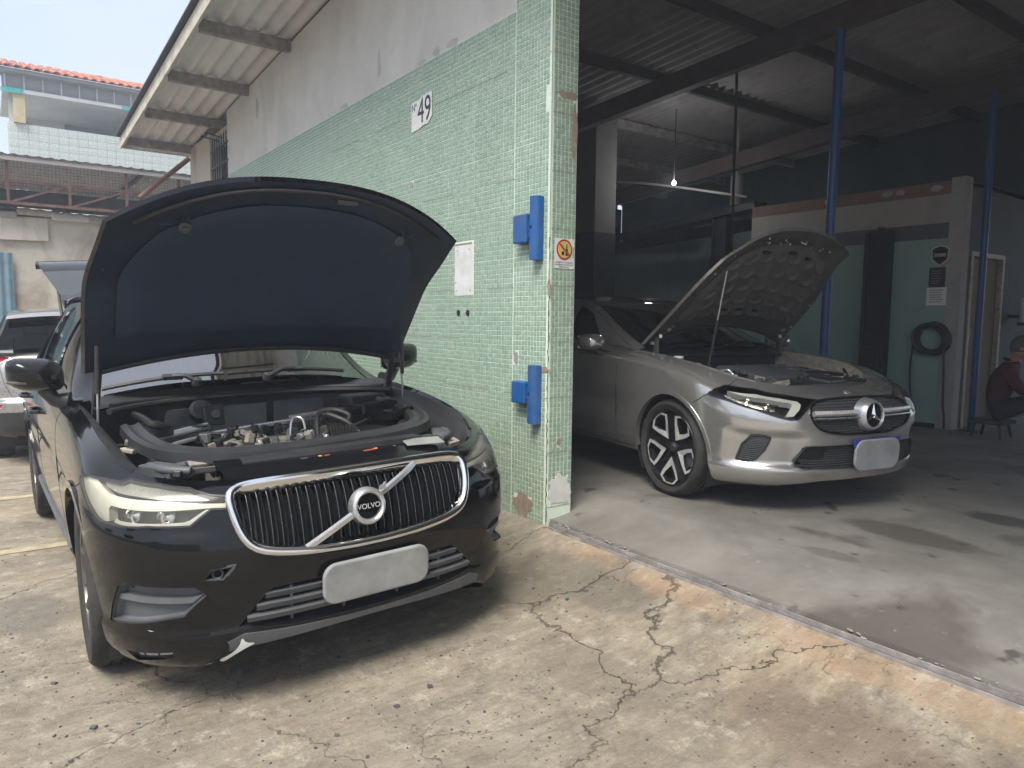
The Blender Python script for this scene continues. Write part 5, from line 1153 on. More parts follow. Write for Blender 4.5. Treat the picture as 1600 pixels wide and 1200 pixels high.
# raised tailgate
def tg(u, w, d=0.):
    L = 1.05; hw = .60 + .12 * min(1, u * 1.6); bend = 0 if u < .55 else (u - .55)
    x = -3.42 - (.87 * L * u) - .25 * bend * bend + d * .45; z = 1.60 + .47 * L * u - .55 * bend * bend * 1.2 + .03 * (1 - w * w) - d * .88
    return (x, w * hw, z)
m = MB(); m.grid(lambda u, w: tg(u, w), lin(.52, 1.05, 12), lin(-1, 1, 20)); m.grid(lambda u, w: tg(u, w, .06), lin(0, 1.0, 18), lin(-.97, .97, 20), flip=True)
for w in (-1, 1): m.grid(lambda u, d: tg(u, w * (1 - d * .5), d), lin(0, 1.05, 18), [0, .03, .06], flip=(w < 0))
m.grid(lambda d, w: tg(1.05, w, d), [0, .03, .06], lin(-1, 1, 20)); tgt = m.build('tailgate', M['suv_paint'] if 0 else black, car, smooth=50)
m = MB(); m.grid(lambda u, w: tg(u, w), lin(.03, .52, 12), lin(-1, 1, 20)); m.build('rear_window', simple('gate_glass', (.055, .06, .066), .32, 0, .1), tgt); MB().tube([tg(-.02, w, -.01) for w in lin(-1, 1, 14)], .022, 8).build('spoiler', black, tgt)
for sd in (-1, 1):
    MB().cyl((-3.55, sd * .60, 1.2), tg(.45, sd * .9, .05), .012, n=8).build('gas_strut', M['blk'], tgt)
    MB().obox((-3.46, sd * .585, 1.60), (.10, .03, .035), (0, .3, 0)).build('gate_hinge', M['blk'], tgt, smooth=0)
# raised bonnet
HP = hoodfn([-.377, .083, .729, .228, .839, .851, .811, 1.042, 1.022, .837, .06, -.526, 1.07, .93, .112])
us, ws = lin(0, 1, 34), lin(-1, 1, 48)
def edge(m, fo, fi, n=40):
    for w in (-1, 1): m.grid(lambda u, d: fo(u, w) * (1 - d) + fi(u, w) * d, lin(0, 1, n), [0, 1], flip=(w > 0))
    m.grid(lambda w, d: fo(1, w) * (1 - d) + fi(1, w) * d, lin(-1, 1, n), [0, 1], flip=True); m.grid(lambda w, d: fo(0, w) * (1 - d) + fi(0, w) * d, lin(-1, 1, n), [0, 1])
hi = lambda u, w: HP(.012 + u * .976, w * .985, .020 + .018 * (1 - abs(w) ** 8) * math.sin(math.pi * min(max(u, .001), .999)) ** .3)
m = MB(); m.grid(lambda u, w: HP(u, w), us, ws); edge(m, HP, lambda u, w: hi(u, w)); bo = m.build('bonnet', black, car, smooth=50)
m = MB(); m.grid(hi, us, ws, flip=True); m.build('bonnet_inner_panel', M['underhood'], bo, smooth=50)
def padf(a, b):
    # rounded pad outline in (u,w)
    k = .82 + .10 * b; uu = .50 + .37 * a * (1 - .22 * abs(b) ** 3); ww = .86 * b * (1 - .16 * max(0, a) ** 2 - .02)
    e = min(1, 8 * (1 - max(abs(a), abs(b)))); return HP(uu, ww, .044 + .022 * e + .002 * math.sin(a * 9) * math.sin(b * 7))
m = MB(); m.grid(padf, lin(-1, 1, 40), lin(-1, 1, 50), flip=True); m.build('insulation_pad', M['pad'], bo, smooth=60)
for w in (-.60, .62):
    p = HP(.80, w, .068); nn = (HP(.80, w, .08) - HP(.80, w, .05)).normalized(); MB().lathe([(0, .012), (.010, .011), (.013, .004), (.026, .001), (.027, -.006)], p, nn, 16).build('bump_stop', M['grey'], bo)
p = HP(.93, .22, .05); nn = (HP(.9, .2, .08) - HP(.9, .2, .05)).normalized(); MB().obox(p, (.012, .05, .01), (0, -.95, 0)).build('latch_striker', M['grey'], bo, smooth=0, bevel=.004)
MB().tube([HP(.02 + .0 * w, w * .93, .045) for w in lin(-1, 1, 30)], .012, 8).build('rear_seal', M['hose'], bo); MB().tube([HP(.955 - .04 * w * w, w * .86, .045) for w in lin(-1, 1, 30)], .010, 8).build('front_seal', M['hose'], bo)
for w in (-.62, .64):
    for k_ in range(5):
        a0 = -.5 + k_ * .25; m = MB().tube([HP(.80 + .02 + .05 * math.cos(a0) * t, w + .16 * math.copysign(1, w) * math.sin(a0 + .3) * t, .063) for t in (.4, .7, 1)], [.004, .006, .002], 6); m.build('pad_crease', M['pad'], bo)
r = random.Random(21)
for i in range(8):
    w = r.choice((-1, 1)) * r.uniform(.86, .93); u = r.uniform(.08, .9); p = HP(u, w, .045); nn = (HP(u, w, .08) - HP(u, w, .04)).normalized(); MB().lathe([(0, .003), (.006, .003), (.008, 0)], p, nn, 8).build('clip', M['blk'], bo)
for sd in (-1, 1):
    a = Vector((-.33, sd * .80, .985)); b = HP(.20, sd * .93, .05); d = (b - a)
    g = MB().cyl(a, a + d * .42, .0055, n=8).build('gas_strut', M['satin'], bo); MB().cyl(a + d * .40, b, .0115, n=12).build('strut_body', M['blk'], g)
    MB().bar((-.52, sd * .79, .99), tuple(HP(.06, sd * .92, .035)), .03, .035).build('bonnet_hinge', M['blk'], bo, smooth=0, bevel=.005)
# ---------------------------------------------------------------- engine bay
bay = MB(); bay.box(-.74, .70, -.72, .72, .34, .36); bay.build('bay_floor', M['void'], car, smooth=0)
for sd in (-1, 1):
    m = MB(); m.grid(lambda s, t: Vector(V_S.P(sd * s, 1.0)) * (1 - t) + Vector((float(V_S.P(sd * s, 1.0)[0]) - .02, sd * (.64 - .1 * t), .99 - .55 * t)) * t if t else Vector(V_S.P(sd * s, 1.0)) - Vector((0, 0, .006)), lin(.55, 2.0, 30), [0, .18, .5, 1], flip=(sd < 0)); m.build('inner_wing', M['blk'], car, smooth=60)
m = MB(); m.grid(lambda y, t: (-.66 - .05 * (1 - (y / .75) ** 2) + .10 * abs(y / .75) ** 3 - .02 * t, y, 1.02 - .42 * t), lin(-.76, .76, 30), lin(0, 1, 6)); m.build('firewall', M['blk'], car)
for y0, y1 in ((-.20, .10), (.14, .50), (-.52, -.24)):
    MB().box(-.692, -.675, y0, y1, .80, .985).build('firewall_panel', M['grey'], car, smooth=0, bevel=.006)
MB().tube([(-.60 - .06 * (1 - (y / .8) ** 2) + .26 * abs(y / .8) ** 4, y, 1.035 + .005 * math.cos(y * 3)) for y in lin(-.74, .76, 40)], .016, 8).build('cowl_seal', M['hose'], car)
MB().tube([(-.635 - .06 * (1 - (y / .8) ** 2) + .24 * abs(y / .8) ** 4, y, 1.052) for y in lin(-.72, .74, 40)], .012, 8).build('cowl_seal', M['hose'], car)
m = MB(); m.grid(lambda y, t: (-.62 - .06 * (1 - (y / .8) ** 2) + .2 * abs(y / .8) ** 4 - (.14 + .04 * abs(y)) * t, y, 1.045 + .04 * t), lin(-.80, .80, 30), [0, .3, .7, 1]); m.build('cowl_panel', M['blk'], car)
WK = lambda xe, w, h: Vector(V_K.C(xe, w)) + Vector((h * .55, 0, h))
for w0, w1, hb, wj in ((-.90, -.18, -.36, -.50), (-.16, .72, .10, .32)):
    w_ = MB().tube([WK(-.715, hb, .012), WK(-.735, (hb + wj) / 2, .040), WK(-.755, wj, .036)], [.014, .012, .010], 8).build('wiper', M['blk'], car); MB().tube([WK(-.755 - .012 * math.sin(i * .35), w0 + (w1 - w0) * i / 8, .022) for i in range(9)], .012, 6).build('wiper_blade', M['hose'], w_)
    MB().lathe([(0, .040), (.022, .034), (.028, 0)], WK(-.712, hb, -.004), (0.4, 0, 1), 14).build('wiper_cap', M['blk'], w_); MB().obox(WK(-.755, wj, .030), (.016, .05, .012), (0, .5, 0)).build('wiper_clip', M['blk'], w_, smooth=0, bevel=.004)
# black panels over the radiator
m = MB(); m.grid(lambda y, t: (.715 - .10 * (abs(y) / .5) ** 3 * .6 - .20 * t, y, .862 + .05 * t ** .6 - .015 * abs(y)), lin(-.50, .52, 34), lin(0, 1, 8)); sl = m.build('radiator_cover', M['gloss'], car, smooth=60)
for y, x, w_, mt in ((.10, .66, .06, 'red'), (.135, .645, .018, 'yellow'), (-.12, .65, .014, 'yellow'), (-.09, .652, .022, 'red'), (-.19, .655, .03, 'grey'), (.23, .64, .012, 'grey')):
    MB().obox((x, y, .9075), (.006, w_ / 2, .001), (0, .1, .15)).build('sticker', M[mt], sl, smooth=0)
MB().obox((.60, .40, .903), (.05, .09, .0015), (0, .12, -.2)).build('label_sheet', M['smear'], sl, smooth=0)
sec = [(-.055, -.03), (-.05, .012), (-.028, .022), (-.010, .012), (.010, .012), (.028, .024), (.05, .012), (.055, -.03)]
pth = spline([(-.36, -.655, .955), (-.05, -.655, .935), (.17, -.60, .915), (.34, -.44, .908), (.42, -.15, .912), (.43, .12, .918), (.40, .36, .925), (.28, .56, .935), (.02, .665, .955), (-.34, .67, .985)], 7)
sweep(pth, sec, 'bay_shroud', M['blk'], car)
sweep(spline([(.50, -.40, .895), (.53, -.1, .905), (.53, .15, .908), (.50, .42, .905)], 6), [(-.05, -.02), (-.04, .012), (.03, .014), (.05, -.02)], 'bay_shroud', M['blk'], car)
m = MB(); m.grid(lambda y, t: (.30 - .55 * t, y, .885 - .05 * t + .012 * math.sin(y * 20) * (1 if abs(y - .42) < .2 else 0)), lin(.22, .64, 20), lin(0, 1, 8)); m.obox((.03, .43, .84), (.27, .20, .04)); m.build('air_filter_box', M['blk'], car, smooth=40)
MB().obox((-.22, .52, .965), (.13, .12, .03), (.05, -.08, .15)).build('fuse_box_lid', M['gloss'], car, smooth=0, bevel=.012); MB().obox((-.05, .585, .945), (.10, .075, .03), (.1, -.12, .2)).build('fuse_box_lid', M['gloss'], car, smooth=0, bevel=.012)
MB().obox((-.42, .57, .97), (.08, .12, .05), (0, 0, .1)).build('brake_reservoir', M['blk'], car, smooth=0, bevel=.02)
en = MB().obox((-.18, -.02, .70), (.16, .32, .12)).build('engine', M['alu'], car, smooth=0, bevel=.015)
MB().obox((-.16, -.02, .82), (.10, .30, .030)).build('cylinder_head', M['alu'], en, smooth=0, bevel=.012)
MB().tube([(-.12, y, .855) for y in lin(-.30, .27, 8)], .022, 12).build('fuel_rail', M['alu'], en); MB().tube([(-.22, y, .85) for y in lin(-.30, .27, 8)], .018, 10).build('fuel_rail', M['steel_dark'], en)
r = random.Random(31)
for i, y in enumerate(lin(-.25, .22, 5)):
    MB().lathe([(.016, 0), (.018, .03), (.012, .035), (.012, .06), (.020, .065), (.018, .09), (0, .092)], (-.17, y, .845), (.1, 0, 1), 12).build('injector', M['blk'], en); MB().obox((-.165, y + .03, .905), (.018, .012, .014), (.2, 0, r.uniform(-.5, .5))).build('connector', M[['yellow', 'blk', 'red', 'blk', 'blk'][i]] if 0 else M[['beige', 'blk', 'blk', 'blk', 'blk'][i]], en, smooth=0, bevel=.003)
    MB().lathe([(.011, 0), (.011, .012), (0, .013)], (-.075, y, .845), (.2, 0, 1), 6).build('bolt', M['satin'], en)
MB().tube(spline([(-.12, .03, .86), (-.13, .05, .95), (-.10, .09, .955), (-.08, .10, .88)]), .007, 8).build('metal_pipe', M['satin'], en)
m = MB()
for i in range(9): m.lathe([(.052, i * .016), (.064, i * .016 + .008), (.052, i * .016 + .016)], (.02, -.40, .80), (0, 1, .05), 24)
m.lathe([(0, 0), (.05, 0)], (.02, -.40, .80), (0, 1, .05), 24); m.build('ribbed_hose', M['hose'], car)
m = MB()
for i in range(8): m.lathe([(.058, i * .015), (.070, i * .015 + .0075), (.058, i * .015 + .015)], (.10, .16, .865), (.35, 1, .1), 24)
m.build('ribbed_hose', M['hose'], car)
MB().obox((.0, -.50, .80), (.07, .07, .035), (.1, .2, .4)).build('alternator', M['beige'], car, smooth=0, bevel=.02)
cp = MB().lathe([(0, .05), (.045, .048), (.060, .035), (.062, 0), (.05, -.03)], (-.52, -.30, .975), (.75, 0, .6), 28).build('coolant_cap', M['blk'], car); MB().obox((-.455, -.255, .965), (.02, .055, .055), (0, -.2, .1)).build('cap_block', M['blk'], cp, smooth=0, bevel=.01); MB().lathe([(0, .012), (.022, .012), (.024, 0)], (-.432, -.25, .975), (1, 0, .2), 20).build('cap_boss', M['grey'], cp)
MB().tube(spline([(-.35, -.58, .70), (-.36, -.575, .84), (-.37, -.53, .885), (-.38, -.42, .905), (-.39, -.30, .92)]), .020, 12).build('coolant_pipe', M['satin'], car)
MB().tube(spline([(-.28, -.545, .70), (-.29, -.535, .83), (-.30, -.49, .858), (-.33, -.36, .875), (-.37, -.24, .885)]), .011, 10).build('coolant_pipe', M['satin'], car)
MB().bar((-.36, -.30, .885), (-.30, .25, .93), .035, .022).build('cross_strut', M['satin'], car, smooth=0, bevel=.004); MB().bar((-.31, .10, .935), (-.28, .50, .965), .05, .02).build('heat_shield', M['alu'], car, smooth=0, bevel=.006)
for i in range(12):
    y0 = r.uniform(-.35, .35); x0 = r.uniform(-.45, .2); pts = [(x0 + r.uniform(-.14, .14), y0 + r.uniform(-.16, .16), .84 + r.uniform(-.03, .09)) for _ in range(4)]; MB().tube(spline(pts, 5), r.uniform(.005, .011), 6).build('cable', M['hose'], car)
MB().tube(spline([(-.02, .14, .86), (-.06, .16, .97), (.0, .22, 1.0), (.06, .28, .97), (.04, .24, .92), (-.02, .20, .93), (0, .18, .98), (.08, .26, .94), (.12, .30, .87)]), .016, 8).build('looped_hose', M['hose'], car)
MB().tube(spline([(-.5, -.62, 1.0), (-.35, -.60, .99), (-.28, -.57, .965), (-.32, -.50, .95)]), .018, 8).build('washer_hose', M['hose'], car)
for i in range(60):
    x, y = r.uniform(-.34, .12), r.uniform(-.36, .34); MB().obox((x, y, .845 + r.uniform(-.02, .05)), (r.uniform(.008, .03), r.uniform(.008, .03), r.uniform(.006, .025)), (r.uniform(-.4, .4), r.uniform(-.4, .4), r.uniform(0, 3))).build('engine_fitting', M[r.choice(('alu', 'beige', 'blk', 'alu', 'grey', 'satin', 'blk'))], en, smooth=0, bevel=.003)
for i in range(24):
    x, y = r.uniform(-.32, .10), r.uniform(-.33, .32); MB().lathe([(.010, 0), (.012, .02), (.008, .026), (0, .028)], (x, y, .85 + r.uniform(-.01, .03)), (r.uniform(-.4, .4), r.uniform(-.4, .4), 1), 8).build('engine_bolt', M[r.choice(('satin', 'alu', 'blk'))], en)
for i in range(34):
    sd = r.choice((-1, 1)); x = r.uniform(-.25, .50); y = sd * (r.uniform(.58, .76) if x < .3 else r.uniform(.45, .68)); z = .87 + .05 * (x < .1) + r.uniform(-.03, .01)
    MB().obox((x, y, z), (r.uniform(.012, .05), r.uniform(.012, .04), r.uniform(.006, .022)), (r.uniform(-.3, .3), r.uniform(-.3, .3), r.uniform(0, 3))).build('bracket', M[r.choice(('blk', 'blk', 'grey', 'gloss', 'hose', 'alu'))], car, smooth=0, bevel=.004)
for sd in (-1, 1):
    MB().lathe([(.10, 0), (.095, .04), (.05, .06), (.03, .07), (.0, .075)], (-.40, sd * .56, .90), (0, 0, 1), 24).build('strut_tower', M['blk'], car)
    m = MB(); m.tube(spline([(.28, sd * .70, .88), (.40, sd * .66, .88), (.46, sd * .58, .875)]), .02, 8); m.obox((.33, sd * .66, .86), (.09, .045, .03), (0, 0, sd * -.5)); m.build('lamp_bracket', M['grey'], car, smooth=0, bevel=.006)
    MB().lathe([(0, .05), (.035, .05), (.04, .0)], (.42, sd * .66, .80), (-.2, 0, 1), 16).build('lamp_cap', M['blk'], car)
# ---------------------------------------------------------------- silver saloon with raised bonnet inside the garage
car = empty('silver_sedan', (.385, 1.727, .121), (0, 0, R(-10.14)), 'silver saloon car with raised bonnet standing inside the garage', 'car')
S = MERC; silver = M['silver_paint']
LAMP = [(-.843, .81), (-.796, .868), (-.736, .916), (-.711, .926), (-.494, .948), (-.273, .93), (-.152, .898), (-.196, .862), (-.246, .776), (-.284, .721), (-.32, .713), (-.394, .731), (-.562, .782), (-.728, .81)]
DRL = [(-.717, .902), (-.496, .93), (-.328, .92), (-.238, .9), (-.232, .868), (-.257, .806), (-.298, .743), (-.345, .735), (-.309, .808), (-.279, .866), (-.29, .88), (-.447, .906), (-.634, .896)]
LOWR = [(-.672, .868), (-.546, .892), (-.35, .880), (-.4, .846), (-.406, .782), (-.499, .794), (-.609, .824), (-.672, .834)]
VENT = [(-.694, .275), (-.664, .425), (-.609, .519), (-.524, .543), (-.452, .513), (-.488, .387), (-.554, .289), (-.62, .261)]
ymz = lambda p: yz(p, S)
gh = [(0, .712), (.28, .706), (.38, .692), (.43, .660), (.447, .617), (.43, .570), (.375, .527), (.25, .505)]
GR = chaikin(ymz(gh + [(0, .498)] + [(-a, b) for a, b in gh[1:][::-1]]), 1)
INT = ymz([(-.53, .335), (-.475, .435), (-.2, .437), (0, .437), (.2, .437), (.475, .435), (.53, .335), (.47, .298), (0, .286), (-.47, .298)])
BOT = [(-.5, -.1), (-.45, .03), (-.14, .11), (.14, .11), (.45, .03), (.5, -.1)]
arches = [arch(S, cx, .325, .372, sd) for cx in (0, -2.729) for sd in (-1, 1)]
def m_extra(sv):
    s, v = np.abs(sv[:, 0]), sv[:, 1]
    e = -.030 * sstep(v, .60, .52) * sstep(v, .215, .275) * sstep(s, .20, .32) * sstep(s, .80, .66)
    e += .012 * sstep(v, .25, .20) * sstep(s, .95, .85)
    e += .012 * np.exp(-((v - .88) / .04) ** 2) * (s > 1) + -.012 * np.exp(-((v - .45) / .10) ** 2) * sstep(s, 1.3, 1.8)
    e += -.010 * sstep(v, .12, .06) * (s > 1.2)
    return e
sheet('body_shell', S, 4.36, .03, .02, [LAMP, mirror(LAMP), VENT, mirror(VENT), GR, INT, BOT] + arches, silver, car, extra=m_extra)
gb = patch('grille', S, GR, -.05, M['void'], car, .03); rimwall('grille_shroud', S, GR, .004, -.05, M['gloss'], gb)
trim('grille_frame', S, GR, [(-.006, .005), (.006, .006), (.008, -.02), (-.008, -.02)], M['gloss'], gb)
# honeycomb pins of the grille
m = MB(); rows = 13
for j in range(rows):
    z = .512 + j * .0155; 
    for i in range(-22, 23):
        y = i * .021 + (.0105 if j % 2 else 0)
        if (y / .43) ** 4 + ((z - .606) / .098) ** 4 > 1: continue
        s_ = S.inv([(max(abs(y), 1e-3), z)], (1, 2), 1 if y >= 0 else -1)[0]; p = S.P(*s_); m.obox((p[0] - .022, p[1], p[2]), (.014, .0072, .0034), (0, .25, 0))
tag(m.build('grille_pin', M['grey'], gb, smooth=0), kind='stuff')
for z0, z1, d, mt in ((.612, .642, .024, 'rimcut'), (.594, .604, .018, 'satin')):
    for sd in (-1, 1):
        p = ymz([(sd * y, (z0 + z1) / 2) for y in lin(.06, .425, 18)]); h = (z1 - z0) / 2; trim('grille_blade', S, p, [(-h, d - .008), (-h * .4, d), (h * .6, d), (h, d - .008), (h, -.03), (-h, -.03)], M[mt], gb, closed=False)
C0 = Vector(S.P(0., ymz([(1e-3, .612)])[0][1])) + Vector((.030, 0, 0)); ax = Vector((1, 0, .06)).normalized(); uy = Vector((0, 1, 0)); uz = ax.cross(uy)
bd = MB().lathe([(0, 0), (.078, 0), (.080, -.03)], C0, ax, 44).build('badge', M['gloss'], gb)
MB().lathe([(.074, .0), (.076, .010), (.081, .014), (.088, .008), (.100, -.022), (.108, -.06), (.07, -.06)], C0, ax, 56, closed=True).build('badge_ring', M['satin'], bd)
for q in range(3):
    a = math.pi / 2 + q * 2 * math.pi / 3; t_ = (.074 * math.cos(a), .074 * math.sin(a)); b1 = (.0175 * math.cos(a + math.pi / 3), .0175 * math.sin(a + math.pi / 3)); b2 = (.0175 * math.cos(a - math.pi / 3), .0175 * math.sin(a - math.pi / 3))
    O = C0 + ax * .001; f3 = lambda p, h: O + uy * p[0] + uz * p[1] + ax * h
    MB().add([f3(t_, .002), f3(b1, .0), f3((0, 0), .014), f3(b2, 0)], [(0, 1, 2), (0, 2, 3)]).build('star_arm', M['chrome'], bd, smooth=0)
for sd in (-1, 1):
    f = (lambda p: p) if sd < 0 else mirror
    ho = patch('headlamp', S, f(LAMP), -.06, M['gloss'], car, .03); rimwall('lamp_wall', S, f(LAMP), .002, -.06, M['gloss'], ho); patch('lens', S, f(LAMP), .002, M['lens'], ho, .03)
    trim('lamp_gasket', S, f(LAMP), [(-.003, .004), (.009, .004), (.009, -.01), (-.003, -.01)], M['gloss'], ho)
    patch('light_guide', S, f(DRL), -.012, M['drlw'], ho, .02); rimwall('guide_edge', S, f(DRL), -.012, -.05, M['drlw'], ho); lr = patch('reflector', S, f(LOWR), -.030, M['bowl'], ho, .02); rimwall('reflector_edge', S, f(LOWR), -.03, -.055, M['bowl'], ho)
    for s0, v0 in ((-.60, .858), (-.455, .836)):
        s1 = s0 if sd < 0 else -s0; p = Vector(S.P(s1, v0)); n = Vector(S.N(s1, v0)); MB().lathe([(0, .016), (.016, .012), (.022, .002), (.026, .008), (.030, -.004)], p - n * .034, n, 22).build('projector', M['bowl'], ho)
    vn = patch('side_vent', S, f(VENT), -.065, M['void'], car, .03); rimwall('vent_wall', S, f(VENT), -.022, -.065, M['blk'], vn); trim('vent_edge', S, f(VENT), [(-.006, -.024), (.006, -.022), (.008, -.05), (-.006, -.05)], M['blk'], vn)
    m = MB(); vp = np.array(VENT)
    for j in range(16):
        for i in range(22):
            q = np.array([[-.70 + i * .0125 + (.006 if j % 2 else 0), .265 + j * .0185]])
            if not inside(q, VENT)[0]: continue
            s1 = q[0, 0] * (1 if sd < 0 else -1); p = S.P(s1, q[0, 1]); n = S.N(s1, q[0, 1]); p = p - n * .042; m.obox(tuple(p), (.012, .0052, .0030), (0, 0, math.atan2(n[1], n[0])))
    tag(m.build('vent_pin', M['grey'], vn, smooth=0), kind='stuff')
it = patch('lower_intake', S, INT, -.06, M['void'], car, .04); rimwall('intake_wall', S, INT, .010, -.06, M['blk'], it)
m = MB()
for j in range(9):
    z = .298 + j * .0155
    for i in range(-26, 27):
        y = i * .0195 + (.0098 if j % 2 else 0); hw = .53 if z > .33 else .48
        if abs(y) > hw - .055 * max(0, (z - .335) / .1): continue
        s_ = S.inv([(max(abs(y), 1e-3), z)], (1, 2), 1 if y >= 0 else -1)[0]; p = S.P(*s_); m.obox((p[0] - .018, p[1], p[2]), (.012, .0075, .0032), (0, .2, 0))
tag(m.build('intake_pin', M['grey'], it, smooth=0), kind='stuff')
patch('radar_cover', S, ymz([(-.49, .425), (-.35, .43), (-.345, .355), (-.50, .36)]), -.004, M['gloss'], it, .03)
m = MB(); ring = []
for cx, cz, a0 in ((.13, .03, 0), (-.13, .03, 90), (-.13, -.025, 180), (.13, -.025, 270)): ring += [(cx + .07 * math.cos(R(a0 + 9 * i)), cz + .07 * math.sin(R(a0 + 9 * i))) for i in range(11)]
np_ = m.prism(ring, (.862, .045, .365), (0, 1, 0), (.05, 0, 1), .02).build('number_plate', M['smear2'], car, smooth=40, bevel=.007, seg=3)
MB().prism([(-.205, .055), (.205, .055), (.205, .105), (-.205, .105)], (.860, .045, .365), (0, 1, 0), (.05, 0, 1), .012).build('plate_band', M['plateblue'], np_, smooth=0, bevel=.003)
for q, w_ in (((-.232, .515), .0), ):
    pass
for sd in (-1, 1):
    sm = [(sd * s, v) for s, v in ((.623, .985), (.70, .935), (.72, .925))]; trim('bumper_gap', S, sm, SEAM, M['void'], car, closed=False); trim('bumper_gap', S, [(sd * s, v) for s, v in ((.843, .81), (.88, .76), (.925, .69))], SEAM, M['void'], car, closed=False)
    for xx in (-.61, -1.72, -2.55): trim('door_gap', S, S.inv([(xx, z) for z in lin(.27, .955, 14)], (0, 2), sd), SEAM, M['void'], car, closed=False)
    trim('sill_gap', S, S.inv([(x, .265) for x in lin(-.42, -2.32, 24)], (0, 2), sd), SEAM, M['void'], car, closed=False)
    for xx in (-1.55, -2.42):
        q = S.inv([(xx, .80)], (0, 2), sd)[0]; h0 = Vector(S.P(*q)); MB().tube([h0 + Vector((.11, 0, 0)), h0 + Vector((.09, sd * .03, 0)), h0 + Vector((-.09, sd * .03, 0)), h0 + Vector((-.11, 0, 0))], .011, 8).build('door_handle', silver, car)
    for cx in (0, -2.729):
        a = [(cx + .374 * math.cos(t), .325 + .374 * math.sin(t)) for t in lin(-.12, math.pi + .12, 46)]; trim('arch_lip', S, S.inv([q for q in a if q[1] > .27], (0, 2), sd), [(-.014, .005), (.010, .006), (.012, -.03), (-.016, -.008)], silver, car, closed=False)
    trim('fender_flange', S, [(sd * s, .998) for s in lin(.45, 1.75, 40)], [(-.004, .003), (.010, .002), (.012, -.03), (-.003, -.03)], silver, car, closed=False)
wells(car, S, (0, -2.729), .325, .372, .56, .85)
for x in (0, -2.729):
    for sd in (-1, 1): wheel(car, x, sd * .775, .326, .260, .225, 'petal', rimmat=M['rim'])
rear_wall(car, S, 4.34, silver); MB().box(-3.4, .5, -.66, .66, .20, .24).build('underbody', M['void'], car, smooth=0)
K = Canopy([(-.62, .952, .715, .06, .16), (-.85, 1.035, .69, .06, .13), (-1.06, 1.126, .66, .05, .10), (-1.465, 1.296, .595, .045, .05), (-1.75, 1.35, .57, .045, .02), (-2.3, 1.365, .56, .045, 0), (-2.8, 1.31, .555, .04, 0), (-3.1, 1.19, .565, .03, -.03), (-3.42, .985, .64, .02, -.05)])
canopy_grid('windscreen', K, -.66, -1.55, M['windscreen_dark'], car, w0=-.93, w1=.93); canopy_grid('roof', K, -1.53, -2.75, M['dark_car_paint'], car); canopy_grid('rear_window', K, -2.74, -3.40, M['tint'], car)
for sd in (-1, 1):
    m = MB(); m.grid(lambda x, w: K.C(x, sd * w) + np.array([0, 0, .004]), lin(-.62, -1.6, 26), lin(.90, 1.0, 4)); m.build('windscreen_pillar', silver, car, smooth=60); m = MB(); m.grid(lambda x, w: K.C(x, sd * w) + np.array([0, 0, .004]), lin(-2.7, -3.42, 14), lin(.90, 1.0, 4)); m.build('rear_pillar', silver, car, smooth=60)
m = MB(); m.grid(lambda x, w: K.C(x, w) + np.array([0, 0, .003]), lin(-1.54, -2.3, 12), lin(-.86, .86, 20)); m.build('roof_panel', M['gloss'], car)
wins = [[(-.96, .08), (-1.62, .05), (-1.62, .93), (-1.5, .92), (-1.3, .88)], [(-1.70, .05), (-2.48, .05), (-2.62, .5), (-2.5, .9), (-1.70, .93)]]
side_glass(car, S, K, -.64, -3.40, wins, silver, M['tint'])
interior(car, .28, -.72, .90, .66, [(-1.6, -.36), (-1.6, .36), (-2.4, -.36), (-2.4, .36)], .50)
for sd in (-1, 1):
    m = MB(); cx, cy, cz = -.86, sd * .965, 1.01
    def mf(a, b):
        x = math.cos(a); r = max(0, 1 - max(0, x) ** 2.2) ** .5 if x > 0 else 1 - .12 * (-x)
        return (cx + (.11 * x if x > 0 else .05 * x), cy + .105 * r * math.copysign(abs(math.cos(b)) ** .7, math.cos(b)), cz + .062 * r * math.copysign(abs(math.sin(b)) ** .7, math.sin(b)))
    m.grid(mf, lin(.001, math.pi * .98, 22), lin(0, 2 * math.pi, 41)); mr = m.build('mirror', silver, car, smooth=60); MB().prism([(-.085, -.05), (.085, -.05), (.085, .05), (-.085, .05)], (cx - .05, cy, cz), (0, -1, 0), (0, 0, 1), .004).build('mirror_glass', M['chrome'], mr, smooth=0)
    MB().tube([(cx + .0, cy + sd * -.02, cz - .05), (cx + .02, sd * .87, cz - .09), (cx + .04, sd * .80, cz - .10)], [.022, .024, .03], 10).build('mirror_arm', M['blk'], mr)
# raised bonnet with embossed inner panel
HP2 = hoodfn([-.458, .142, .57, .131, .693, .635, .503, .942, .85, .746, .069, -.577, .934, .873, .076])
hi2 = lambda u, w: HP2(.012 + u * .976, w * .98, .022 + .016 * (1 - abs(w) ** 8) * math.sin(math.pi * min(max(u, .001), .999)) ** .3)
m = MB(); m.grid(lambda u, w: HP2(u, w), us, ws); edge(m, HP2, hi2); bo = m.build('bonnet', silver, car, smooth=50)
m = MB(); m.grid(hi2, us, ws, flip=True); M['ins'] = simple('bonnet_inner_skin', (.10, .10, .095), .55, .2, .2, 8, dirt=(.05, .045, .04), dirt_amt=.5); m.build('bonnet_inner_panel', M['ins'], bo, smooth=50)
def dimple(u, w):
    h = 0.
    for j in range(5):
        for i in range(-3, 4):
            cu = .22 + j * .135; cw = (i + (.5 if j % 2 else 0)) * .235
            du, dw = (u - cu) / .060, (w - cw) / .105; rr = math.hypot(du, dw)
            if rr < 1.6: h += .020 * math.exp(-((rr - .75) / .24) ** 2) * (.5 + .5 * math.cos(math.atan2(dw, du) - 2.4))
    return h
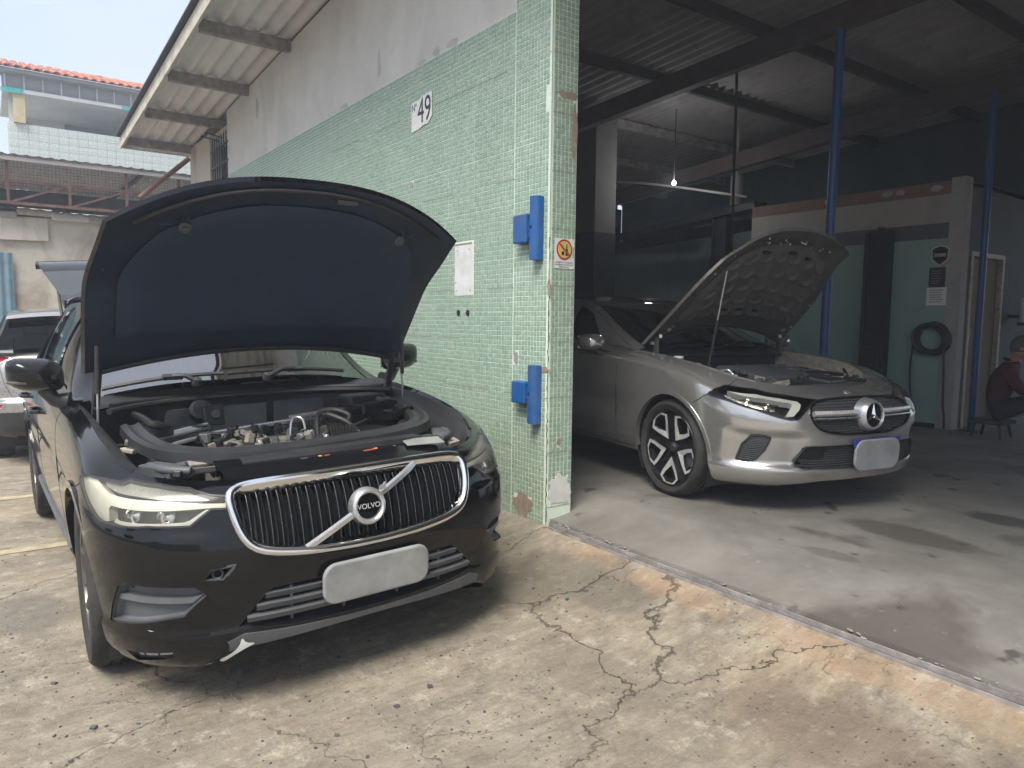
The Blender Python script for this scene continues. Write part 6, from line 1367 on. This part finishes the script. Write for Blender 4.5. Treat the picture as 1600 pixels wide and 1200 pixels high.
def pad2(a, b):
    uu = .50 + .36 * a * (1 - .20 * abs(b) ** 3); ww = .86 * b * (1 - .12 * max(0, a) ** 2); e = min(1, 7 * (1 - max(abs(a), abs(b)))); return HP2(uu, ww, .042 + .016 * e + dimple(uu, ww) * e)
M['pad2'] = simple('bonnet_lining', (.10, .098, .094), .75, 0, .2, 10, bmp=.25, bscale=200, dirt=(.13, .115, .10), dirt_amt=.35)
m = MB(); m.grid(pad2, lin(-1, 1, 90), lin(-1, 1, 110), flip=True); m.build('insulation_pad', M['pad2'], bo, smooth=70)
r = random.Random(9)
for i in range(40):
    u, w = (r.uniform(.86, .95), r.uniform(-.7, .7)) if i < 26 else (r.uniform(.1, .9), r.choice((-.92, .92))); p = HP2(u, w, .044); nn = (HP2(u, w, .08) - HP2(u, w, .04)).normalized(); k_ = r.uniform(.4, 1.1)
    MB().lathe([(0, .004), (.007 * k_, .004), (.010 * k_, 0)], p, nn, 8).build('clip', M[r.choice(('satin', 'blk', 'blk'))], bo)
MB().tube([HP2(.90, .10, .06), HP2(.905, .14, .085), HP2(.91, .18, .06)], .006, 6).build('latch_striker', M['satin'], bo)
for u, w in ((.80, -.32), (.80, .12), (.78, .42), (.24, .0), (.24, -.2), (.24, .25)): MB().obox(HP2(u, w, .064), (.012, .035, .008), (0, -.85, .2)).build('slot', M['void'], bo, smooth=0, bevel=.004)
a, b = Vector((-.12, -.45, .85)), HP2(.70, -.74, .05); d = b - a; g = MB().cyl(a + d * .48, b, .0045, n=8).build('gas_strut', M['satin'], bo); MB().cyl(a, a + d * .5, .010, n=12).build('strut_body', M['blk'], g)
for sd in (-1, 1):
    MB().bar((-.50, sd * .62, .90), tuple(HP2(.07, sd * .90, .035)), .02, .05).build('bonnet_hinge', M['ins'], bo, smooth=0, bevel=.005)
    for k_ in range(6): p = HP2(.03 + .03 * k_, sd * (.92 - .02 * k_), .05); MB().obox(p, (.014, .010, .012), (k_, k_ * .7, 0)).build('hinge_bolt', M[('satin', 'ins')[k_ % 2]], bo, smooth=0, bevel=.003)
MB().tube([HP2(.03, w * .92, .045) for w in lin(-1, 1, 30)], .010, 8).build('rear_seal', M['hose'], bo)
# engine bay
MB().box(-.62, .56, -.62, .62, .32, .34).build('bay_floor', M['void'], car, smooth=0)
for sd in (-1, 1):
    m = MB(); m.grid(lambda s, t: Vector(S.P(sd * s, 1.0)) - Vector((0, 0, .006)) if t == 0 else Vector(S.P(sd * s, 1.0)) * (1 - t) + Vector((float(S.P(sd * s, 1.0)[0]) - .03, sd * (.56 - .08 * t), .84 - .45 * t)) * t, lin(.40, 1.75, 30), [0, .2, .5, 1], flip=(sd < 0)); m.build('inner_wing', M['ins'] if sd < 0 else M['beige'], car, smooth=60)
m = MB(); m.grid(lambda y, t: (.60 - .12 * t - .10 * abs(y / .5) ** 3, y, .735 + .035 * t), lin(-.52, .52, 26), lin(0, 1, 5)); m.build('radiator_cover', M['grey'], car, smooth=60)
m = MB(); m.grid(lambda y, t: (-.56 + .02 * t, y, .92 - .40 * t), lin(-.64, .64, 14), [0, .5, 1]); m.build('firewall', M['blk'], car); m = MB(); m.grid(lambda y, t: (-.50 - .26 * t - .03 * (1 - (y / .66) ** 2), y, .905 + .05 * t), lin(-.66, .66, 20), [0, .4, 1]); m.build('cowl_panel', M['grey'], car)
MB().tube([(-.48 - .03 * (1 - (y / .7) ** 2), y, .915) for y in lin(-.60, .62, 20)], .014, 8).build('cowl_seal', M['hose'], car)
for a_, b_ in (((-.58, -.10, .955), (-.60, .45, .985)), ((-.56, -.58, .945), (-.60, -.12, .985))): MB().tube([a_, ((a_[0] + b_[0]) / 2 - .03, (a_[1] + b_[1]) / 2, .985), b_], .010, 6).build('wiper', M['blk'], car)
MB().obox((-.02, -.02, .79), (.24, .26, .045), (0, .10, .02)).build('engine_cover', M['grey'], car, smooth=0, bevel=.03, seg=3); MB().obox((.30, .20, .765), (.12, .14, .04), (0, .12, .3)).build('air_filter_box', M['blk'], car, smooth=0, bevel=.02)
MB().obox((-.25, -.53, .86), (.08, .06, .02), (0, .05, .2)).build('suspension_top', M['beige'], car, smooth=0, bevel=.008); MB().obox((.02, -.52, .825), (.13, .05, .018), (0, .12, -.1)).build('battery_bracket', M['beige'], car, smooth=0, bevel=.008)
MB().lathe([(0, .06), (.034, .058), (.036, .045), (.020, .04), (.020, 0)], (-.30, -.57, .865), (0, 0, 1), 18).build('filler_cap', M['paper'], car); MB().obox((.14, -.50, .80), (.05, .04, .02), (0, 0, .3)).build('washer_tank', M['paper'], car, smooth=0, bevel=.01)
MB().tube(spline([(.05, -.50, .84), (.12, -.49, .85), (.15, -.47, .82), (.2, -.48, .80)]), .007, 6).build('metal_pipe', M['satin'], car)
for i in range(46):
    x = r.uniform(-.42, .42); y = r.uniform(-.50, .56); z = .83 - .10 * max(0, x) + r.uniform(-.05, .01)
    if abs(x) < .2 and abs(y) < .22: continue
    MB().obox((x, y, z), (r.uniform(.015, .07), r.uniform(.012, .035), r.uniform(.006, .02)), (r.uniform(-.3, .3), r.uniform(-.3, .3), r.uniform(0, 3))).build('bracket', M[r.choice(('beige', 'blk', 'ins', 'grey', 'alu', 'blk'))], car, smooth=0, bevel=.004)
for i in range(16):
    x0, y0 = r.uniform(-.35, .35), r.uniform(-.1, .5); MB().tube(spline([(x0 + r.uniform(-.2, .2), y0 + r.uniform(-.2, .2), .80 + r.uniform(-.03, .05)) for _ in range(4)], 5), r.uniform(.006, .013), 6).build('cable', M[r.choice(('hose', 'hose', 'grey'))], car)
MB().bar((-.2, .50, .86), (.30, .46, .80), .09, .02).build('wing_rail', M['beige'], car, smooth=0, bevel=.005); MB().obox((.22, .36, .80), (.11, .04, .012), (0, .1, -.3)).build('label_plate', M['paper'], car, smooth=0)
p = Vector(S.P(.0, .955)); MB().lathe([(0, .003), (.026, .003), (.028, 0)], p, (.5, 0, 1), 20).build('bonnet_badge', M['satin'], car)
# ---------------------------------------------------------------- grey SUV (its tail faces the camera)
TAIL = Wrap(rows=[(0, 0, .70, .80), (.05, .05, .80, .88), (.15, .16, .855, .915), (.3, .31, .868, .93), (.42, .43, .86, .935), (.47, .47, .815, .935), (.6, .6, .80, .938), (.75, .76, .78, .935), (.88, .90, .74, .915), (.95, .97, .70, .88), (1, 1, .65, .83)],
            nose=None, corner=.55, n=3.4, top=[(-4.2, .92), (-3.2, .98), (-2, 1.06), (0, 1.10), (.9, 1.13)], low=[(-4.2, .26), (-3, .26), (0, .28), (.9, .30)], flank=[(-4.2, .93), (-3, .99), (-1.5, 1.0), (.9, 1.0)], rear=-3.6)
car = empty('grey_suv', (-5.68, -1.93, -.197), (R(.6), 0, R(.5)), 'grey brown SUV seen from behind at the left edge of the yard', 'car')
S = TAIL; sp = M['suv_paint']
TL = [(-1.08, .83), (-1.05, .93), (-.80, .955), (-.46, .93), (-.42, .905), (-.62, .85), (-.85, .80)]
arches = [arch(S, cx, .35, .395, sd) for cx in (-.13, -2.85) for sd in (-1, 1)]
REF = [(-.80, .40), (-.52, .405), (-.56, .355), (-.78, .345)]
sheet('body_shell', S, 4.3, .05, .03, [TL, mirror(TL), REF, mirror(REF)] + arches, sp, car)
for sd in (-1, 1):
    f = (lambda p: p) if sd < 0 else mirror
    tl = patch('tail_lamp', S, f(TL), .004, M['redlens'], car, .03); trim('lamp_edge', S, f(TL), [(-.006, .006), (.006, .006), (.006, -.02), (-.006, -.02)], M['satin'], tl); patch('lamp_bar', S, f([(-1.0, .86), (-.95, .91), (-.6, .905), (-.66, .87)]), .007, M['bowl'], tl, .03)
    rf = patch('reflector', S, f(REF), -.004, M['redlens'], car, .03); trim('reflector_edge', S, f(REF), [(-.005, .005), (.006, .005), (.006, -.02), (-.006, -.02)], M['satin'], rf)
    for xx in (-1.1, -2.1): trim('door_gap', S, S.inv([(xx, z) for z in lin(.36, 1.05, 10)], (0, 2), sd), SEAM, M['void'], car, closed=False)
CB = [(s, .895) for s in lin(-.42, .42, 30)]; trim('chrome_strip', S, CB, [(-.016, .006), (-.01, .018), (.01, .018), (.016, .006), (.016, -.01), (-.016, -.01)], M['chrome'], car, closed=False)
patch('lower_bumper', S, [(-.95, .0), (-.95, .26), (-.6, .30), (.6, .30), (.95, .26), (.95, .0)], .006, M['blk'], car, .05)
trim('bumper_step', S, [(s, .445) for s in lin(-1.0, 1.0, 50)], [(-.012, .004), (.012, .004), (.012, -.02), (-.012, -.02)], sp, car, closed=False)
trim('tailgate_gap', S, [(-.60, .99), (-.58, .84), (-.50, .66), (-.40, .50), (.40, .50), (.50, .66), (.58, .84), (.60, .99)], SEAM, M['void'], car, closed=False)
MB().box(.835, .845, -.21, .21, .72, .84).build('number_plate', M['smear2'], car, smooth=0)
K2 = Canopy([(.67, 1.13, .83, .02, .03), (.55, 1.22, .79, .03, .04), (.36, 1.38, .72, .035, .05), (.24, 1.455, .69, .04, .05), (.1, 1.49, .67, .045, .03), (-.8, 1.53, .66, .045, 0), (-1.7, 1.50, .65, .045, -.02), (-2.0, 1.42, .67, .05, -.05), (-2.55, 1.16, .75, .06, -.10), (-2.85, 1.0, .80, .06, -.14)])
canopy_grid('rear_window', K2, .645, .26, M['tint'], car); canopy_grid('roof', K2, .20, -1.8, sp, car); canopy_grid('windscreen', K2, -1.8, -2.8, M['tint'], car)
m = MB(); m.grid(lambda x, w: K2.C(x, w) + np.array([.12 * (1 - (x - .1) * -2) * 0 + .10 * sstep(np.array(x), .0, .26), 0, .012]), lin(-.05, .28, 8), lin(-1.02, 1.02, 24)); m.build('roof_spoiler', sp, car, smooth=60)
m = MB(); m.grid(lambda t, w: tuple(K2.C(.28, w) + np.array([.105 - .03 * t, 0, .012 - .03 * t])), [0, 1], lin(-.42, .42, 14)); m.build('brake_light', M['redlens'], car)
MB().tube([tuple(K2.C(.60, w) + np.array([.012, 0, .03])) for w in lin(-.1, .45, 8)], .014, 6).build('rear_wiper', M['blk'], car)
p = K2.C(-.05, 0.1); MB().tube([tuple(p), tuple(p + np.array([.03, 0, .05])), tuple(p + np.array([.10, 0, .24]))], [.022, .012, .004], 8).build('antenna', M['blk'], car)
side_glass(car, S, K2, .64, -2.8, [[(.30, .1), (.02, .1), (.02, .88), (.16, .8)], [(-.08, .08), (-.95, .08), (-.95, .9), (-.08, .9)], [(-1.05, .08), (-2.2, .08), (-1.95, .8), (-1.05, .9)]], M['gloss'], M['tint'])
wells(car, S, (-.13, -2.85), .35, .395, .58, .88)
for x in (-.13, -2.85):
    for sd in (-1, 1): wheel(car, x, sd * .80, .352, .225, .225, 'twin')
interior(car, .33, -1.9, .98, .70, [(-1.0, -.37), (-1.0, .37)], .55); MB().box(-3.2, .65, -.68, .68, .26, .32).build('underbody', M['void'], car, smooth=0)
vv = np.linspace(0, 1, 30); rear_wall(car, S, 4.28, sp)
# ---------------------------------------------------------------- person sitting at the right edge of the garage
F2 = Vector((.95, .31, 0)).normalized(); L2 = Vector((0, 0, 1)).cross(F2)         # facing, left-hand side
pr = empty('person', (.40, 5.66, .12), label='seated person in a maroon shirt and dark trousers leaning forward', cat='person')
def W(f, l, z): return F2 * f + L2 * l + Vector((0, 0, z))
J = {'pel': (0, 0, .30, .145), 'wai': (.03, 0, .45, .125), 'che': (.09, 0, .63, .145), 'upc': (.13, 0, .74, .12), 'nec': (.16, 0, .80, .058), 'nk2': (.185, 0, .86, .052)}
E_ = [('pel', 'wai'), ('wai', 'che'), ('che', 'upc'), ('upc', 'nec'), ('nec', 'nk2')]
for s, sg in (('l', 1), ('r', -1)):
    J['sh' + s] = (.12, sg * .17, .72, .070); J['ua' + s] = (.17, sg * .215, .60, .052); J['el' + s] = (.24, sg * .215, .50, .044); J['fa' + s] = (.36, sg * .15, .53, .038); J['wr' + s] = (.46, sg * .085, .56, .029)
    J['hip' + s] = (.05, sg * .10, .28, .105); J['th' + s] = (.23, sg * .14, .35, .085); J['kn' + s] = (.40, sg * .16, .43, .068); J['ca' + s] = (.41, sg * .15, .26, .058); J['an' + s] = (.40, sg * .14, .09, .042); J['ba' + s] = (.47, sg * .135, .045, .040); J['to' + s] = (.58, sg * .14, .035, .030)
    E_ += [('upc', 'sh' + s), ('sh' + s, 'ua' + s), ('ua' + s, 'el' + s), ('el' + s, 'fa' + s), ('fa' + s, 'wr' + s), ('pel', 'hip' + s), ('hip' + s, 'th' + s), ('th' + s, 'kn' + s), ('kn' + s, 'ca' + s), ('ca' + s, 'an' + s), ('an' + s, 'ba' + s), ('ba' + s, 'to' + s)]
ks = list(J); me = bpy.data.meshes.new('body_src'); me.from_pydata([tuple(W(*J[k][:3])) for k in ks], [(ks.index(a), ks.index(b)) for a, b in E_], [])
tmp = bpy.data.objects.new('body_src', me); scene.collection.objects.link(tmp); sk = tmp.modifiers.new('skin', 'SKIN'); sk.use_smooth_shade = True
for i, k in enumerate(ks): me.skin_vertices[0].data[i].radius = (J[k][3], J[k][3]); me.skin_vertices[0].data[i].use_root = (i == 0)
ss_ = tmp.modifiers.new('sub', 'SUBSURF'); ss_.levels = 2; ss_.render_levels = 2
dg = bpy.context.evaluated_depsgraph_get(); bme = bpy.data.meshes.new_from_object(tmp.evaluated_get(dg)); bpy.data.objects.remove(tmp, do_unlink=True)
bme.materials.clear()
for k in ('shirt', 'jeans', 'skin', 'shoe'): bme.materials.append(M[k])
for p_ in bme.polygons:
    c = p_.center; f_, z_ = c.dot(F2), c.z
    p_.material_index = 2 if (z_ > .795 or (f_ > .34 and z_ > .497)) else (0 if (z_ > .40 and f_ < .2) or (z_ > .47) else (3 if z_ < .10 else 1))
bme.shade_smooth(); mkobj('body', bme, pr)
H0 = W(.215, 0, .945)
def hd(a, b):
    # a: polar from crown, b: round; head with brow, nose and jaw
    x, y, z = math.sin(a) * math.cos(b), math.sin(a) * math.sin(b), math.cos(a); rx = .098 if x > 0 else .102; ry = .076 - (.014 * max(0, -z)); rz = .118
    f_, l_, z2 = x * rx, y * ry, z * rz
    if x > .5:
        f_ += .024 * math.exp(-((y) / .16) ** 2 - ((z + .18) / .17) ** 2); f_ += .008 * math.exp(-((y) / .30) ** 2 - ((z + .52) / .10) ** 2); f_ -= .008 * math.exp(-((abs(y) - .38) / .16) ** 2 - ((z - .05) / .12) ** 2)
    if z < -.4: f_ += .012 * max(0, x)
    return H0 + F2 * f_ + L2 * l_ + Vector((0, 0, z2)) + F2 * (-.20 * 0)
m = MB(); m.grid(hd, lin(.01, math.pi - .01, 34), lin(0, 2 * math.pi, 49), flip=True); hdo = m.build('head', M['skin'], pr, smooth=180)
m = MB(); m.grid(lambda a, b: H0 + (hd(a, b) - H0) * 1.05, lin(.01, 1.05, 14), lin(0, 2 * math.pi, 49), flip=True); m.grid(lambda a, b: H0 + (hd(a, b) - H0) * 1.05, lin(1.0, 1.95, 12), lin(1.35, 2 * math.pi - 1.35, 30), flip=True); m.build('hair', M['hair'], hdo, smooth=180)
for sg in (-1, 1):
    MB().lathe([(0, .010), (.012, .008), (.022, .0), (.018, -.006)], H0 + L2 * sg * .074 + Vector((0, 0, -.01)), L2 * sg, 12).build('ear', M['skin'], hdo); MB().lathe([(0, .006), (.009, .003), (.010, 0)], H0 + F2 * .086 + L2 * sg * .031 + Vector((0, 0, .006)), F2, 10).build('eye', M['gloss'], hdo)
    MB().tube([tuple(H0 + F2 * (.100) + L2 * (sg * (.031 + .019 * math.cos(t))) + Vector((0, 0, .004 + .015 * math.sin(t)))) for t in lin(0, 2 * math.pi, 17)[:-1]], .002, 5, closed=True).build('spectacles', M['spec'], hdo); MB().tube([tuple(H0 + F2 * .098 + L2 * sg * .05), tuple(H0 + F2 * .0 + L2 * sg * .080)], .002, 5).build('spectacles', M['spec'], hdo)
    MB().tube([tuple(H0 + F2 * .104 + L2 * sg * .0 + Vector((0, 0, -.066))), tuple(H0 + F2 * .098 + L2 * sg * .02 + Vector((0, 0, -.064)))], .004, 6).build('mouth', M['redlens'] if 0 else M['skin'], hdo)
    w0 = W(.46, sg * .085, .56); m = MB(); m.tube([w0, w0 + F2 * .04 + Vector((0, 0, -.004)), w0 + F2 * .085 + L2 * -sg * .012 + Vector((0, 0, -.012))], [.027, .036, .034], 10)
    for q in range(4):
        o0 = w0 + F2 * .08 + L2 * sg * (.024 - .018 * q) + L2 * -sg * .012 + Vector((0, 0, -.010)); ln = (.028, .033, .035, .030)[q]; m.tube([o0, o0 + F2 * ln + Vector((0, 0, -.010)), o0 + F2 * ln * 1.5 + Vector((0, 0, -.032)), o0 + F2 * ln * 1.3 + Vector((0, 0, -.052))], [.0095, .009, .008, .006], 7)
    o0 = w0 + F2 * .03 + L2 * -sg * .03; m.tube([o0, o0 + F2 * .03 + L2 * -sg * .018 + Vector((0, 0, -.008)), o0 + F2 * .055 + L2 * -sg * .016 + Vector((0, 0, -.022))], [.012, .010, .007], 7); m.build('hand', M['skin'], pr, smooth=60)
m = MB(); m.tube([tuple(W(.125 + .05 * math.cos(t), .062 * math.sin(t), (.805 - .02 * math.cos(t)))) for t in lin(0, 2 * math.pi, 17)[:-1]], .016, 6, closed=True); m.build('collar', M['shirt'], pr)
st = empty('stool', (.40, 5.66, .12), label='low dark stool under the seated person', cat='stool'); MB().obox((0, 0, .165), (.17, .17, .02)).build('seat', M['darkwood'], st, smooth=0, bevel=.01)
for a_ in (-1, 1):
    for b_ in (-1, 1): MB().cyl((a_ * .14, b_ * .14, .0), (a_ * .11, b_ * .11, .15), .014, n=8).build('leg', M['steel_dark'], st)
# ---------------------------------------------------------------- thin haze volume added to lift the shadows with a bluish veil
hm = bpy.data.materials.new('haze'); hm.use_nodes = True; hn = hm.node_tree.nodes; hn.remove(hn['Principled BSDF'])
hv = hn.new('ShaderNodeVolumePrincipled'); hv.inputs['Color'].default_value = (.80, .88, 1, 1); hv.inputs['Density'].default_value = .0075; hv.inputs['Anisotropy'].default_value = .2
hm.node_tree.links.new(hv.outputs[0], hn['Material Output'].inputs['Volume'])
o = MB().box(-82, 52, -62, 62, -1.5, 9.6).build('haze', hm, smooth=0); tag(o, 'thin pale haze added to veil and lift the dark shadows', 'haze', kind='stuff')
